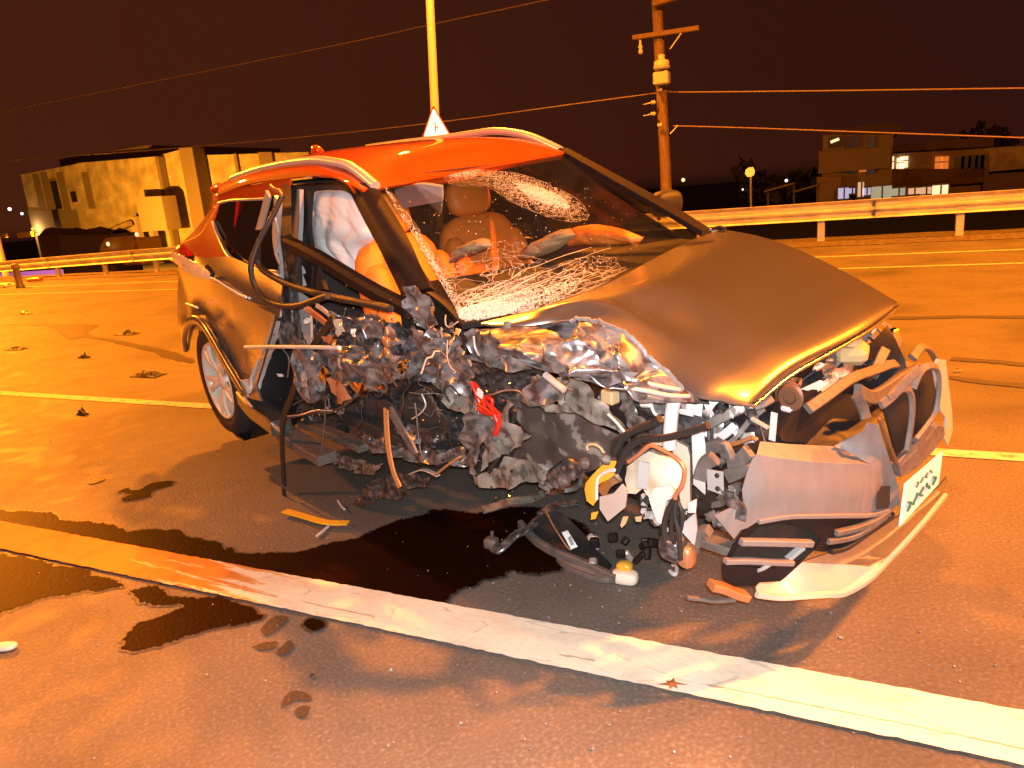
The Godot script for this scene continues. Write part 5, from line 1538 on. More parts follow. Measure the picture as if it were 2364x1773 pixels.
func interior() -> void:
	seat(Vector3(0.13, 0.61, 0.36), 0.25, 0.22)
	seat(Vector3(-0.2, 0.615, -0.34), 0.0, 0.25)
	var b := MB.new()
	# curtain airbag hanging in the right door opening
	b.sheet(coons([Vector3(-0.333, 1.387, 0.520), Vector3(-0.280, 1.393, 0.520), Vector3(-0.155, 1.395, 0.520), Vector3(-0.038, 1.390, 0.520), Vector3(0.065, 1.362, 0.520)], [Vector3(-0.329, 1.111, 0.560), Vector3(-0.194, 1.087, 0.560), Vector3(-0.081, 1.060, 0.560), Vector3(0.016, 1.039, 0.560), Vector3(0.086, 1.020, 0.560)], [Vector3(-0.333, 1.387, 0.520), Vector3(-0.390, 1.272, 0.520), Vector3(-0.422, 1.167, 0.520), Vector3(-0.329, 1.111, 0.560)], [Vector3(0.065, 1.362, 0.520), Vector3(0.157, 1.266, 0.520), Vector3(0.209, 1.201, 0.520), Vector3(0.083, 1.152, 0.520), Vector3(0.048, 1.095, 0.520), Vector3(0.086, 1.020, 0.560)], 40, 44, bag_folds), 0.006, true)
	put("curtain_airbag", b.mesh(), M.bag_cloth, car)
	# dashboard
	b = MB.new()
	b.sheet(loft([[Vector3(0.958, 0.931, 0.660), Vector3(1.086, 0.944, 0.360), Vector3(1.076, 0.985, -0.100), Vector3(0.913, 1.026, -0.700)], [Vector3(0.72, 1.0, 0.62), Vector3(0.78, 0.99, 0.2), Vector3(0.75, 1.0, -0.25), Vector3(0.7, 1.03, -0.7)], [Vector3(0.52, 1.0, 0.62), Vector3(0.5, 0.98, 0.2), Vector3(0.5, 0.98, -0.25), Vector3(0.5, 1.0, -0.7)], [Vector3(0.5, 0.6, 0.62), Vector3(0.48, 0.6, 0.2), Vector3(0.48, 0.6, -0.25), Vector3(0.48, 0.6, -0.7)]], 30, 16), 0.02, true)
	put("dashboard", b.mesh(), M.black_plastic, car)
	b = MB.new()
	b.sheet(coons([Vector3(0.386, 1.030, -0.100), Vector3(0.491, 1.098, -0.100), Vector3(0.578, 1.130, -0.100), Vector3(0.660, 1.159, -0.100), Vector3(0.729, 1.171, -0.100)], [Vector3(0.466, 1.030, -0.050), Vector3(0.563, 1.047, -0.050), Vector3(0.667, 1.073, -0.050), Vector3(0.747, 1.110, -0.050), Vector3(0.815, 1.152, -0.050)], [Vector3(0.386, 1.030, -0.100), Vector3(0.407, 1.019, -0.100)], [Vector3(0.729, 1.171, -0.100), Vector3(0.764, 1.143, -0.100)], 24, 10, bag_folds), 0.005, true)
	put("front_airbag", b.mesh(), M.bag_beige, car)
	b = MB.new()
	b.sheet(coons([Vector3(0.572, 1.143, -0.250), Vector3(0.653, 1.160, -0.250), Vector3(0.748, 1.168, -0.250), Vector3(0.883, 1.153, -0.250), Vector3(1.001, 1.122, -0.250)], [Vector3(0.608, 1.075, -0.200), Vector3(0.716, 1.087, -0.200), Vector3(0.809, 1.085, -0.200), Vector3(0.925, 1.097, -0.200), Vector3(1.027, 1.114, -0.200)], [Vector3(0.572, 1.143, -0.250), Vector3(0.555, 1.065, -0.250)], [Vector3(0.958, 1.113, -0.300), Vector3(0.940, 1.096, -0.300)], 24, 10, bag_folds), 0.005, true)
	put("front_airbag", b.mesh(), M.leather, car)
	b = MB.new()
	b.sheet(coons([Vector3(0.345, 1.060, 0.250), Vector3(0.426, 1.126, 0.250), Vector3(0.497, 1.152, 0.250), Vector3(0.575, 1.171, 0.250), Vector3(0.626, 1.167, 0.250)], [Vector3(0.375, 1.060, 0.280), Vector3(0.484, 1.094, 0.280), Vector3(0.574, 1.118, 0.280), Vector3(0.640, 1.138, 0.280), Vector3(0.672, 1.149, 0.280)], [Vector3(0.345, 1.060, 0.250), Vector3(0.332, 1.052, 0.250)], [Vector3(0.626, 1.167, 0.250), Vector3(0.633, 1.142, 0.250)], 24, 10, bag_folds), 0.005, true)
	put("steering_airbag", b.mesh(), M.bag_beige, car)
	plate("loose_paper", [Vector3(0.457, 1.010, -0.200), Vector3(0.521, 1.022, -0.200), Vector3(0.615, 0.977, -0.200), Vector3(0.547, 0.962, -0.200)], 0.05, N, M.paper, car, 0.002)
	plate("loose_paper", [Vector3(0.599, 0.951, -0.450), Vector3(0.646, 0.998, -0.450), Vector3(0.708, 0.982, -0.450), Vector3(0.654, 0.957, -0.450)], 0.05, N, M.paper, car, 0.002)
	b = MB.new()
	b.sheet(loft([[Vector3(0.087, 1.377, 0.340), Vector3(0.283, 1.401, 0.340), Vector3(0.454, 1.387, 0.340)], [Vector3(0.040, 1.290, 0.300), Vector3(0.226, 1.309, 0.300), Vector3(0.390, 1.326, 0.300)]], 8, 4), 0.012, true)
	put("sun_visor", b.mesh(), M.plastic_grey, car)
	strap("grab_strap", [Vector3(-0.020, 1.267, 0.100), Vector3(-0.006, 1.208, 0.100), Vector3(-0.059, 1.147, 0.100), Vector3(-0.179, 1.112, 0.100)], 0.02, 0.006, M.black_plastic, car)


func bag_folds(u: float, v: float) -> Vector3:
	var e := sin(PI * u) * sin(PI * v)
	var f := absf(sin(u * 11.0 + sin(v * 3.4) * 1.6)) * 0.016 + absf(sin(u * 6.0 - v * 10.0 + 1.3 * sin(u * 7.0))) * 0.010 + absf(sin(u * 31.0 + 5.0 * sin(v * 9.0 + u * 4.0))) * 0.004
	return Vector3(0.0, 0.1 * f, 0.05 * sqrt(maxf(e, 0.0)) + f * sqrt(maxf(e, 0.0)))


func windscreen() -> void:
	var G := coons([Vector3(0.286, 1.399, 0.520), Vector3(0.213, 1.408, 0.270), Vector3(0.191, 1.422, 0.000), Vector3(0.209, 1.439, -0.270), Vector3(0.246, 1.457, -0.530)], [Vector3(0.961, 0.952, 0.660), Vector3(1.021, 0.952, 0.500), Vector3(1.088, 0.966, 0.360), Vector3(1.116, 0.994, 0.150), Vector3(1.077, 1.009, -0.100), Vector3(1.012, 1.025, -0.380), Vector3(0.931, 1.051, -0.710)], [Vector3(0.286, 1.399, 0.520), Vector3(0.580, 1.229, 0.585), Vector3(0.828, 1.066, 0.640), Vector3(0.961, 0.952, 0.660)], [Vector3(0.246, 1.457, -0.530), Vector3(0.486, 1.315, -0.590), Vector3(0.735, 1.169, -0.660), Vector3(0.931, 1.051, -0.710)], 30, 26, func(u: float, v: float) -> Vector3: return Vector3(0.05, 0.04, 0) * sin(PI * u) * sin(PI * v))
	var b := MB.new()
	b.sheet(G, 0.005, true, true)
	var w := put("windscreen", b.mesh(), M.glass_clear, car)
	b = MB.new()
	net(b, G, Vector2(0.605, 0.32), Vector2(0.115, 0.23), -0.22, 760, 0.0015)
	net(b, G, Vector2(0.47, 0.08), Vector2(0.12, 0.09), 0.1, 200, 0.0011)
	net(b, G, Vector2(0.13, 0.88), Vector2(0.15, 0.13), 0.0, 640, 0.0017)
	net(b, G, Vector2(0.36, 0.88), Vector2(0.25, 0.11), 0.0, 420, 0.0013)
	net(b, G, Vector2(0.2, 0.7), Vector2(0.2, 0.17), 0.0, 190, 0.001)
	net(b, G, Vector2(0.02, 0.5), Vector2(0.035, 0.5), 0.0, 240, 0.0013)
	for k in 13:
		var y := rng.randf_range(0.80, 0.97)
		var y2 := clampf(y + rng.randf_range(-0.09, 0.05), 0.74, 0.985)
		var x2 := rng.randf_range(0.3, 0.66)
		var mid := Vector2(x2 * 0.55, (y + y2) * 0.5 + rng.randf_range(-0.05, 0.03))
		var wd := rng.randf_range(0.0014, 0.0034)
		crack(b, G, Vector2(0.06, y), mid, wd, 0.004)
		crack(b, G, mid, Vector2(x2, y2), wd * 0.7, 0.004)
	put("cracks", b.mesh(), M.cracked_glass, w, "stuff")
	b = MB.new()
	crush(b, G, Vector2(0.62, 0.35), Vector2(0.055, 0.13), -0.2, 2400, 0.004)
	crush(b, G, Vector2(0.605, 0.32), Vector2(0.11, 0.23), -0.2, 1500, 0.003)
	crush(b, G, Vector2(0.47, 0.04), Vector2(0.09, 0.05), 0.0, 500, 0.003)
	crush(b, G, Vector2(0.10, 0.92), Vector2(0.11, 0.07), 0.1, 3600, 0.005)
	crush(b, G, Vector2(0.22, 0.92), Vector2(0.22, 0.08), 0.0, 2200, 0.0035)
	crush(b, G, Vector2(0.02, 0.5), Vector2(0.02, 0.5), 0.0, 500, 0.004)
	crush(b, G, Vector2(0.4, 0.55), Vector2(0.5, 0.5), 0.0, 300, 0.003)
	put("shattered_glass", b.mesh(), M.cracked_glass, w, "stuff")
	# cowl and left mirror
	b = MB.new()
	b.sheet(loft([[Vector3(0.926, 1.035, -0.700), Vector3(1.020, 1.013, -0.360), Vector3(1.085, 0.998, -0.080), Vector3(1.120, 0.982, 0.160), Vector3(1.097, 0.954, 0.370)], [Vector3(1.011, 1.061, -0.720), Vector3(1.076, 1.018, -0.360), Vector3(1.106, 0.987, -0.080), Vector3(1.147, 0.973, 0.160), Vector3(1.120, 0.952, 0.380)]], 20, 4), 0.015, true)
	put("cowl_panel", b.mesh(), M.black_plastic, car)
	b = MB.new()
	b.cushion(Vector3(0.593, 1.184, -0.900), Vector3(0.1, 0.13, 0.2), Basis(), 0.7)
	put("left_mirror", b.mesh(), M.black_plastic, car)
	for k in 3:
		wire("wiper_arm", [[Vector3(0.942, 1.098, -0.730), Vector3(1.004, 1.084, -0.730), Vector3(1.041, 1.075, -0.730)], [Vector3(0.967, 1.072, -0.730), Vector3(1.016, 1.104, -0.730), Vector3(1.060, 1.094, -0.730)], [Vector3(0.995, 1.011, -0.400), Vector3(1.069, 1.044, -0.400), Vector3(1.001, 1.057, -0.600)]][k], 0.008, M.black_plastic if k else M.silver, car, 6)


func bonnet() -> void:
	var up := Vector3(0.05, 1, 0.1)
	var f := func(u: float, v: float) -> Vector3:
		var s := sin(PI * u) * sin(PI * v)
		var h := 0.034 * (1.0 - pow(absf(2.0 * u - 1.0), 4.0)) * smoothstep(0.0, 0.3, v) * (1.0 - pow(v, 16.0))
		var d := Vector2((u - 0.27) / 0.13, (v - 0.42) / 0.16)
		h -= 0.03 * exp(-d.length_squared()) * minf(1.0, s * 4)
		var d2 := Vector2((u - 0.2) / 0.06, (v - 0.25) / 0.3)
		h += 0.022 * exp(-d2.length_squared()) * minf(1.0, s * 5)
		var fr := maxf(0.0, (v - 0.86) / 0.14)
		return up * h + Vector3(0.035, -0.02, 0.0) * (fr * (1.0 - fr)) * 1.2
	var G := coons([Vector3(1.186, 0.995, 0.747), Vector3(1.221, 1.003, 0.641), Vector3(1.244, 1.012, 0.511), Vector3(1.247, 1.028, 0.285), Vector3(1.142, 1.022, 0.020), Vector3(1.028, 1.041, -0.360), Vector3(0.993, 1.068, -0.660), Vector3(1.038, 1.084, -0.740)], [Vector3(1.979, 0.828, 0.476), Vector3(1.972, 0.835, 0.415), Vector3(1.957, 0.848, 0.290), Vector3(1.949, 0.857, 0.140), Vector3(1.941, 0.861, -0.047), Vector3(1.914, 0.862, -0.312), Vector3(1.842, 0.854, -0.669)], [Vector3(1.186, 0.995, 0.747), Vector3(1.267, 0.988, 0.701), Vector3(1.353, 0.986, 0.584), Vector3(1.472, 0.968, 0.523), Vector3(1.621, 0.932, 0.535), Vector3(1.765, 0.888, 0.577), Vector3(1.875, 0.853, 0.579), Vector3(1.930, 0.840, 0.534), Vector3(1.979, 0.828, 0.476)], [Vector3(1.038, 1.084, -0.740), Vector3(1.213, 1.059, -0.750), Vector3(1.387, 1.014, -0.750), Vector3(1.550, 0.953, -0.750), Vector3(1.698, 0.901, -0.720), Vector3(1.842, 0.854, -0.669)], 44, 44, f)
	var b := MB.new()
	b.sheet(G, 0.008, true, true)
	var h := put("bonnet", b.mesh(), M.body, car)
	b = MB.new()
	b.bar(curve(pv([Vector3(1.971, 0.818, 0.464), Vector3(1.964, 0.825, 0.403), Vector3(1.949, 0.838, 0.276), Vector3(1.941, 0.846, 0.125), Vector3(1.933, 0.850, -0.065), Vector3(1.905, 0.850, -0.333), Vector3(1.829, 0.842, -0.689)]), 30), 0.03, 0.01)
	put("bonnet_lip", b.mesh(), M.body, h)
	# the torn right wing, crumpled up beside the bonnet
	b = MB.new()
	var cr := folds(51, 0.075, 2.1)
	var cs := folds(57, 0.008, 8.0)
	var g := func(u: float, v: float) -> Vector3:
		var e := minf(1.0, 5.0 * minf(v, 1 - v)) * minf(1.0, 6.0 * minf(u, 1 - u))
		var q := Vector3(u * 0.9, v * 0.45, 0.3)
		return (cr.call(q * 0.9) + cs.call(q)) * e + Vector3(0, 0.0, 0.06) * sin(PI * v) * e
	b.sheet(coons([Vector3(1.258, 1.001, 0.780), Vector3(1.357, 1.014, 0.760), Vector3(1.492, 1.037, 0.760), Vector3(1.600, 1.062, 0.750), Vector3(1.648, 1.070, 0.740), Vector3(1.708, 1.067, 0.740), Vector3(1.760, 1.052, 0.730), Vector3(1.797, 1.020, 0.710), Vector3(1.828, 0.975, 0.690), Vector3(1.852, 0.940, 0.660), Vector3(1.877, 0.886, 0.620), Vector3(1.880, 0.835, 0.560)], [Vector3(1.357, 0.950, 0.820), Vector3(1.419, 0.944, 0.820), Vector3(1.491, 0.938, 0.820), Vector3(1.554, 0.934, 0.820), Vector3(1.646, 0.933, 0.820), Vector3(1.717, 0.934, 0.820), Vector3(1.761, 0.919, 0.800), Vector3(1.799, 0.905, 0.760), Vector3(1.844, 0.873, 0.680), Vector3(1.880, 0.833, 0.560)], [Vector3(1.204, 0.985, 0.740), Vector3(1.297, 0.979, 0.800), Vector3(1.357, 0.950, 0.820)], [Vector3(1.880, 0.835, 0.560), Vector3(1.880, 0.833, 0.560)], 110, 46, g), 0.004, true)
	var wing := put("torn_wing", b.mesh(), M.bent_silver, car)
	b = MB.new()
	var edge := curve(pv([Vector3(1.611, 1.067, 0.760), Vector3(1.648, 1.072, 0.740), Vector3(1.708, 1.068, 0.740), Vector3(1.769, 1.057, 0.740), Vector3(1.806, 1.025, 0.720), Vector3(1.837, 0.981, 0.700), Vector3(1.860, 0.945, 0.670), Vector3(1.880, 0.892, 0.630)]), 46)
	for i in edge.size():
		if i % 3 == 0:
			edge[i] += Vector3(0, rng.randf_range(-0.006, 0.008), 0.004)
	b.bar(edge, 0.005, 0.010, Vector3(0, 1, 0.3))
	put("torn_rim", b.mesh(), M.bumper_plastic, wing)
	wire("wing_flange", [Vector3(1.796, 0.936, 0.760), Vector3(1.829, 0.932, 0.740), Vector3(1.853, 0.914, 0.700), Vector3(1.875, 0.891, 0.640)], 0.006, M.silver, wing, 10)
	wire("wing_flange", [Vector3(1.813, 0.924, 0.780), Vector3(1.850, 0.910, 0.740), Vector3(1.871, 0.886, 0.680), Vector3(1.890, 0.870, 0.620)], 0.006, M.silver, wing, 10)
	for k in 3:
		plate("wing_fold", [[Vector3(1.602, 1.019, 0.880), Vector3(1.636, 1.047, 0.880), Vector3(1.667, 1.040, 0.880), Vector3(1.692, 0.975, 0.880), Vector3(1.665, 0.963, 0.880), Vector3(1.617, 0.962, 0.880)], [Vector3(1.717, 1.057, 0.840), Vector3(1.747, 1.072, 0.840), Vector3(1.735, 1.045, 0.840), Vector3(1.791, 1.033, 0.840), Vector3(1.837, 1.040, 0.840), Vector3(1.830, 0.990, 0.840), Vector3(1.790, 1.011, 0.840)], [Vector3(1.850, 0.986, 0.890), Vector3(1.890, 1.007, 0.890), Vector3(1.929, 1.017, 0.890), Vector3(1.915, 0.985, 0.890), Vector3(1.862, 0.964, 0.890)]][k], 0.02, N, M.bent_silver, wing, 0.003, 0.02, folds(71 + k, 0.03, 7.0), true, 0.04)


func crushed_side() -> void:
	# dark bulkhead behind everything that is torn open
	plate("bulkhead", [Vector3(-0.752, 0.728, 0.450), Vector3(-0.180, 0.804, 0.450), Vector3(0.338, 0.835, 0.500), Vector3(0.729, 0.880, 0.550), Vector3(0.937, 0.898, 0.550), Vector3(1.219, 0.907, 0.500), Vector3(1.119, 0.696, 0.400), Vector3(1.036, 0.386, 0.350), Vector3(0.792, 0.299, 0.400), Vector3(0.407, 0.233, 0.450), Vector3(-0.145, 0.133, 0.500), Vector3(-0.878, 0.112, 0.550), Vector3(-0.928, 0.266, 0.600), Vector3(-0.808, 0.565, 0.550)], 0.06, N, M.dark_metal, car, 0.01, 0.0, folds(21, 0.06, 5.0), true)
	# sill
	b_sill()
	plate("crushed_cowl", [Vector3(-0.140, 0.844, 0.700), Vector3(0.302, 0.905, 0.700), Vector3(0.746, 0.937, 0.750), Vector3(1.001, 0.949, 0.780), Vector3(1.118, 0.924, 0.800), Vector3(1.078, 0.801, 0.820), Vector3(0.875, 0.782, 0.820), Vector3(0.743, 0.803, 0.820), Vector3(0.463, 0.764, 0.700), Vector3(0.067, 0.699, 0.700), Vector3(-0.194, 0.696, 0.700)], 0.02, N, M.dark_metal, car, 0.004, 0.0, folds(22, 0.07, 4.5), true)
	plate("bent_panel", [Vector3(0.299, 0.806, 0.840), Vector3(0.419, 0.816, 0.840), Vector3(0.477, 0.751, 0.840), Vector3(0.602, 0.853, 0.840), Vector3(0.718, 0.912, 0.840), Vector3(0.683, 0.856, 0.840), Vector3(0.695, 0.826, 0.840), Vector3(0.772, 0.826, 0.840), Vector3(0.723, 0.748, 0.840), Vector3(0.645, 0.711, 0.840), Vector3(0.542, 0.676, 0.840), Vector3(0.371, 0.665, 0.840), Vector3(0.246, 0.685, 0.840)], 0.02, N, M.bent_silver, car, 0.004, 0.0, folds(23, 0.05, 4.0), true)
	plate("bent_panel", [Vector3(0.873, 0.969, 0.820), Vector3(0.939, 0.958, 0.820), Vector3(1.008, 0.935, 0.820), Vector3(0.987, 0.909, 0.820), Vector3(0.898, 0.885, 0.820), Vector3(0.859, 0.908, 0.820)], 0.02, N, M.bent_silver, car, 0.004, 0.0, folds(24, 0.02, 6.0), true)
	plate("inner_wing", [Vector3(0.867, 0.805, 0.800), Vector3(0.960, 0.842, 0.800), Vector3(1.082, 0.891, 0.800), Vector3(1.122, 0.860, 0.800), Vector3(1.143, 0.809, 0.800), Vector3(1.172, 0.763, 0.800), Vector3(1.224, 0.723, 0.800), Vector3(1.105, 0.676, 0.800), Vector3(0.983, 0.708, 0.800), Vector3(0.897, 0.745, 0.800)], 0.02, N, M.mud_metal, car, 0.004, 0.0, folds(25, 0.06, 5.0), true)
	plate("hinge_pillar", [Vector3(0.881, 0.867, 0.840), Vector3(0.968, 0.910, 0.840), Vector3(1.107, 0.968, 0.840), Vector3(1.146, 0.938, 0.840), Vector3(1.089, 0.874, 0.840), Vector3(0.969, 0.839, 0.840), Vector3(0.856, 0.799, 0.840), Vector3(0.805, 0.809, 0.840)], 0.02, N, M.torn_metal, car, 0.004, 0.0, folds(26, 0.05, 4.5), true)
	plate("hinge_pillar", [Vector3(0.871, 1.098, 0.800), Vector3(0.926, 1.117, 0.800), Vector3(0.984, 1.081, 0.800), Vector3(1.019, 1.052, 0.800), Vector3(1.029, 0.985, 0.800), Vector3(0.980, 0.941, 0.800), Vector3(0.909, 0.959, 0.800), Vector3(0.855, 0.991, 0.800), Vector3(0.851, 1.048, 0.800)], 0.02, N, M.bent_silver, car, 0.003, 0.0, folds(27, 0.05, 6.0), true)
	plate("wheel_arch_liner", [Vector3(0.892, 0.594, 0.450), Vector3(1.001, 0.628, 0.450), Vector3(1.150, 0.610, 0.450), Vector3(1.305, 0.641, 0.450), Vector3(1.406, 0.613, 0.450), Vector3(1.503, 0.608, 0.450), Vector3(1.468, 0.516, 0.450), Vector3(1.398, 0.476, 0.450), Vector3(1.259, 0.398, 0.450), Vector3(1.124, 0.340, 0.450), Vector3(1.051, 0.375, 0.450), Vector3(0.905, 0.367, 0.450), Vector3(0.963, 0.435, 0.450), Vector3(1.033, 0.493, 0.450), Vector3(0.950, 0.534, 0.450)], 0.05, N, M.liner, car, 0.004, 0.06, folds(28, 0.03, 3.0), true, 0.2)
	plate("mud_flange", [Vector3(1.449, 0.854, 0.660), Vector3(1.509, 0.860, 0.660), Vector3(1.553, 0.844, 0.660), Vector3(1.579, 0.824, 0.660), Vector3(1.621, 0.795, 0.660), Vector3(1.699, 0.736, 0.660), Vector3(1.670, 0.718, 0.660), Vector3(1.596, 0.732, 0.660), Vector3(1.523, 0.749, 0.660), Vector3(1.460, 0.763, 0.660), Vector3(1.434, 0.811, 0.660)], 0.02, N, M.mud_metal, car, 0.004, 0.0, folds(29, 0.02, 7.0), true)
	plate("mud_flange", [Vector3(1.260, 0.786, 0.680), Vector3(1.311, 0.764, 0.680), Vector3(1.376, 0.760, 0.680), Vector3(1.451, 0.767, 0.680), Vector3(1.512, 0.785, 0.680), Vector3(1.516, 0.762, 0.680), Vector3(1.449, 0.742, 0.680), Vector3(1.374, 0.741, 0.680), Vector3(1.308, 0.740, 0.680), Vector3(1.263, 0.754, 0.680)], 0.02, N, M.mud_metal, car, 0.004, 0.0, folds(30, 0.03, 4.0), true)
	plate("splash_plate", [Vector3(1.118, 0.461, 0.700), Vector3(1.172, 0.523, 0.700), Vector3(1.245, 0.534, 0.700), Vector3(1.351, 0.559, 0.700), Vector3(1.407, 0.538, 0.700), Vector3(1.412, 0.525, 0.700), Vector3(1.343, 0.489, 0.700), Vector3(1.257, 0.452, 0.700), Vector3(1.202, 0.414, 0.700), Vector3(1.099, 0.384, 0.700), Vector3(0.982, 0.354, 0.700), Vector3(0.962, 0.387, 0.700), Vector3(1.058, 0.427, 0.700)], 0.02, N, M.mud_metal, car, 0.004, 0.0, folds(31, 0.03, 3.5), true)
	plate("torn_strut", [Vector3(1.177, 0.776, 0.840), Vector3(1.231, 0.797, 0.840), Vector3(1.272, 0.747, 0.840), Vector3(1.255, 0.679, 0.840), Vector3(1.240, 0.537, 0.840), Vector3(1.178, 0.514, 0.840), Vector3(1.140, 0.562, 0.840), Vector3(1.181, 0.670, 0.840)], 0.02, N, M.torn_metal, car, 0.004, 0.0, folds(32, 0.05, 5.0), true)
	plate("torn_strut", [Vector3(1.187, 0.695, 0.780), Vector3(1.284, 0.732, 0.780), Vector3(1.325, 0.782, 0.780), Vector3(1.357, 0.776, 0.780), Vector3(1.328, 0.706, 0.780), Vector3(1.431, 0.700, 0.780), Vector3(1.373, 0.644, 0.780), Vector3(1.240, 0.565, 0.780), Vector3(1.164, 0.498, 0.780), Vector3(1.168, 0.599, 0.780)], 0.02, N, M.mud_metal, car, 0.004, 0.0, folds(33, 0.03, 6.0), true)
	plate("foil_pocket", [Vector3(1.361, 0.827, 0.740), Vector3(1.404, 0.866, 0.740), Vector3(1.466, 0.882, 0.740), Vector3(1.523, 0.868, 0.740), Vector3(1.544, 0.847, 0.740), Vector3(1.542, 0.822, 0.740), Vector3(1.481, 0.791, 0.740), Vector3(1.395, 0.790, 0.740)], 0.02, N, M.bent_silver, car, 0.003, -0.03, folds(34, 0.04, 6.0), true)
	# footwell bowls, dark
	for k in 2:
		plate("footwell", [[Vector3(-0.392, 0.296, 0.520), Vector3(-0.175, 0.389, 0.520), Vector3(0.077, 0.443, 0.520), Vector3(0.188, 0.400, 0.520), Vector3(0.186, 0.291, 0.520), Vector3(-0.068, 0.189, 0.520), Vector3(-0.301, 0.158, 0.520), Vector3(-0.407, 0.201, 0.520)], [Vector3(0.250, 0.500, 0.500), Vector3(0.397, 0.562, 0.500), Vector3(0.470, 0.509, 0.500), Vector3(0.542, 0.457, 0.500), Vector3(0.559, 0.387, 0.500), Vector3(0.405, 0.289, 0.500), Vector3(0.237, 0.291, 0.500), Vector3(0.185, 0.373, 0.500)]][k], 0.05, N, M.liner, car, 0.004, -0.1, folds(35 + k, 0.02, 5.0), true)
	# hub lump with an eye
	b_hub()
	# struts, rods, harness
	wire("steel_rod", [Vector3(-0.514, 0.701, 0.920), Vector3(-0.076, 0.770, 0.920), Vector3(0.518, 0.858, 0.920)], 0.0085, M.galvanised, car, 6, 8)
	strap("belt_strap", [Vector3(0.385, 0.946, 0.860), Vector3(0.293, 0.884, 0.860), Vector3(0.181, 0.816, 0.860), Vector3(0.093, 0.754, 0.860)], 0.035, 0.012, M.rubber, car, Vector3(0, 0, 1))
	strap("hanging_strap", [Vector3(-0.055, 0.602, 0.880), Vector3(-0.143, 0.512, 0.880), Vector3(-0.253, 0.413, 0.880), Vector3(-0.331, 0.317, 0.880), Vector3(-0.394, 0.169, 0.880), Vector3(-0.458, -0.031, 0.880)], 0.038, 0.01, M.rubber, car, Vector3(0, 0, 1), 20)
	strap("hanging_strap", [Vector3(-0.450, -0.045, 0.890), Vector3(-0.451, -0.108, 0.890), Vector3(-0.420, -0.136, 0.890), Vector3(-0.332, -0.123, 0.890)], 0.036, 0.01, M.rubber, car, Vector3(0, 0, 1), 8)
	strap("tan_strap", [Vector3(0.736, 0.650, 0.880), Vector3(0.718, 0.560, 0.880), Vector3(0.711, 0.475, 0.880), Vector3(0.722, 0.400, 0.880), Vector3(0.757, 0.343, 0.880)], 0.03, 0.006, M.strap_tan, car, Vector3(0, 0, 1), 16)
	strap("grey_strap", [Vector3(0.656, 0.615, 0.820), Vector3(0.703, 0.565, 0.820), Vector3(0.767, 0.509, 0.820), Vector3(0.796, 0.467, 0.820)], 0.045, 0.01, M.frame_metal, car, Vector3(0, 0, 1), 12)
	for k in 9:
		wire("red_cable", [[Vector3(1.245, 0.847, 0.850), Vector3(1.262, 0.819, 0.850), Vector3(1.278, 0.786, 0.850)], [Vector3(1.273, 0.850, 0.860), Vector3(1.310, 0.823, 0.860), Vector3(1.317, 0.780, 0.860)], [Vector3(1.266, 0.802, 0.850), Vector3(1.309, 0.811, 0.850), Vector3(1.336, 0.812, 0.850)], [Vector3(1.284, 0.786, 0.860), Vector3(1.323, 0.777, 0.860), Vector3(1.355, 0.767, 0.860)], [Vector3(1.278, 0.784, 0.840), Vector3(1.318, 0.779, 0.840), Vector3(1.356, 0.766, 0.840)], [Vector3(1.301, 0.805, 0.850), Vector3(1.337, 0.778, 0.850), Vector3(1.359, 0.743, 0.850)], [Vector3(1.295, 0.805, 0.840), Vector3(1.329, 0.803, 0.840), Vector3(1.326, 0.785, 0.840)], [Vector3(1.336, 0.758, 0.830), Vector3(1.338, 0.723, 0.830), Vector3(1.319, 0.687, 0.830)], [Vector3(1.275, 0.768, 0.850), Vector3(1.301, 0.760, 0.850), Vector3(1.335, 0.764, 0.850)]][k], 0.006 if k < 7 else 0.01, M.red_plastic, car, 8, 8)
	block("cable_tag", Vector3(1.320, 0.831, 0.875), Vector3(0.026, 0.026, 0.006), M.white_plastic, car, Basis(Vector3(0, 0, 1), -0.4), 0.002)
	for k in 2:
		b_puck(Vector3(0.791, 0.910, 0.870) if k == 0 else Vector3(0.785, 0.869, 0.870))
	wire("brake_pipe", [Vector3(1.286, 0.724, 0.720), Vector3(1.264, 0.662, 0.720), Vector3(1.229, 0.605, 0.720), Vector3(1.175, 0.531, 0.720), Vector3(1.112, 0.456, 0.720)], 0.008, M.rubber, car, 12, 6)
	wire("white_rod", [Vector3(1.535, 0.911, 0.800), Vector3(1.573, 0.894, 0.800), Vector3(1.610, 0.880, 0.800)], 0.01, M.silver, car, 5, 8)
	wire("white_rod", [Vector3(1.694, 0.805, 0.720), Vector3(1.728, 0.785, 0.720), Vector3(1.750, 0.767, 0.720)], 0.004, M.white_plastic, car, 5, 6)
	for k in 6:
		wire("thin_wire", [[Vector3(-0.098, 0.827, 0.900), Vector3(-0.098, 0.758, 0.900), Vector3(-0.042, 0.717, 0.900), Vector3(-0.098, 0.618, 0.900)], [Vector3(-0.237, 0.396, 0.880), Vector3(-0.068, 0.442, 0.880), Vector3(0.094, 0.499, 0.880), Vector3(0.263, 0.537, 0.880)], [Vector3(-0.222, 0.445, 0.850), Vector3(-0.012, 0.531, 0.850), Vector3(0.176, 0.571, 0.850), Vector3(0.162, 0.493, 0.850)], [Vector3(0.964, 0.750, 0.860), Vector3(0.981, 0.715, 0.860), Vector3(0.939, 0.675, 0.860), Vector3(0.879, 0.641, 0.860)], [Vector3(0.183, 0.569, 0.860), Vector3(0.123, 0.436, 0.860), Vector3(0.037, 0.269, 0.860)], [Vector3(1.283, 0.996, 0.850), Vector3(1.285, 0.962, 0.850), Vector3(1.301, 0.939, 0.850)]][k], 0.0035, M.silver if k % 2 else M.frame_metal, car, 12, 5)
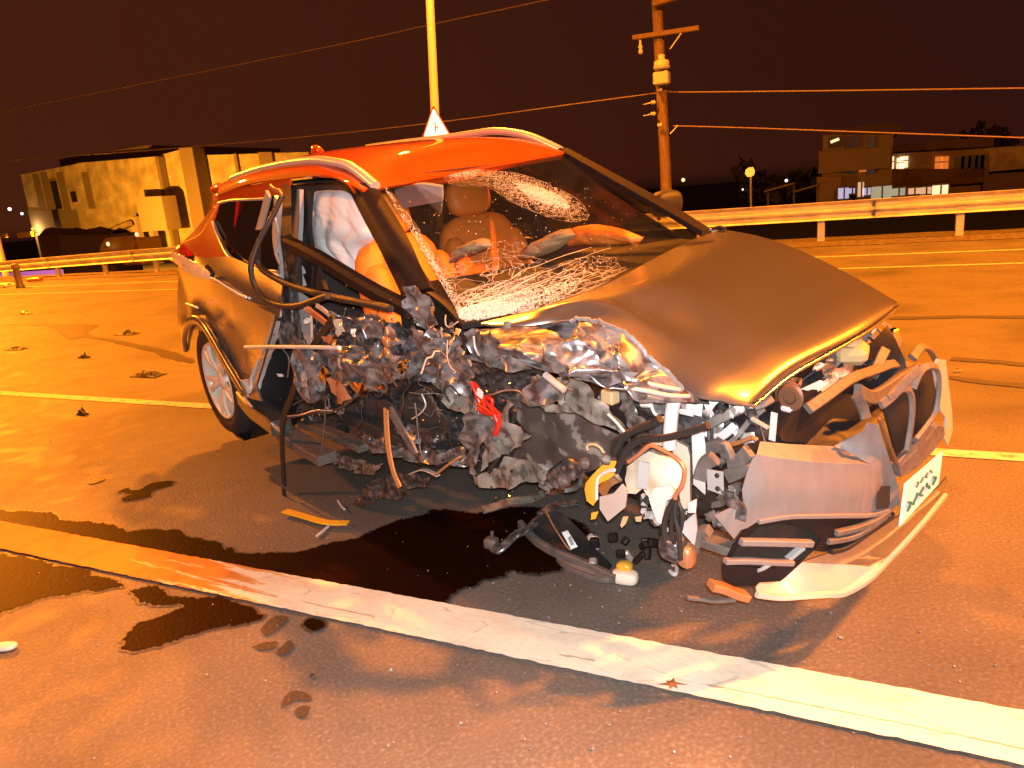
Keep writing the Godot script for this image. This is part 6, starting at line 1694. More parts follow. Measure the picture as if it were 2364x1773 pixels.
	strap("door_stay", [Vector3(-0.400, 0.332, 0.820), Vector3(-0.117, 0.423, 0.820), Vector3(0.155, 0.495, 0.820), Vector3(0.302, 0.565, 0.820), Vector3(0.388, 0.613, 0.820)], 0.02, 0.016, M.dark_metal, car, Vector3(0, 1, 0.4))
	strap("door_inner_strip", [Vector3(-0.022, 0.932, 0.800), Vector3(0.077, 0.907, 0.800), Vector3(0.183, 0.879, 0.800)], 0.03, 0.008, M.copper, car, Vector3(0, 0, 1))
	strap("door_inner_strip", [Vector3(0.129, 0.957, 0.810), Vector3(0.200, 0.941, 0.810), Vector3(0.265, 0.918, 0.810)], 0.022, 0.008, M.silver, car, Vector3(0, 0, 1))
	plate("torn_door_skin", [Vector3(0.147, 0.757, 0.860), Vector3(0.265, 0.805, 0.860), Vector3(0.419, 0.840, 0.860), Vector3(0.551, 0.839, 0.860), Vector3(0.697, 0.888, 0.860), Vector3(0.800, 0.884, 0.860), Vector3(0.906, 0.876, 0.860), Vector3(0.976, 0.845, 0.860), Vector3(0.933, 0.803, 0.860), Vector3(0.828, 0.773, 0.860), Vector3(0.702, 0.722, 0.860), Vector3(0.558, 0.682, 0.860), Vector3(0.414, 0.682, 0.860), Vector3(0.288, 0.693, 0.860), Vector3(0.208, 0.714, 0.860)], 0.016, N, M.torn_metal, car, 0.003, 0.02, folds(141, 0.06, 3.6), true, 0.08)
	plate("torn_door_skin", [Vector3(0.553, 0.960, 0.830), Vector3(0.676, 0.965, 0.830), Vector3(0.793, 0.940, 0.830), Vector3(0.830, 0.906, 0.830), Vector3(0.758, 0.875, 0.830), Vector3(0.665, 0.887, 0.830), Vector3(0.585, 0.891, 0.830), Vector3(0.515, 0.902, 0.830)], 0.016, N, M.bent_silver, car, 0.003, 0.02, folds(142, 0.05, 4.5), true, 0.06)
	plate("torn_inner_panel", [Vector3(1.002, 0.840, 0.840), Vector3(1.108, 0.896, 0.840), Vector3(1.178, 0.952, 0.840), Vector3(1.235, 0.952, 0.840), Vector3(1.255, 0.903, 0.840), Vector3(1.226, 0.854, 0.840), Vector3(1.179, 0.790, 0.840), Vector3(1.120, 0.796, 0.840), Vector3(1.051, 0.801, 0.840)], 0.016, N, M.bent_silver, car, 0.003, 0.0, folds(143, 0.05, 4.0), true)
	plate("torn_inner_panel", [Vector3(1.216, 0.997, 0.820), Vector3(1.301, 1.017, 0.820), Vector3(1.364, 1.001, 0.820), Vector3(1.422, 0.968, 0.820), Vector3(1.467, 0.935, 0.820), Vector3(1.402, 0.907, 0.820), Vector3(1.319, 0.909, 0.820), Vector3(1.246, 0.923, 0.820)], 0.016, N, M.torn_metal, car, 0.003, 0.0, folds(144, 0.05, 4.0), true)
	plate("torn_floor_edge", [Vector3(0.170, 0.331, 0.720), Vector3(0.305, 0.379, 0.720), Vector3(0.479, 0.400, 0.720), Vector3(0.638, 0.413, 0.720), Vector3(0.837, 0.456, 0.720), Vector3(0.969, 0.514, 0.720), Vector3(1.015, 0.495, 0.720), Vector3(0.919, 0.424, 0.720), Vector3(0.729, 0.380, 0.720), Vector3(0.518, 0.337, 0.720), Vector3(0.284, 0.303, 0.720)], 0.018, N, M.torn_metal, car, 0.003, 0.0, folds(145, 0.05, 4.5), true)
	plate("gloss_fold", [Vector3(0.392, 0.697, 0.870), Vector3(0.508, 0.709, 0.870), Vector3(0.613, 0.702, 0.870), Vector3(0.744, 0.747, 0.870), Vector3(0.720, 0.729, 0.870), Vector3(0.587, 0.686, 0.870), Vector3(0.488, 0.643, 0.870), Vector3(0.411, 0.684, 0.870)], 0.03, N, M.chrome, car, 0.003, 0.0, folds(38, 0.03, 9.0), true)
	plate("hose", [Vector3(1.116, 0.911, 0.800), Vector3(1.189, 0.909, 0.800), Vector3(1.256, 0.929, 0.800), Vector3(1.315, 0.969, 0.800), Vector3(1.320, 0.957, 0.800), Vector3(1.302, 0.919, 0.800), Vector3(1.243, 0.892, 0.800), Vector3(1.165, 0.896, 0.800)], 0.02, N, M.torn_metal, car, 0.004, 0.01, folds(39, 0.02, 8.0))
	# torn scraps filling the gap
	var mats := [M.torn_metal, M.dark_metal, M.torn_metal, M.bent_silver, M.mud_metal, M.dark_metal, M.black_plastic, M.frame_metal]
	scrap([Vector3(0.156, 0.615, 0.800), Vector3(-0.335, 0.519, 0.800), Vector3(-0.098, 0.734, 0.800), Vector3(0.150, 0.892, 0.800), Vector3(0.495, 0.947, 0.800), Vector3(0.793, 0.954, 0.800), Vector3(0.792, 0.792, 0.800), Vector3(0.622, 0.651, 0.800), Vector3(0.286, 0.556, 0.800)], 16, 0.05, 0.15, mats, 0.06)
	scrap([Vector3(1.033, 0.883, 0.800), Vector3(0.835, 0.940, 0.800), Vector3(1.010, 1.010, 0.800), Vector3(1.205, 1.008, 0.800), Vector3(1.333, 0.958, 0.800), Vector3(1.254, 0.875, 0.800), Vector3(1.096, 0.799, 0.800), Vector3(0.842, 0.775, 0.800)], 14, 0.04, 0.13, mats, 0.05)
	scrap([Vector3(0.638, 0.413, 0.720), Vector3(0.172, 0.339, 0.720), Vector3(0.312, 0.407, 0.720), Vector3(0.848, 0.515, 0.720), Vector3(1.030, 0.588, 0.720), Vector3(1.009, 0.461, 0.720), Vector3(0.733, 0.398, 0.720)], 12, 0.03, 0.11, [M.torn_metal, M.mud_metal, M.bent_silver, M.dark_metal], 0.05)
	scrap([Vector3(-0.229, 0.431, 0.780), Vector3(-0.726, 0.437, 0.780), Vector3(-0.325, 0.654, 0.780), Vector3(0.094, 0.547, 0.780), Vector3(0.146, 0.468, 0.780), Vector3(-0.298, 0.330, 0.780)], 9, 0.03, 0.12, mats, 0.06)
	scrap([Vector3(1.296, 0.465, 0.660), Vector3(1.187, 0.441, 0.660), Vector3(1.368, 0.516, 0.660), Vector3(1.499, 0.579, 0.660), Vector3(1.518, 0.515, 0.660), Vector3(1.362, 0.446, 0.660), Vector3(1.155, 0.368, 0.660)], 10, 0.03, 0.09, [M.mud_metal, M.torn_metal, M.dark_metal], 0.05)
	scrap([Vector3(1.440, 0.815, 0.700), Vector3(1.247, 0.821, 0.700), Vector3(1.320, 0.871, 0.700), Vector3(1.505, 0.875, 0.700), Vector3(1.588, 0.862, 0.700), Vector3(1.545, 0.802, 0.700), Vector3(1.347, 0.768, 0.700)], 6, 0.03, 0.09, [M.mud_metal, M.bent_silver, M.torn_metal], 0.04)
	# loose wiring strewn over the torn metal
	for k in 34:
		var p: Vector3 = [Vector3(-0.037, 0.779, 0.840), Vector3(0.315, 0.854, 0.840), Vector3(0.527, 0.809, 0.840), Vector3(0.779, 0.820, 0.840), Vector3(0.970, 0.882, 0.840), Vector3(1.177, 0.943, 0.840), Vector3(0.083, 0.548, 0.840), Vector3(0.892, 0.720, 0.840), Vector3(1.093, 0.690, 0.840), Vector3(1.267, 0.844, 0.840), Vector3(0.466, 0.601, 0.840), Vector3(1.114, 1.005, 0.840)][k % 12] + Vector3(rng.randf_range(-0.07, 0.07), rng.randf_range(-0.06, 0.06), rng.randf_range(-0.02, 0.04))
		var pts := [p]
		var dr := Vector3(rng.randf_range(-1, 1), rng.randf_range(-1, 0.4), rng.randf_range(-0.3, 0.3)).normalized()
		for c in 5:
			dr = (dr + Vector3(rng.randf_range(-0.8, 0.8), rng.randf_range(-0.9, 0.6), rng.randf_range(-0.4, 0.4))).normalized()
			pts.append(pts[-1] + dr * rng.randf_range(0.02, 0.05))
		wire("loose_cable", pts, rng.randf_range(0.0014, 0.0034), [M.rubber, M.frame_metal, M.rubber, M.copper_dark, M.rubber, M.plastic_grey][k % 6], car, 20, 5)
	# broken glass crumbs over the wreck
	var b := MB.new()
	for k in 420:
		var p: Vector3 = Vector3(0.330, 0.781, 0.860)
		p += Vector3(rng.randf_range(-0.5, 1.1), rng.randf_range(-0.35, 0.3), rng.randf_range(-0.1, 0.05))
		var s := rng.randf_range(0.002, 0.006)
		var d := Vector3(rng.randf_range(-1, 1), rng.randf_range(-1, 1), rng.randf_range(-1, 1)).normalized() * s
		var e := d.cross(Vector3(0.3, 0.8, 0.5)).normalized() * s
		b.tri(p - d, p + d, p + e)
		b.tri(p - d, p + e, p - e)
	put("glass_crumbs", b.mesh(), M.chrome, car, "stuff")


func b_sill() -> void:
	var b := MB.new()
	b.bar(curve(pv([Vector3(-0.978, 0.350, 0.820), Vector3(-0.811, 0.287, 0.820), Vector3(-0.650, 0.273, 0.820), Vector3(-0.507, 0.258, 0.820)]), 14), 0.11, 0.08, Vector3(0, 1, 0), 0.1)
	put("sill", b.mesh(), M.body, car)
	b = MB.new()
	b.bar(curve(pv([Vector3(-0.528, 0.217, 0.800), Vector3(-0.398, 0.209, 0.800), Vector3(-0.244, 0.199, 0.800), Vector3(-0.051, 0.202, 0.800)]), 10), 0.1, 0.05, Vector3(0, 1, 0), 0.1)
	put("sill", b.mesh(), M.frame_metal, car)
	b = MB.new()
	b.bar(curve(pv([Vector3(-0.626, 0.195, 0.660), Vector3(-0.371, 0.223, 0.660), Vector3(-0.159, 0.233, 0.660), Vector3(0.046, 0.234, 0.660)]), 10), 0.06, 0.035, Vector3(0, 1, 0), 0.1)
	put("floor_rail", b.mesh(), M.frame_metal, car)
	strap("sill_seam", [Vector3(-0.889, 0.356, 0.860), Vector3(-0.723, 0.299, 0.860), Vector3(-0.567, 0.283, 0.860), Vector3(-0.417, 0.271, 0.860)], 0.012, 0.02, M.silver, car)
	plate("sill_tail", [Vector3(-0.187, 0.158, 0.740), Vector3(-0.012, 0.214, 0.740), Vector3(0.177, 0.234, 0.740), Vector3(0.370, 0.276, 0.740), Vector3(0.293, 0.208, 0.740), Vector3(0.130, 0.158, 0.740), Vector3(-0.040, 0.128, 0.740), Vector3(-0.152, 0.131, 0.740)], 0.02, N, M.torn_metal, car, 0.004, 0.0, folds(36, 0.03, 5.0), true)
	plate("hanging_tray", [Vector3(-0.088, -0.097, 0.700), Vector3(-0.004, -0.002, 0.700), Vector3(0.130, 0.098, 0.700), Vector3(0.314, 0.189, 0.700), Vector3(0.488, 0.255, 0.700), Vector3(0.579, 0.283, 0.700), Vector3(0.682, 0.296, 0.700), Vector3(0.628, 0.231, 0.700), Vector3(0.494, 0.187, 0.700), Vector3(0.408, 0.107, 0.700), Vector3(0.246, 0.066, 0.700), Vector3(0.063, -0.045, 0.700)], 0.02, N, M.dark_metal, car, 0.004, 0.0, folds(37, 0.03, 5.0), true)
	strap("under_strip", [Vector3(0.568, 0.284, 0.720), Vector3(0.660, 0.330, 0.720), Vector3(0.720, 0.339, 0.720), Vector3(0.777, 0.339, 0.720)], 0.02, 0.006, M.silver, car)
	strap("orange_strip", [Vector3(0.791, 0.353, 0.740), Vector3(0.875, 0.415, 0.740), Vector3(0.974, 0.481, 0.740)], 0.02, 0.006, M.strap_tan, car)


func b_hub() -> void:
	var c := Vector3(0.089, 0.667, 0.880)
	var b := MB.new()
	var rows := []
	var n := noise(81, 6.0)
	for i in 13:
		var row := PackedVector3Array()
		var a := TAU * i / 12
		for j in 9:
			var t := TAU * j / 8
			var rad := 0.085 + 0.034 * cos(t)
			var p := Vector3(cos(a) * rad * 0.8, sin(a) * rad * 1.15, 0.04 * sin(t))
			row.append(c + p + Vector3.ONE * 0.028 * n.get_noise_3d(p.x * 4 + (0 if i % 12 else 0), p.y * 4, p.z * 4))
		rows.append(row)
	b.sheet(rows, 0.003, false)
	put("door_latch_casting", b.mesh(), M.bent_silver, car)
	plate("latch_plate", [Vector3(0.186, 0.751, 0.880), Vector3(0.258, 0.739, 0.880), Vector3(0.293, 0.699, 0.880), Vector3(0.267, 0.641, 0.880), Vector3(0.185, 0.606, 0.880), Vector3(0.112, 0.603, 0.880), Vector3(0.163, 0.686, 0.880)], 0.03, N, M.chrome, car, 0.004, 0.01, folds(82, 0.03, 9.0), true, 0.04)
	plate("latch_plate", [Vector3(0.276, 0.684, 0.880), Vector3(0.395, 0.718, 0.880), Vector3(0.412, 0.664, 0.880), Vector3(0.423, 0.626, 0.880), Vector3(0.337, 0.578, 0.880), Vector3(0.307, 0.631, 0.880)], 0.03, N, M.copper, car, 0.004, 0.01, folds(83, 0.03, 9.0), true, 0.04)
	for k in 8:
		plate("bright_shard", [[Vector3(0.466, 0.954, 0.900), Vector3(0.537, 0.968, 0.900), Vector3(0.532, 0.920, 0.900), Vector3(0.467, 0.890, 0.900)], [Vector3(0.418, 0.877, 0.900), Vector3(0.481, 0.881, 0.900), Vector3(0.464, 0.846, 0.900), Vector3(0.417, 0.841, 0.900)], [Vector3(0.591, 0.938, 0.900), Vector3(0.624, 0.943, 0.900), Vector3(0.614, 0.911, 0.900), Vector3(0.586, 0.904, 0.900)], [Vector3(0.288, 0.859, 0.880), Vector3(0.392, 0.885, 0.880), Vector3(0.366, 0.843, 0.880), Vector3(0.307, 0.845, 0.880)], [Vector3(0.424, 0.807, 0.880), Vector3(0.470, 0.809, 0.880), Vector3(0.429, 0.752, 0.880), Vector3(0.388, 0.751, 0.880)], [Vector3(0.144, 0.914, 0.880), Vector3(0.207, 0.928, 0.880), Vector3(0.192, 0.903, 0.880), Vector3(0.148, 0.892, 0.880)], [Vector3(-0.356, 0.577, 0.850), Vector3(-0.272, 0.585, 0.850), Vector3(-0.277, 0.574, 0.850), Vector3(-0.345, 0.565, 0.850)], [Vector3(0.869, 0.846, 0.880), Vector3(0.920, 0.874, 0.880), Vector3(0.950, 0.855, 0.880), Vector3(0.888, 0.815, 0.880), Vector3(0.863, 0.820, 0.880)]][k], 0.02, N, [M.silver, M.chrome, M.bag_cloth, M.copper, M.silver, M.white_plastic, M.white_plastic, M.chrome][k], car, 0.004, 0.0, folds(90 + k, 0.015, 14.0), false)


func b_puck(at: Vector3) -> void:
	var b := MB.new()
	b.lathe(at, Basis(Vector3.RIGHT, Vector3(0.2, 0.3, 0.9).normalized(), Vector3.DOWN), PackedVector2Array([Vector2(0, -0.012), Vector2(0.018, -0.011), Vector2(0.022, 0), Vector2(0.018, 0.01), Vector2(0, 0.011)]), 14)
	put("amber_grommet", b.mesh(), M.copper, car)


func front_end() -> void:
	var b := MB.new()
	# engine block and radiator, in the dark
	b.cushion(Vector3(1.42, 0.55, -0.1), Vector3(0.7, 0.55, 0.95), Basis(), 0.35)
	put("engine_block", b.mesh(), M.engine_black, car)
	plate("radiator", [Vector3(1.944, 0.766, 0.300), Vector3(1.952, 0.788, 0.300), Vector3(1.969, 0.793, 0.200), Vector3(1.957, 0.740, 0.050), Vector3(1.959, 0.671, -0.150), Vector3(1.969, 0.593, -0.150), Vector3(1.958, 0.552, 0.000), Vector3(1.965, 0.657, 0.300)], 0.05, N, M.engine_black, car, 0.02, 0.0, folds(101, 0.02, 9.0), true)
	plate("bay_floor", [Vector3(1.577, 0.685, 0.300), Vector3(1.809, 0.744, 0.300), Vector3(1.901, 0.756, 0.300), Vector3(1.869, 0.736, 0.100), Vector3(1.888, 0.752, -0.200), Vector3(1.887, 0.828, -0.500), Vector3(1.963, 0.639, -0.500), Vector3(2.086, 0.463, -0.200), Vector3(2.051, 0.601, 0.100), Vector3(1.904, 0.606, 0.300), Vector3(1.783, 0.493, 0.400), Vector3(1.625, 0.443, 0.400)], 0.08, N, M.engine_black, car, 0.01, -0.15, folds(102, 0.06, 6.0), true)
	var path := [[Vector3(1.830, 0.726, 0.450), Vector3(1.866, 0.751, 0.430), Vector3(1.899, 0.773, 0.400), Vector3(1.942, 0.789, 0.380), Vector3(1.955, 0.800, 0.340)], [Vector3(1.832, 0.715, 0.440), Vector3(1.834, 0.681, 0.440), Vector3(1.832, 0.651, 0.440), Vector3(1.798, 0.607, 0.440), Vector3(1.793, 0.556, 0.440)], [Vector3(1.841, 0.629, 0.420), Vector3(1.891, 0.692, 0.400), Vector3(1.904, 0.729, 0.360), Vector3(1.935, 0.763, 0.340)], [Vector3(1.980, 0.727, 0.184), Vector3(1.980, 0.739, 0.060), Vector3(1.970, 0.746, -0.084), Vector3(1.950, 0.718, -0.283), Vector3(1.930, 0.686, -0.492), Vector3(1.900, 0.593, -0.756)], [Vector3(2.030, 0.739, -0.008), Vector3(2.030, 0.691, -0.101), Vector3(2.020, 0.679, -0.216), Vector3(2.000, 0.673, -0.398), Vector3(1.950, 0.634, -0.629)], [Vector3(2.040, 0.736, 0.020), Vector3(2.050, 0.686, -0.008), Vector3(2.060, 0.657, -0.009)], [Vector3(1.940, 0.693, -0.298), Vector3(1.930, 0.736, -0.372), Vector3(1.920, 0.752, -0.421)], [Vector3(1.880, 0.635, -0.748), Vector3(1.860, 0.647, -0.864), Vector3(1.850, 0.609, -0.971), Vector3(1.850, 0.543, -1.049)], [Vector3(1.900, 0.706, 0.096), Vector3(1.900, 0.703, 0.024), Vector3(1.900, 0.726, -0.126)]]
	for k in path.size():
		b = MB.new()
		var wd: float = [0.03, 0.03, 0.016, 0.034, 0.045, 0.032, 0.034, 0.034, 0.03][k]
		b.bar(curve(PackedVector3Array(path[k]), 12), wd, wd * 0.5, Vector3(0.6, 0.5, 0.6), 0.2)
		put("front_frame_beam", b.mesh(), M.frame_metal if k != 8 else M.plastic_grey, car)
	strap("hose_clip_rail", [Vector3(1.947, 0.761, 0.420), Vector3(1.977, 0.752, 0.420), Vector3(1.998, 0.745, 0.420)], 0.012, 0.008, M.silver, car)
	wire("bonnet_stay", [Vector3(1.876, 0.703, 0.480), Vector3(1.915, 0.695, 0.480), Vector3(1.949, 0.710, 0.480), Vector3(1.987, 0.734, 0.480), Vector3(2.003, 0.730, 0.480)], 0.0065, M.copper, car, 14, 8)
	plate("bracket", [Vector3(1.844, 0.732, 0.550), Vector3(1.881, 0.757, 0.550), Vector3(1.890, 0.707, 0.550), Vector3(1.889, 0.558, 0.550), Vector3(1.848, 0.579, 0.550)], 0.05, N, M.galvanised, car, 0.01)
	var pl := plate("bolt_plate", [Vector3(1.916, 0.656, 0.580), Vector3(1.968, 0.664, 0.580), Vector3(1.971, 0.596, 0.580), Vector3(1.918, 0.596, 0.580)], 0.06, N, M.plastic_grey, car, 0.006)
	for k in 2:
		b = MB.new()
		b.lathe([Vector3(1.954, 0.651, 0.588), Vector3(1.956, 0.613, 0.588)][k], Basis(Vector3.RIGHT, N.normalized(), Vector3.RIGHT.cross(N.normalized())), PackedVector2Array([Vector2(0, 0.003), Vector2(0.007, 0.002), Vector2(0.008, -0.004)]), 10)
		put("bolt", b.mesh(), M.rubber, pl)
	for k in 4:
		strap("front_brace", [[Vector3(1.854, 0.646, 0.520), Vector3(1.877, 0.686, 0.520), Vector3(1.926, 0.707, 0.520), Vector3(1.943, 0.676, 0.520)], [Vector3(1.926, 0.610, 0.500), Vector3(1.965, 0.638, 0.500), Vector3(1.990, 0.666, 0.500)], [Vector3(1.930, 0.657, 0.500), Vector3(1.968, 0.672, 0.500), Vector3(1.993, 0.703, 0.500)], [Vector3(1.879, 0.609, 0.560), Vector3(1.897, 0.660, 0.560), Vector3(1.928, 0.685, 0.560)]][k], 0.04, 0.02, M.frame_metal, car, N, 8)
	# white label, relay boxes, reservoirs seen in the bay
	block("bar_code_label", Vector3(1.976, 0.725, 0.360), Vector3(0.02, 0.085, 0.004), M.white_plastic, car, Basis(Vector3(0, 0, 1), -0.06), 0.001)
	block("bay_clip", Vector3(1.980, 0.762, 0.300), Vector3(0.034, 0.018, 0.02), M.white_plastic, car)
	b = MB.new()
	b.lathe(Vector3(1.974, 0.791, 0.280), Basis(Vector3.RIGHT, Vector3(0.5, 0.2, 0.8).normalized(), Vector3.DOWN), PackedVector2Array([Vector2(0, 0.012), Vector2(0.018, 0.012), Vector2(0.02, 0.03), Vector2(0.034, 0.03), Vector2(0.036, 0.0), Vector2(0.045, -0.005), Vector2(0.045, -0.06), Vector2(0, -0.06)]), 18, false)
	put("headlamp_motor", b.mesh(), M.copper_dark, car)
	plate("pale_duct", [Vector3(1.905, 0.748, 0.100), Vector3(1.969, 0.791, 0.100), Vector3(1.995, 0.787, 0.100), Vector3(1.929, 0.717, 0.100)], 0.05, N, M.paper, car, 0.02)
	b = MB.new()
	b.box(Vector3(1.889, 0.778, -0.250), Vector3(0.1, 0.06, 0.12), Basis(Vector3(0.2, 1, 0.1).normalized(), 0.4), 0.02)
	b.lathe(Vector3(1.888, 0.785, -0.250), Basis(), PackedVector2Array([Vector2(0.03, 0), Vector2(0.03, 0.04), Vector2(0.024, 0.045), Vector2(0, 0.045)]), 14, false)
	put("fluid_reservoir", b.mesh(), M.bag_beige, car)
	scrap([Vector3(1.850, 0.749, -0.096), Vector3(1.900, 0.775, 0.155), Vector3(1.850, 0.769, -0.181), Vector3(1.800, 0.759, -0.571), Vector3(1.800, 0.707, -0.710), Vector3(1.900, 0.712, -0.369), Vector3(1.900, 0.734, -0.134), Vector3(1.900, 0.744, 0.107)], 40, 0.04, 0.11, [M.frame_metal, M.dark_metal, M.frame_metal, M.engine_black, M.copper], 0.05)
	scrap([Vector3(1.801, 0.693, 0.450), Vector3(1.723, 0.739, 0.450), Vector3(1.798, 0.777, 0.420), Vector3(1.934, 0.792, 0.400), Vector3(1.940, 0.692, 0.400), Vector3(1.867, 0.604, 0.450), Vector3(1.809, 0.561, 0.500)], 30, 0.03, 0.09, [M.frame_metal, M.dark_metal, M.torn_metal, M.white_plastic], 0.05)
	scrap([Vector3(1.900, 0.601, -0.148), Vector3(1.900, 0.677, 0.030), Vector3(1.900, 0.611, -0.267), Vector3(1.900, 0.549, -0.274), Vector3(1.950, 0.560, -0.014), Vector3(1.900, 0.612, 0.145)], 22, 0.05, 0.12, [M.engine_black, M.engine_black, M.rubber], 0.06)
	# far headlamp rest
	plate("headlamp_rest", [Vector3(1.780, 0.796, -0.656), Vector3(1.780, 0.751, -0.769), Vector3(1.780, 0.685, -0.868), Vector3(1.800, 0.656, -0.810), Vector3(1.820, 0.665, -0.718), Vector3(1.800, 0.717, -0.714)], 0.03, N, M.bumper_plastic, car, 0.006, 0.0, folds(131, 0.02, 9.0))
	block("headlamp_reflector", Vector3(1.850, 0.748, -0.632), Vector3(0.03, 0.045, 0.05), M.chrome, car)
	bumper()
	reservoir()


func bumper() -> void:
	var o := Node3D.new()
	o.name = "front_bumper"
	car.add_child(o)
	plate("bumper_skin", [Vector3(2.050, 0.729, 0.555), Vector3(2.071, 0.708, 0.504), Vector3(2.111, 0.671, 0.398), Vector3(2.143, 0.640, 0.297), Vector3(2.169, 0.607, 0.188), Vector3(2.183, 0.617, 0.110), Vector3(2.189, 0.524, 0.059), Vector3(2.192, 0.487, 0.040), Vector3(2.193, 0.428, 0.025), Vector3(2.188, 0.427, 0.067), Vector3(2.172, 0.444, 0.170), Vector3(2.146, 0.480, 0.285), Vector3(2.120, 0.505, 0.372), Vector3(2.089, 0.528, 0.459), Vector3(2.067, 0.536, 0.515), Vector3(2.054, 0.536, 0.545), Vector3(2.041, 0.523, 0.575), Vector3(2.032, 0.520, 0.593), Vector3(2.024, 0.498, 0.611), Vector3(2.010, 0.543, 0.639), Vector3(1.999, 0.577, 0.660), Vector3(2.011, 0.586, 0.636), Vector3(2.023, 0.592, 0.612), Vector3(2.035, 0.594, 0.586), Vector3(2.033, 0.635, 0.591), Vector3(2.039, 0.686, 0.578), Vector3(2.044, 0.714, 0.567)], 0.03, Vector3(0.7, 0.1, 0.6), M.bumper_plastic, o, 0.005, 0.012, null, true, 0.1)
	plate("bumper_shelf", [Vector3(2.050, 0.729, 0.555), Vector3(2.071, 0.708, 0.504), Vector3(2.111, 0.671, 0.398), Vector3(2.143, 0.640, 0.297), Vector3(2.169, 0.607, 0.188), Vector3(2.118, 0.627, 0.193), Vector3(2.088, 0.655, 0.238), Vector3(2.076, 0.656, 0.246), Vector3(2.050, 0.707, 0.403), Vector3(2.024, 0.739, 0.499)], 0.03, Vector3(0.5, 0.8, 0.3), M.bumper_plastic, o, 0.005)
	plate("bumper_corner", [Vector3(2.169, 0.608, 0.188), Vector3(2.183, 0.617, 0.110), Vector3(2.176, 0.690, 0.149), Vector3(2.174, 0.718, 0.163), Vector3(2.165, 0.735, 0.206), Vector3(2.161, 0.714, 0.223), Vector3(2.102, 0.665, 0.221), Vector3(2.096, 0.660, 0.246), Vector3(2.133, 0.639, 0.217)], 0.03, Vector3(0.7, 0.1, 0.6), M.bumper_plastic, o, 0.005)
	plate("hook_slot", [Vector3(2.186, 0.527, 0.140), Vector3(2.192, 0.515, 0.098), Vector3(2.193, 0.455, 0.094), Vector3(2.192, 0.445, 0.103), Vector3(2.183, 0.461, 0.157), Vector3(2.183, 0.506, 0.156)], 0.03, Vector3(0.7, 0.1, 0.6), M.rubber, o, 0.002)
	strap("bumper_bend", [Vector3(2.056, 0.535, 0.549), Vector3(2.092, 0.528, 0.463), Vector3(2.123, 0.506, 0.377), Vector3(2.151, 0.478, 0.280), Vector3(2.175, 0.446, 0.176), Vector3(2.191, 0.431, 0.081)], 0.01, 0.012, M.bumper_plastic, o, Vector3(0, 1, 0))
	# fog lamp surround, torn, with two slats
	plate("fog_lamp_surround", [Vector3(2.054, 0.532, 0.545), Vector3(2.120, 0.501, 0.372), Vector3(2.172, 0.440, 0.169), Vector3(2.188, 0.425, 0.074), Vector3(2.174, 0.400, 0.159), Vector3(2.161, 0.383, 0.226), Vector3(2.145, 0.373, 0.288), Vector3(2.131, 0.381, 0.337), Vector3(2.119, 0.397, 0.375), Vector3(2.126, 0.429, 0.354), Vector3(2.115, 0.469, 0.388), Vector3(2.080, 0.512, 0.482), Vector3(2.054, 0.516, 0.545), Vector3(2.041, 0.495, 0.574), Vector3(2.032, 0.483, 0.593), Vector3(2.022, 0.447, 0.614), Vector3(2.013, 0.439, 0.632), Vector3(2.024, 0.483, 0.611), Vector3(2.037, 0.517, 0.582)], 0.03, Vector3(0.7, 0.1, 0.6), M.black_gloss, o, 0.006)
	plate("fog_lamp_recess", [Vector3(2.014, 0.495, 0.521), Vector3(2.089, 0.453, 0.311), Vector3(2.103, 0.410, 0.258), Vector3(2.087, 0.358, 0.315), Vector3(2.064, 0.315, 0.389), Vector3(2.039, 0.301, 0.459), Vector3(1.991, 0.339, 0.573), Vector3(1.982, 0.396, 0.593), Vector3(1.994, 0.448, 0.567)], 0.04, Vector3(0.7, 0.1, 0.6), M.rubber, o, 0.01, -0.03)
	plate("fog_lamp_surround", [Vector3(2.009, 0.427, 0.641), Vector3(2.042, 0.405, 0.573), Vector3(2.069, 0.384, 0.511), Vector3(2.092, 0.380, 0.453), Vector3(2.107, 0.378, 0.410), Vector3(2.092, 0.352, 0.452), Vector3(2.080, 0.330, 0.483), Vector3(2.046, 0.342, 0.564), Vector3(2.024, 0.356, 0.609), Vector3(2.011, 0.378, 0.637)], 0.03, Vector3(0.7, 0.1, 0.6), M.black_gloss, o, 0.006)
	strap("fog_slat", [Vector3(2.038, 0.491, 0.601), Vector3(2.067, 0.474, 0.538), Vector3(2.097, 0.453, 0.466), Vector3(2.122, 0.430, 0.395)], 0.02, 0.018, M.bumper_plastic, o, Vector3(0, 1, 0), 10)
	strap("fog_slat", [Vector3(2.020, 0.445, 0.644), Vector3(2.048, 0.431, 0.584), Vector3(2.076, 0.411, 0.523), Vector3(2.103, 0.390, 0.456)], 0.02, 0.014, M.bumper_plastic, o, Vector3(0, 1, 0), 10)
	strap("fog_strut", [Vector3(2.107, 0.421, 0.412), Vector3(2.097, 0.407, 0.437), Vector3(2.090, 0.396, 0.458)], 0.02, 0.012, M.plastic_grey, o, Vector3(0, 1, 0), 6)
	wire("fog_strut", [Vector3(2.069, 0.395, 0.511), Vector3(2.060, 0.387, 0.530), Vector3(2.054, 0.387, 0.546)], 0.006, M.plastic_grey, o, 6)
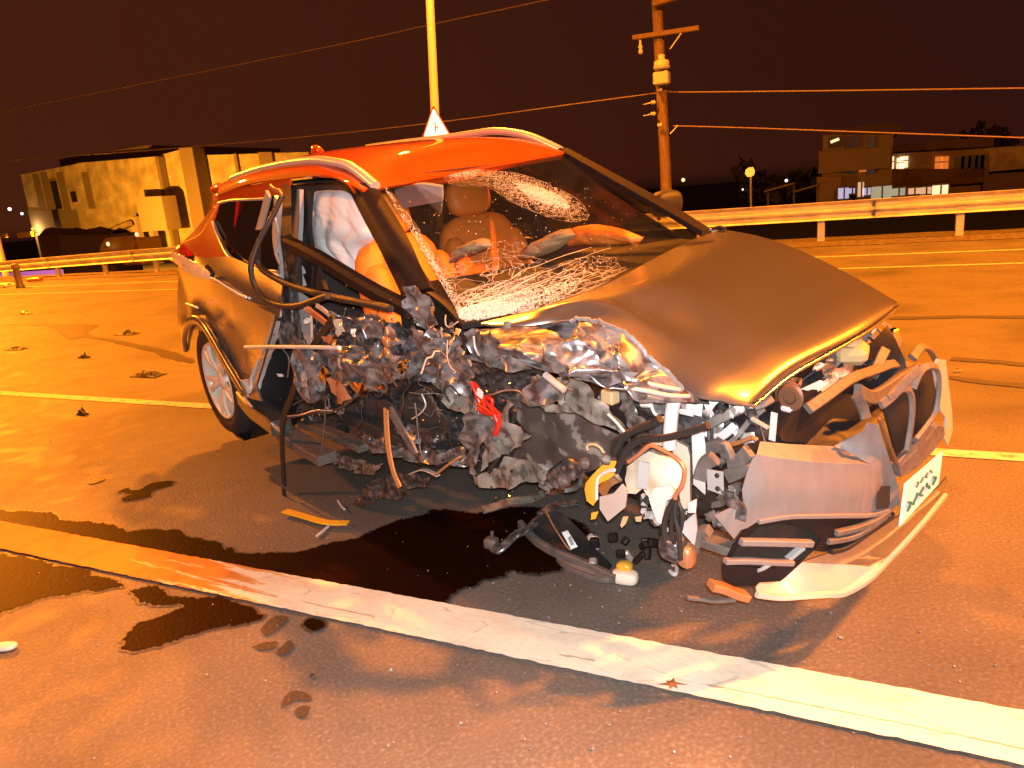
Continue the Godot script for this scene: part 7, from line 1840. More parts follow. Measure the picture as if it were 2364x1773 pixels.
	# lower lip
	plate("bumper_lip", [Vector3(2.079, 0.327, 0.485), Vector3(2.107, 0.373, 0.410), Vector3(2.137, 0.373, 0.318), Vector3(2.152, 0.359, 0.261), Vector3(2.167, 0.368, 0.197), Vector3(2.181, 0.381, 0.121), Vector3(2.193, 0.390, 0.027), Vector3(2.200, 0.396, -0.085), Vector3(2.196, 0.385, -0.234), Vector3(2.185, 0.383, -0.335), Vector3(2.179, 0.349, -0.370), Vector3(2.184, 0.315, -0.343), Vector3(2.199, 0.307, -0.161), Vector3(2.198, 0.285, -0.035), Vector3(2.190, 0.262, 0.053), Vector3(2.180, 0.265, 0.127), Vector3(2.176, 0.268, 0.152), Vector3(2.146, 0.326, 0.285), Vector3(2.107, 0.371, 0.410), Vector3(2.101, 0.359, 0.427), Vector3(2.092, 0.345, 0.452), Vector3(2.083, 0.331, 0.477)], 0.03, Vector3(0.7, 0.2, 0.6), M.body, o, 0.006, 0.004)
	plate("bumper_lip", [Vector3(2.083, 0.331, 0.477), Vector3(2.107, 0.371, 0.410), Vector3(2.146, 0.324, 0.284), Vector3(2.196, 0.297, 0.199), Vector3(2.190, 0.262, 0.053), Vector3(2.213, 0.285, 0.140), Vector3(2.204, 0.269, 0.211), Vector3(2.187, 0.266, 0.318), Vector3(2.167, 0.283, 0.381), Vector3(2.139, 0.304, 0.460), Vector3(2.113, 0.319, 0.525), Vector3(2.092, 0.334, 0.572), Vector3(2.080, 0.342, 0.586), Vector3(2.076, 0.361, 0.585), Vector3(2.075, 0.364, 0.565), Vector3(2.081, 0.351, 0.529)], 0.03, Vector3(0.7, 0.2, 0.6), M.silver, o, 0.008, 0.006)
	strap("lip_edge", [Vector3(2.085, 0.350, 0.597), Vector3(2.115, 0.322, 0.530), Vector3(2.142, 0.307, 0.465), Vector3(2.170, 0.286, 0.387), Vector3(2.190, 0.269, 0.325), Vector3(2.211, 0.277, 0.226), Vector3(2.213, 0.293, 0.108), Vector3(2.215, 0.307, 0.008), Vector3(2.215, 0.327, -0.119), Vector3(2.200, 0.336, -0.298)], 0.012, 0.016, M.silver, o, Vector3(0, 1, 0), 24)
	strap("torn_edge", [Vector3(2.011, 0.393, 0.694), Vector3(2.028, 0.377, 0.663), Vector3(2.044, 0.352, 0.631), Vector3(2.058, 0.336, 0.602)], 0.04, 0.02, M.copper, o, Vector3(0, 1, 0), 8)
	strap("torn_edge", [Vector3(1.974, 0.362, 0.744), Vector3(1.993, 0.350, 0.710), Vector3(2.011, 0.335, 0.676), Vector3(2.038, 0.326, 0.623)], 0.012, 0.01, M.frame_metal, o, Vector3(0, 1, 0), 8)
	# black grille ribs above the lip
	for k in 3:
		strap("lower_grille_rib", [[Vector3(2.144, 0.434, 0.308), Vector3(2.166, 0.424, 0.225), Vector3(2.180, 0.423, 0.157), Vector3(2.190, 0.430, 0.096)], [Vector3(2.136, 0.417, 0.336), Vector3(2.160, 0.402, 0.250), Vector3(2.175, 0.408, 0.179), Vector3(2.188, 0.423, 0.108)], [Vector3(2.139, 0.381, 0.322), Vector3(2.155, 0.374, 0.261), Vector3(2.176, 0.398, 0.164), Vector3(2.191, 0.414, 0.071)]][k], 0.02, 0.016, M.frame_metal if k < 2 else M.rubber, o, Vector3(0, 1, 0), 10)
	# grille frame to the far side
	plate("grille_backing", [Vector3(2.154, 0.767, 0.104), Vector3(2.164, 0.780, 0.012), Vector3(2.169, 0.812, -0.059), Vector3(2.168, 0.794, -0.193), Vector3(2.164, 0.698, -0.254), Vector3(2.167, 0.596, -0.220), Vector3(2.169, 0.527, -0.058), Vector3(2.166, 0.544, -0.007)], 0.06, Vector3(0.8, 0.1, 0.4), M.rubber, o, 0.01)
	for k in 5:
		strap("grille_frame", [[Vector3(2.181, 0.742, 0.175), Vector3(2.187, 0.686, 0.146), Vector3(2.193, 0.626, 0.109), Vector3(2.197, 0.574, 0.077)], [Vector3(2.186, 0.794, 0.147), Vector3(2.196, 0.804, 0.088), Vector3(2.201, 0.789, 0.047), Vector3(2.203, 0.743, 0.026), Vector3(2.203, 0.680, 0.023), Vector3(2.202, 0.607, 0.034)], [Vector3(2.202, 0.794, 0.034), Vector3(2.204, 0.828, 0.011), Vector3(2.207, 0.842, -0.031), Vector3(2.210, 0.816, -0.103), Vector3(2.210, 0.742, -0.129), Vector3(2.210, 0.678, -0.115), Vector3(2.209, 0.649, -0.067), Vector3(2.206, 0.625, -0.008)], [Vector3(2.199, 0.576, 0.080), Vector3(2.205, 0.596, 0.021), Vector3(2.210, 0.615, -0.052), Vector3(2.212, 0.643, -0.117)], [Vector3(2.182, 0.781, 0.174), Vector3(2.189, 0.794, 0.129), Vector3(2.199, 0.826, 0.065), Vector3(2.204, 0.845, 0.014)]][k], [0.008, 0.018, 0.022, 0.018, 0.024][k], 0.014, M.frame_metal if k else M.copper_dark, o, Vector3(0.6, 0.2, 0.6), 18)
	plate("bumper_far_corner", [Vector3(2.210, 0.821, -0.085), Vector3(2.210, 0.846, -0.106), Vector3(2.209, 0.828, -0.163), Vector3(2.207, 0.742, -0.208), Vector3(2.202, 0.634, -0.272), Vector3(2.199, 0.564, -0.303), Vector3(2.203, 0.521, -0.267), Vector3(2.207, 0.571, -0.214), Vector3(2.207, 0.627, -0.222), Vector3(2.209, 0.667, -0.167), Vector3(2.210, 0.742, -0.129)], 0.04, Vector3(0.9, 0.1, 0.2), M.silver, o, 0.008)
	plate("bumper_bar", [Vector3(2.206, 0.580, 0.088), Vector3(2.214, 0.616, 0.011), Vector3(2.219, 0.648, -0.079), Vector3(2.219, 0.619, -0.172), Vector3(2.218, 0.586, -0.192), Vector3(2.220, 0.562, -0.115), Vector3(2.217, 0.538, -0.017), Vector3(2.208, 0.536, 0.069)], 0.04, Vector3(0.8, 0.2, 0.4), M.frame_metal, o, 0.03)
	# number plate
	var P := [Vector3(2.219, 0.515, 0.062), Vector3(2.230, 0.545, -0.155), Vector3(2.230, 0.442, -0.148), Vector3(2.218, 0.384, 0.072)]
	var pl := plate("number_plate", P, 0.1, Vector3(0.9, 0.1, 0.3), M.sign_white, o, 0.006)
	var at := func(u: float, v: float) -> Vector3: return (P[0] * (1 - u) + P[1] * u) * (1 - v) + (P[3] * (1 - u) + P[2] * u) * v + Vector3(0.004, 0.0, 0.002)
	for k in 9:
		var u: float = 0.28 + 0.12 * k if k < 4 else 0.1 + 0.165 * (k - 4)
		var v: float = 0.24 if k < 4 else 0.62
		var hgt: float = 0.13 if k < 4 else 0.24
		var pts := []
		for q in 4:
			pts.append(at.call(u + [0.0, 0.05, 0.045, 0.01][(q + k) % 4] * (1.0 if k < 4 else 1.6), v - hgt * 0.5 + hgt * q / 3.0))
		wire("plate_mark", pts, 0.0026 if k < 4 else 0.0036, M.plate_green, pl, 9, 5)


func reservoir() -> void:
	# washer bottle and headlamp rests hanging in the torn corner
	plate("washer_bottle", [Vector3(1.696, 0.626, 0.660), Vector3(1.739, 0.664, 0.660), Vector3(1.779, 0.698, 0.660), Vector3(1.822, 0.700, 0.660), Vector3(1.864, 0.700, 0.660), Vector3(1.896, 0.685, 0.660), Vector3(1.900, 0.649, 0.660), Vector3(1.886, 0.616, 0.660), Vector3(1.871, 0.589, 0.660), Vector3(1.848, 0.571, 0.660), Vector3(1.814, 0.557, 0.660), Vector3(1.781, 0.552, 0.660), Vector3(1.758, 0.579, 0.660), Vector3(1.734, 0.554, 0.660), Vector3(1.700, 0.547, 0.660), Vector3(1.691, 0.584, 0.660)], 0.03, N, M.tank_white, car, 0.06, 0.05, folds(111, 0.008, 8.0), true, 0.06)
	plate("bottle_neck", [Vector3(1.814, 0.579, 0.700), Vector3(1.834, 0.619, 0.700), Vector3(1.890, 0.645, 0.700), Vector3(1.901, 0.624, 0.700), Vector3(1.876, 0.596, 0.700), Vector3(1.861, 0.545, 0.700), Vector3(1.865, 0.516, 0.700), Vector3(1.841, 0.517, 0.700), Vector3(1.825, 0.549, 0.700)], 0.03, N, M.white_plastic, car, 0.03, 0.02, null, true, 0.05)
	strap("bottle_band", [Vector3(1.836, 0.710, 0.740), Vector3(1.832, 0.681, 0.740), Vector3(1.826, 0.631, 0.740)], 0.03, 0.006, M.plastic_grey, car, N, 8)
	plate("relay_case", [Vector3(1.694, 0.669, 0.560), Vector3(1.780, 0.703, 0.560), Vector3(1.837, 0.693, 0.560), Vector3(1.845, 0.666, 0.560), Vector3(1.844, 0.509, 0.560), Vector3(1.820, 0.461, 0.560), Vector3(1.806, 0.540, 0.560), Vector3(1.817, 0.620, 0.560), Vector3(1.779, 0.673, 0.560)], 0.05, N, M.tank_white, car, 0.05, 0.0, null, true)
	wire("filler_pipe", [Vector3(1.823, 0.707, 0.620), Vector3(1.826, 0.754, 0.620), Vector3(1.832, 0.807, 0.620), Vector3(1.839, 0.840, 0.620), Vector3(1.844, 0.868, 0.620)], 0.019, M.white_plastic, car, 8, 14)
	plate("white_bracket", [Vector3(1.803, 0.795, 0.550), Vector3(1.854, 0.805, 0.550), Vector3(1.849, 0.782, 0.550), Vector3(1.803, 0.781, 0.550)], 0.04, N, M.white_plastic, car, 0.01)
	wire("white_lever", [Vector3(1.735, 0.833, 0.600), Vector3(1.743, 0.817, 0.600), Vector3(1.752, 0.790, 0.600), Vector3(1.771, 0.780, 0.600), Vector3(1.791, 0.779, 0.600)], 0.005, M.white_plastic, car, 8, 6)
	block("white_clip", Vector3(1.732, 0.811, 0.610), Vector3(0.04, 0.02, 0.012), M.white_plastic, car, Basis(Vector3(0, 0, 1), 0.2))
	plate("suspension_turret", [Vector3(1.451, 0.766, 0.500), Vector3(1.528, 0.786, 0.500), Vector3(1.582, 0.762, 0.500), Vector3(1.597, 0.707, 0.500), Vector3(1.640, 0.713, 0.500), Vector3(1.671, 0.694, 0.500), Vector3(1.573, 0.665, 0.500), Vector3(1.541, 0.707, 0.500), Vector3(1.532, 0.755, 0.500), Vector3(1.474, 0.757, 0.500), Vector3(1.460, 0.726, 0.500)], 0.02, N, M.torn_metal, car, 0.01, 0.0, folds(112, 0.03, 7.0), true)
	block("turret_box", Vector3(1.513, 0.762, 0.520), Vector3(0.05, 0.045, 0.04), M.bag_beige, car)
	for k in 5:
		plate("bay_plate", [[Vector3(1.559, 0.760, 0.480), Vector3(1.667, 0.774, 0.480), Vector3(1.677, 0.737, 0.480), Vector3(1.623, 0.703, 0.480), Vector3(1.585, 0.712, 0.480)], [Vector3(1.629, 0.760, 0.460), Vector3(1.692, 0.765, 0.460), Vector3(1.691, 0.713, 0.460), Vector3(1.649, 0.721, 0.460)], [Vector3(1.722, 0.776, 0.460), Vector3(1.810, 0.783, 0.460), Vector3(1.800, 0.747, 0.460), Vector3(1.732, 0.753, 0.460)], [Vector3(1.588, 0.664, 0.440), Vector3(1.675, 0.712, 0.440), Vector3(1.766, 0.724, 0.440), Vector3(1.765, 0.646, 0.440), Vector3(1.597, 0.610, 0.440)], [Vector3(1.435, 0.521, 0.420), Vector3(1.558, 0.631, 0.420), Vector3(1.657, 0.610, 0.420), Vector3(1.470, 0.481, 0.420)]][k], 0.05, N, [M.torn_metal, M.bent_silver, M.galvanised, M.dark_metal, M.dark_metal][k], car, 0.006, 0.0, folds(113 + k, 0.03, 8.0), false)
	plate("indicator_lens", [Vector3(1.563, 0.527, 0.700), Vector3(1.571, 0.552, 0.700), Vector3(1.596, 0.582, 0.700), Vector3(1.625, 0.613, 0.700), Vector3(1.665, 0.652, 0.700), Vector3(1.697, 0.659, 0.700), Vector3(1.701, 0.636, 0.700), Vector3(1.684, 0.605, 0.700), Vector3(1.634, 0.572, 0.700), Vector3(1.617, 0.531, 0.700), Vector3(1.613, 0.507, 0.700), Vector3(1.595, 0.483, 0.700), Vector3(1.569, 0.492, 0.700)], 0.03, N, M.amber, car, 0.015, 0.035, null, true, 0.06)
	strap("lens_rim", [Vector3(1.649, 0.537, 0.735), Vector3(1.652, 0.582, 0.735), Vector3(1.664, 0.616, 0.735), Vector3(1.698, 0.641, 0.735), Vector3(1.724, 0.651, 0.735)], 0.008, 0.01, M.white_plastic, car, N)
	plate("lamp_reflector", [Vector3(1.672, 0.600, 0.750), Vector3(1.711, 0.627, 0.750), Vector3(1.756, 0.658, 0.750), Vector3(1.763, 0.639, 0.750), Vector3(1.731, 0.612, 0.750), Vector3(1.692, 0.566, 0.750)], 0.03, N, M.chrome, car, 0.004, 0.0, folds(120, 0.02, 8.0))
	plate("lamp_reflector", [Vector3(1.680, 0.562, 0.755), Vector3(1.734, 0.590, 0.755), Vector3(1.766, 0.628, 0.755), Vector3(1.785, 0.615, 0.755), Vector3(1.776, 0.562, 0.755), Vector3(1.708, 0.494, 0.755), Vector3(1.678, 0.524, 0.755)], 0.02, N, M.silver, car, 0.02, 0.01)
	b_puck2()
	for k in 4:
		plate("lamp_fragment", [[Vector3(1.587, 0.457, 0.700), Vector3(1.617, 0.472, 0.700), Vector3(1.603, 0.442, 0.700), Vector3(1.583, 0.432, 0.700)], [Vector3(1.703, 0.458, 0.700), Vector3(1.715, 0.489, 0.700), Vector3(1.736, 0.497, 0.700), Vector3(1.725, 0.470, 0.700), Vector3(1.708, 0.451, 0.700)], [Vector3(1.742, 0.490, 0.680), Vector3(1.770, 0.503, 0.680), Vector3(1.764, 0.483, 0.680), Vector3(1.746, 0.477, 0.680)], [Vector3(1.912, 0.584, 0.660), Vector3(1.943, 0.607, 0.660), Vector3(1.939, 0.565, 0.660), Vector3(1.914, 0.556, 0.660)]][k], 0.02, N, [M.amber, M.bag_beige, M.bag_beige, M.white_plastic][k], car, 0.01, 0.008, null, true, 0.02)
	plate("corner_post", [Vector3(1.825, 0.453, 0.580), Vector3(1.878, 0.512, 0.580), Vector3(1.884, 0.466, 0.580), Vector3(1.873, 0.405, 0.580), Vector3(1.830, 0.433, 0.580)], 0.04, N, M.galvanised, car, 0.02)
	# wiring loom
	var looms := [[Vector3(1.694, 0.683, 0.700), Vector3(1.717, 0.723, 0.700), Vector3(1.733, 0.745, 0.700), Vector3(1.784, 0.778, 0.700), Vector3(1.831, 0.804, 0.700), Vector3(1.859, 0.826, 0.700)], [Vector3(1.697, 0.625, 0.700), Vector3(1.736, 0.699, 0.700), Vector3(1.777, 0.739, 0.700), Vector3(1.811, 0.756, 0.700), Vector3(1.876, 0.776, 0.700), Vector3(1.946, 0.809, 0.700), Vector3(2.008, 0.843, 0.700)], [Vector3(1.771, 0.688, 0.730), Vector3(1.806, 0.718, 0.730), Vector3(1.850, 0.757, 0.730), Vector3(1.895, 0.754, 0.730), Vector3(1.929, 0.748, 0.730)], [Vector3(1.933, 0.755, 0.740), Vector3(1.958, 0.741, 0.740), Vector3(1.967, 0.721, 0.740), Vector3(1.958, 0.681, 0.740), Vector3(1.940, 0.652, 0.740), Vector3(1.935, 0.635, 0.740)], [Vector3(1.935, 0.635, 0.740), Vector3(1.913, 0.596, 0.740), Vector3(1.898, 0.547, 0.740), Vector3(1.901, 0.503, 0.740)], [Vector3(1.938, 0.636, 0.740), Vector3(1.935, 0.588, 0.740), Vector3(1.947, 0.537, 0.740), Vector3(1.950, 0.465, 0.740)], [Vector3(1.932, 0.630, 0.730), Vector3(1.949, 0.597, 0.730), Vector3(1.944, 0.547, 0.730), Vector3(1.921, 0.498, 0.730)], [Vector3(1.919, 0.626, 0.720), Vector3(1.909, 0.571, 0.720), Vector3(1.904, 0.528, 0.720), Vector3(1.903, 0.495, 0.720)], [Vector3(1.747, 0.740, 0.700), Vector3(1.701, 0.723, 0.700), Vector3(1.688, 0.683, 0.700)], [Vector3(1.565, 0.649, 0.680), Vector3(1.566, 0.663, 0.680), Vector3(1.589, 0.674, 0.680), Vector3(1.617, 0.672, 0.680), Vector3(1.632, 0.659, 0.680)]]
	for k in looms.size():
		wire("wiring_loom", looms[k], [0.012, 0.010, 0.006, 0.006, 0.008, 0.007, 0.006, 0.006, 0.008, 0.004][k], [M.rubber, M.rubber, M.copper, M.copper, M.rubber, M.rubber, M.rubber, M.rubber, M.rubber, M.bag_beige][k], car, 18, 7)
	wire("loom_corrugated", [Vector3(1.402, 0.510, 0.680), Vector3(1.450, 0.548, 0.680), Vector3(1.483, 0.572, 0.680), Vector3(1.518, 0.569, 0.680)], 0.028, M.dark_metal, car, 14, 10)
	for k in 7:
		b_blob([Vector3(1.475, 0.530, 0.700), Vector3(1.571, 0.614, 0.700), Vector3(1.467, 0.509, 0.700), Vector3(1.514, 0.556, 0.700), Vector3(1.436, 0.504, 0.700), Vector3(1.661, 0.653, 0.700), Vector3(1.370, 0.488, 0.700)][k], [0.02, 0.016, 0.009, 0.012, 0.012, 0.014, 0.01][k])
	scrap([Vector3(1.764, 0.483, 0.620), Vector3(1.658, 0.459, 0.620), Vector3(1.740, 0.523, 0.620), Vector3(1.852, 0.501, 0.620), Vector3(1.861, 0.409, 0.620), Vector3(1.787, 0.380, 0.620), Vector3(1.710, 0.404, 0.620)], 26, 0.03, 0.09, [M.dark_metal, M.rubber, M.black_plastic, M.plastic_grey], 0.05)
	scrap([Vector3(1.916, 0.550, 0.600), Vector3(1.875, 0.578, 0.600), Vector3(1.982, 0.605, 0.600), Vector3(2.023, 0.611, 0.600), Vector3(2.024, 0.563, 0.600), Vector3(1.938, 0.474, 0.600), Vector3(1.893, 0.478, 0.600)], 18, 0.03, 0.08, [M.frame_metal, M.dark_metal, M.torn_metal], 0.05)
	strap("tow_bar", [Vector3(1.837, 0.379, 0.500), Vector3(1.885, 0.382, 0.500), Vector3(1.931, 0.385, 0.500), Vector3(1.985, 0.389, 0.500)], 0.05, 0.03, M.frame_metal, car, Vector3(0, 1, 0), 6)
	strap("tow_bar", [Vector3(1.827, 0.347, 0.520), Vector3(1.837, 0.383, 0.520), Vector3(1.847, 0.414, 0.520), Vector3(1.880, 0.431, 0.520)], 0.03, 0.03, M.frame_metal, car, N, 6)


func b_puck2() -> void:
	var b := MB.new()
	b.cushion(Vector3(1.924, 0.440, 0.680), Vector3(0.05, 0.07, 0.05), Basis(), 0.7)
	put("hanging_bulb_socket", b.mesh(), M.copper, car)
	b = MB.new()
	b.cushion(Vector3(1.894, 0.462, 0.700), Vector3(0.07, 0.07, 0.06), Basis(), 0.5)
	put("hanging_connector", b.mesh(), M.dark_metal, car)


func b_blob(at: Vector3, r: float) -> void:
	var b := MB.new()
	var n := noise(int(r * 10000), 20.0)
	b.cushion(at, Vector3(r, r * 1.2, r) * 2, Basis(Vector3(1, 1, 0).normalized(), r * 50), 0.7, 12)
	put("rubber_boot", b.mesh(), M.liner, car)


func debris() -> void:
	# the broken headlamp housing on the road
	var o := thing("headlamp_housing", "broken black headlamp housing with copper rim lying on the oily road", "car part")
	plate("shell", [Vector3(-1.277, 0.050, -2.559), Vector3(-1.222, 0.090, -2.534), Vector3(-1.175, 0.130, -2.545), Vector3(-1.126, 0.150, -2.547), Vector3(-1.089, 0.150, -2.543), Vector3(-1.037, 0.120, -2.525), Vector3(-0.975, 0.090, -2.492), Vector3(-0.909, 0.060, -2.441), Vector3(-0.836, 0.030, -2.398), Vector3(-0.841, 0.025, -2.363), Vector3(-0.908, 0.030, -2.388), Vector3(-1.006, 0.030, -2.427), Vector3(-1.084, 0.030, -2.452), Vector3(-1.170, 0.035, -2.503)], 0.05, Vector3(0.2, 1, 0.6), M.black_plastic, o, 0.006, -0.02)
	strap("rim", [Vector3(-1.295, 0.060, -2.576), Vector3(-1.231, 0.050, -2.519), Vector3(-1.165, 0.045, -2.465), Vector3(-1.083, 0.040, -2.420), Vector3(-1.001, 0.040, -2.386), Vector3(-0.926, 0.035, -2.362), Vector3(-0.853, 0.030, -2.334), Vector3(-0.794, 0.025, -2.312)], 0.022, 0.035, M.frame_metal, o, Vector3(0, 1, 0), 24)
	strap("lens_edge", [Vector3(-1.063, 0.015, -2.411), Vector3(-1.011, 0.015, -2.364), Vector3(-0.938, 0.015, -2.331), Vector3(-0.856, 0.015, -2.309), Vector3(-0.793, 0.015, -2.325)], 0.012, 0.02, M.frame_metal, o, Vector3(0, 1, 0), 14)
	plate("lens_flap", [Vector3(-1.058, 0.030, -2.400), Vector3(-0.987, 0.035, -2.377), Vector3(-0.861, 0.030, -2.326), Vector3(-0.801, 0.020, -2.316), Vector3(-0.842, 0.010, -2.315), Vector3(-0.941, 0.008, -2.338), Vector3(-1.020, 0.010, -2.371)], 0.04, Vector3(0.2, 1, 0.6), M.frame_metal, o, 0.004)
	wire("shell_ridge", [Vector3(-1.147, 0.145, -2.532), Vector3(-1.106, 0.115, -2.491), Vector3(-1.064, 0.090, -2.455), Vector3(-1.030, 0.060, -2.436), Vector3(-1.012, 0.050, -2.432)], 0.004, M.copper, o, 10, 6)
	var lab := plate("printed_label", [Vector3(-1.058, 0.105, -2.460), Vector3(-1.043, 0.105, -2.484), Vector3(-0.986, 0.066, -2.436), Vector3(-1.005, 0.062, -2.416)], 0.05, Vector3(0.2, 1, 0.6), M.sign_white, o, 0.002)
	plate("bar_code", [Vector3(-1.022, 0.103, -2.430), Vector3(-1.016, 0.100, -2.450), Vector3(-0.995, 0.080, -2.425), Vector3(-1.004, 0.078, -2.415)], 0.05, Vector3(0.2, 1, 0.6), M.plastic_grey, lab, 0.001)
	var b := MB.new()
	b.cushion(Vector3(-0.775, 0.050, -2.356), Vector3(0.06, 0.05, 0.05), Basis(), 0.7)
	put("amber_bulb", b.mesh(), M.amber, o)
	b = MB.new()
	b.cushion(Vector3(-0.770, 0.025, -2.337), Vector3(0.1, 0.05, 0.06), Basis(), 0.6)
	put("rim_end", b.mesh(), M.paper, o)
	b = MB.new()
	b.cushion(Vector3(-0.940, 0.060, -2.492), Vector3(0.05, 0.06, 0.045), Basis(), 0.7)
	put("bulb_holder", b.mesh(), M.white_plastic, o)
	for k in 12:
		var p: Vector3 = Vector3(-0.845, 0.040, -2.442)
		p += Vector3(rng.randf_range(-0.13, 0.15), rng.randf_range(-0.02, 0.06), rng.randf_range(-0.13, 0.1))
		b = MB.new()
		b.box(p, Vector3(rng.randf_range(0.02, 0.06), rng.randf_range(0.015, 0.04), rng.randf_range(0.02, 0.05)), Basis(Vector3(rng.randf(), rng.randf(), rng.randf()).normalized(), rng.randf() * 3), 0.006)
		put("mount_block", b.mesh(), [M.black_gloss, M.black_gloss, M.black_plastic, M.silver][k % 4], o)
	o = thing("metal_bracket", "bent grey bracket sticking out left of the headlamp housing", "car part")
	strap("arm", [Vector3(-1.352, 0.020, -2.426), Vector3(-1.316, 0.020, -2.405), Vector3(-1.291, 0.040, -2.446), Vector3(-1.266, 0.060, -2.488), Vector3(-1.224, 0.080, -2.496), Vector3(-1.197, 0.100, -2.593)], 0.04, 0.012, M.torn_metal, o, Vector3(0.2, 0.5, 0.6), 16)
	b = MB.new()
	b.cushion(Vector3(-1.371, 0.020, -2.452), Vector3(0.06, 0.05, 0.05), Basis(), 0.5)
	b.tube(pv([Vector3(-1.364, 0.030, -2.446), Vector3(-1.384, 0.050, -2.490)]), 0.008, 6)
	put("bolt_end", b.mesh(), M.frame_metal, o)
	tag(strap("torn_liner_strip", [Vector3(-1.190, 0.120, -2.564), Vector3(-1.171, 0.120, -2.653), Vector3(-1.134, 0.120, -2.684), Vector3(-1.081, 0.120, -2.708)], 0.04, 0.012, M.torn_metal, self, Vector3(0, 0.6, 0.5), 10), "grey curled strip standing behind the headlamp housing", "car part")
	tag(strap("torn_liner_strip", [Vector3(-1.529, 0.050, -2.677), Vector3(-1.482, 0.050, -2.734), Vector3(-1.444, 0.050, -2.799), Vector3(-1.361, 0.050, -2.844), Vector3(-1.331, 0.050, -2.933)], 0.04, 0.01, M.mud_metal, self, Vector3(0, 0.6, 0.5), 12), "muddy flat strip lying upper left of the headlamp housing", "car part")
	# a white clip shaped like a hook
	var hook := [Vector3(-0.629, 0.015, -2.439), Vector3(-0.620, 0.015, -2.428), Vector3(-0.608, 0.015, -2.419), Vector3(-0.606, 0.015, -2.441), Vector3(-0.613, 0.015, -2.476), Vector3(-0.624, 0.015, -2.495), Vector3(-0.632, 0.015, -2.487)]
	tag(wire("white_hook", hook, 0.008, M.white_plastic, self, 16, 6), "small white hook shaped clip on the wet road below the wreck", "clip")
	tag(strap("yellow_trim_strip", [Vector3(-2.501, 0.020, -2.482), Vector3(-2.360, 0.020, -2.456), Vector3(-2.210, 0.020, -2.430), Vector3(-2.103, 0.020, -2.453)], 0.04, 0.008, M.yellow_strip, self, Vector3(0, 1, 0), 12), "bright yellow flat strip lying under the hanging black strap", "trim strip")
	tag(strap("green_cord", [Vector3(-2.172, 0.010, -2.315), Vector3(-2.179, 0.010, -2.370), Vector3(-2.187, 0.010, -2.418)], 0.012, 0.006, M.galvanised, self, Vector3(0, 1, 0), 6), "short greyish cord just below the yellow strip", "cord")
	tag(strap("thin_splinter", [Vector3(-2.302, 0.030, -2.635), Vector3(-2.242, 0.030, -2.584), Vector3(-2.199, 0.030, -2.555)], 0.008, 0.006, M.white_plastic, self, Vector3(0, 1, 0), 5), "pale splinter right above the end of the yellow strip", "splinter")
	b = MB.new()
	b.cushion(Vector3(-2.700, 0.012, -1.275), Vector3(0.09, 0.024, 0.05), Basis(Vector3.UP, 0.4), 0.8)
	tag(put("white_chip", b.mesh(), M.white_plastic, self), "whitish flat chip of plastic at the left edge below the oil", "plastic chip")
	# dark lumps on the far lane
	var spots := [Vector3(-6.234, 0.020, -4.751), Vector3(-9.023, 0.020, -6.688), Vector3(-9.835, 0.020, -5.701), Vector3(-8.044, 0.020, -5.367), Vector3(-5.559, 0.020, -3.591), Vector3(-14.008, 0.020, -8.425)]
	var names := ["largest black lump on the far lane left of the rear wheel", "small dark flake on the far lane level with the wheel arch", "flat dark flake near the left edge of the far lane", "small dark crumb between the lane line and the far smear", "lone dark crumb just below the thin lane line", "reddish flake below the marker post on the far lane"]
	for k in 6:
		b = MB.new()
		var rows := []
		var n := noise(300 + k, 9.0)
		var w: float = [0.34, 0.34, 0.3, 0.14, 0.1, 0.3][k]
		for i in 6:
			var row := PackedVector3Array()
			for j in 8:
				row.append(spots[k] + Vector3((j / 7.0 - 0.5) * w + 0.03 * n.get_noise_2d(i, j), -0.018 + 0.06 * sin(PI * i / 5.0) * sin(PI * j / 7.0) * (0.6 + n.get_noise_2d(i * 0.3, j * 0.3)), (i / 5.0 - 0.5) * w * 0.45))
			rows.append(row)
		b.sheet(rows, 0.006, false, true)
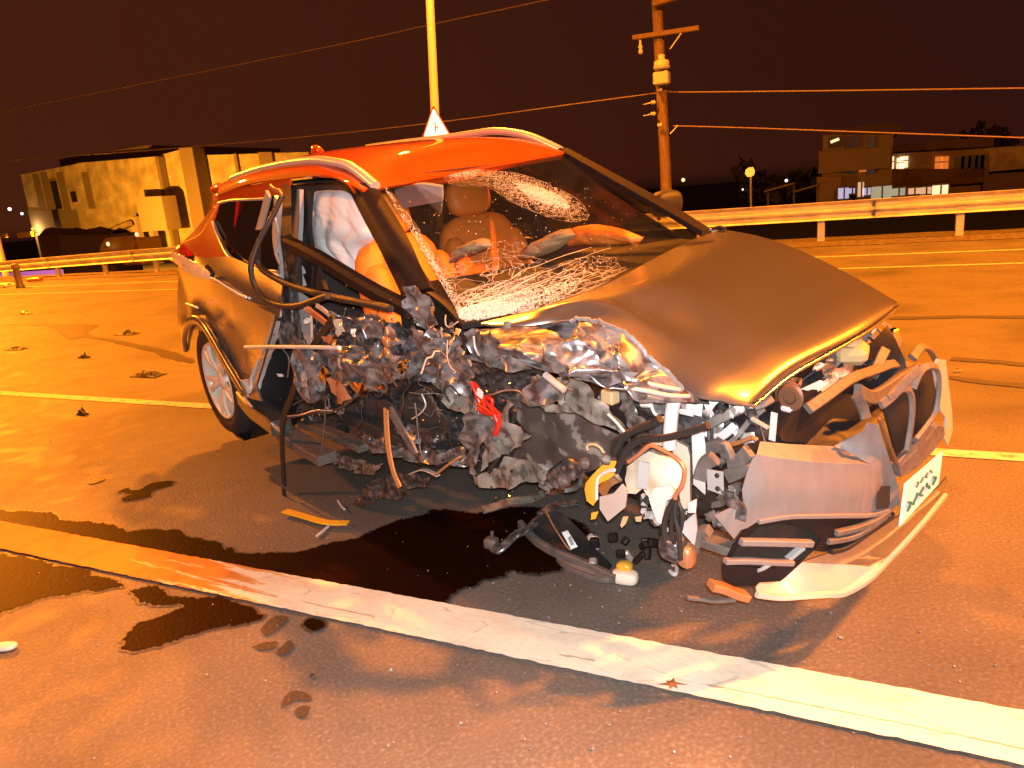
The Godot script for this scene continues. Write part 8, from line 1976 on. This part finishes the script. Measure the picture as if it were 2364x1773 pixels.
		tag(put("road_fragment", b.mesh(), M.rubber if k < 5 else M.copper, self), names[k], "debris", "fragments lying on the far lane")
	b = MB.new()
	b.box(Vector3(0.544, 0.012, -5.614), Vector3(0.04, 0.02, 0.03), Basis(Vector3.UP, 0.7), 0.004)
	tag(put("glass_chip", b.mesh(), M.chrome, self), "bright glinting chip on the road right of the bumper", "glass chip")
	b = MB.new()
	for k in 6:
		var a := TAU * k / 6
		var p: Vector3 = Vector3(-0.473, 0.017, -1.811)
		b.tri(p + Vector3(cos(a) * 0.013, 0, sin(a) * 0.013), p + Vector3(cos(a + 0.5) * (0.024 + 0.014 * (k % 3)), -0.002, sin(a + 0.5) * (0.03 - 0.008 * (k % 2))), p + Vector3(cos(a + 1.05) * 0.013, 0, sin(a + 1.05) * 0.013))
		b.tri(p + Vector3(0, 0.004, 0), p + Vector3(cos(a) * 0.013, 0, sin(a) * 0.013), p + Vector3(cos(a + 1.05) * 0.013, 0, sin(a + 1.05) * 0.013))
	tag(put("dead_leaf", b.mesh(), M.dry_leaf, self), "small brown star shaped leaf lying on the wide white line", "leaf")
	# glass crumbs and pale grit scattered over the road, uncountable
	b = MB.new()
	for k in 700:
		var t := rng.randf()
		var p := Vector3(rng.randf_range(-6, 3.5), 0.004, rng.randf_range(-5.5, -0.9))
		if t < 0.4:
			p = Vector3(rng.randfn(-0.6, 1.1), 0.004, rng.randfn(-2.0, 0.6))
		var s := rng.randf_range(0.002, 0.005) * (1.0 if rng.randf() < 0.92 else 1.7)
		var a := rng.randf() * TAU
		var d := Vector3(cos(a), 0, sin(a)) * s
		var e := Vector3(-sin(a), 0, cos(a)) * s
		var tip := p + Vector3(rng.randf_range(-1, 1) * s * 0.5, s * rng.randf_range(0.6, 1.4), rng.randf_range(-1, 1) * s * 0.5)
		b.tri(p - d, p + e, tip)
		b.tri(p + e, p + d, tip)
		b.tri(p + d, p - e, tip)
		b.tri(p - e, p - d, tip)
	tag(put("road_grit", b.mesh(), M.grit, self, "stuff"), "pale grit and glass crumbs scattered over the asphalt", "grit")
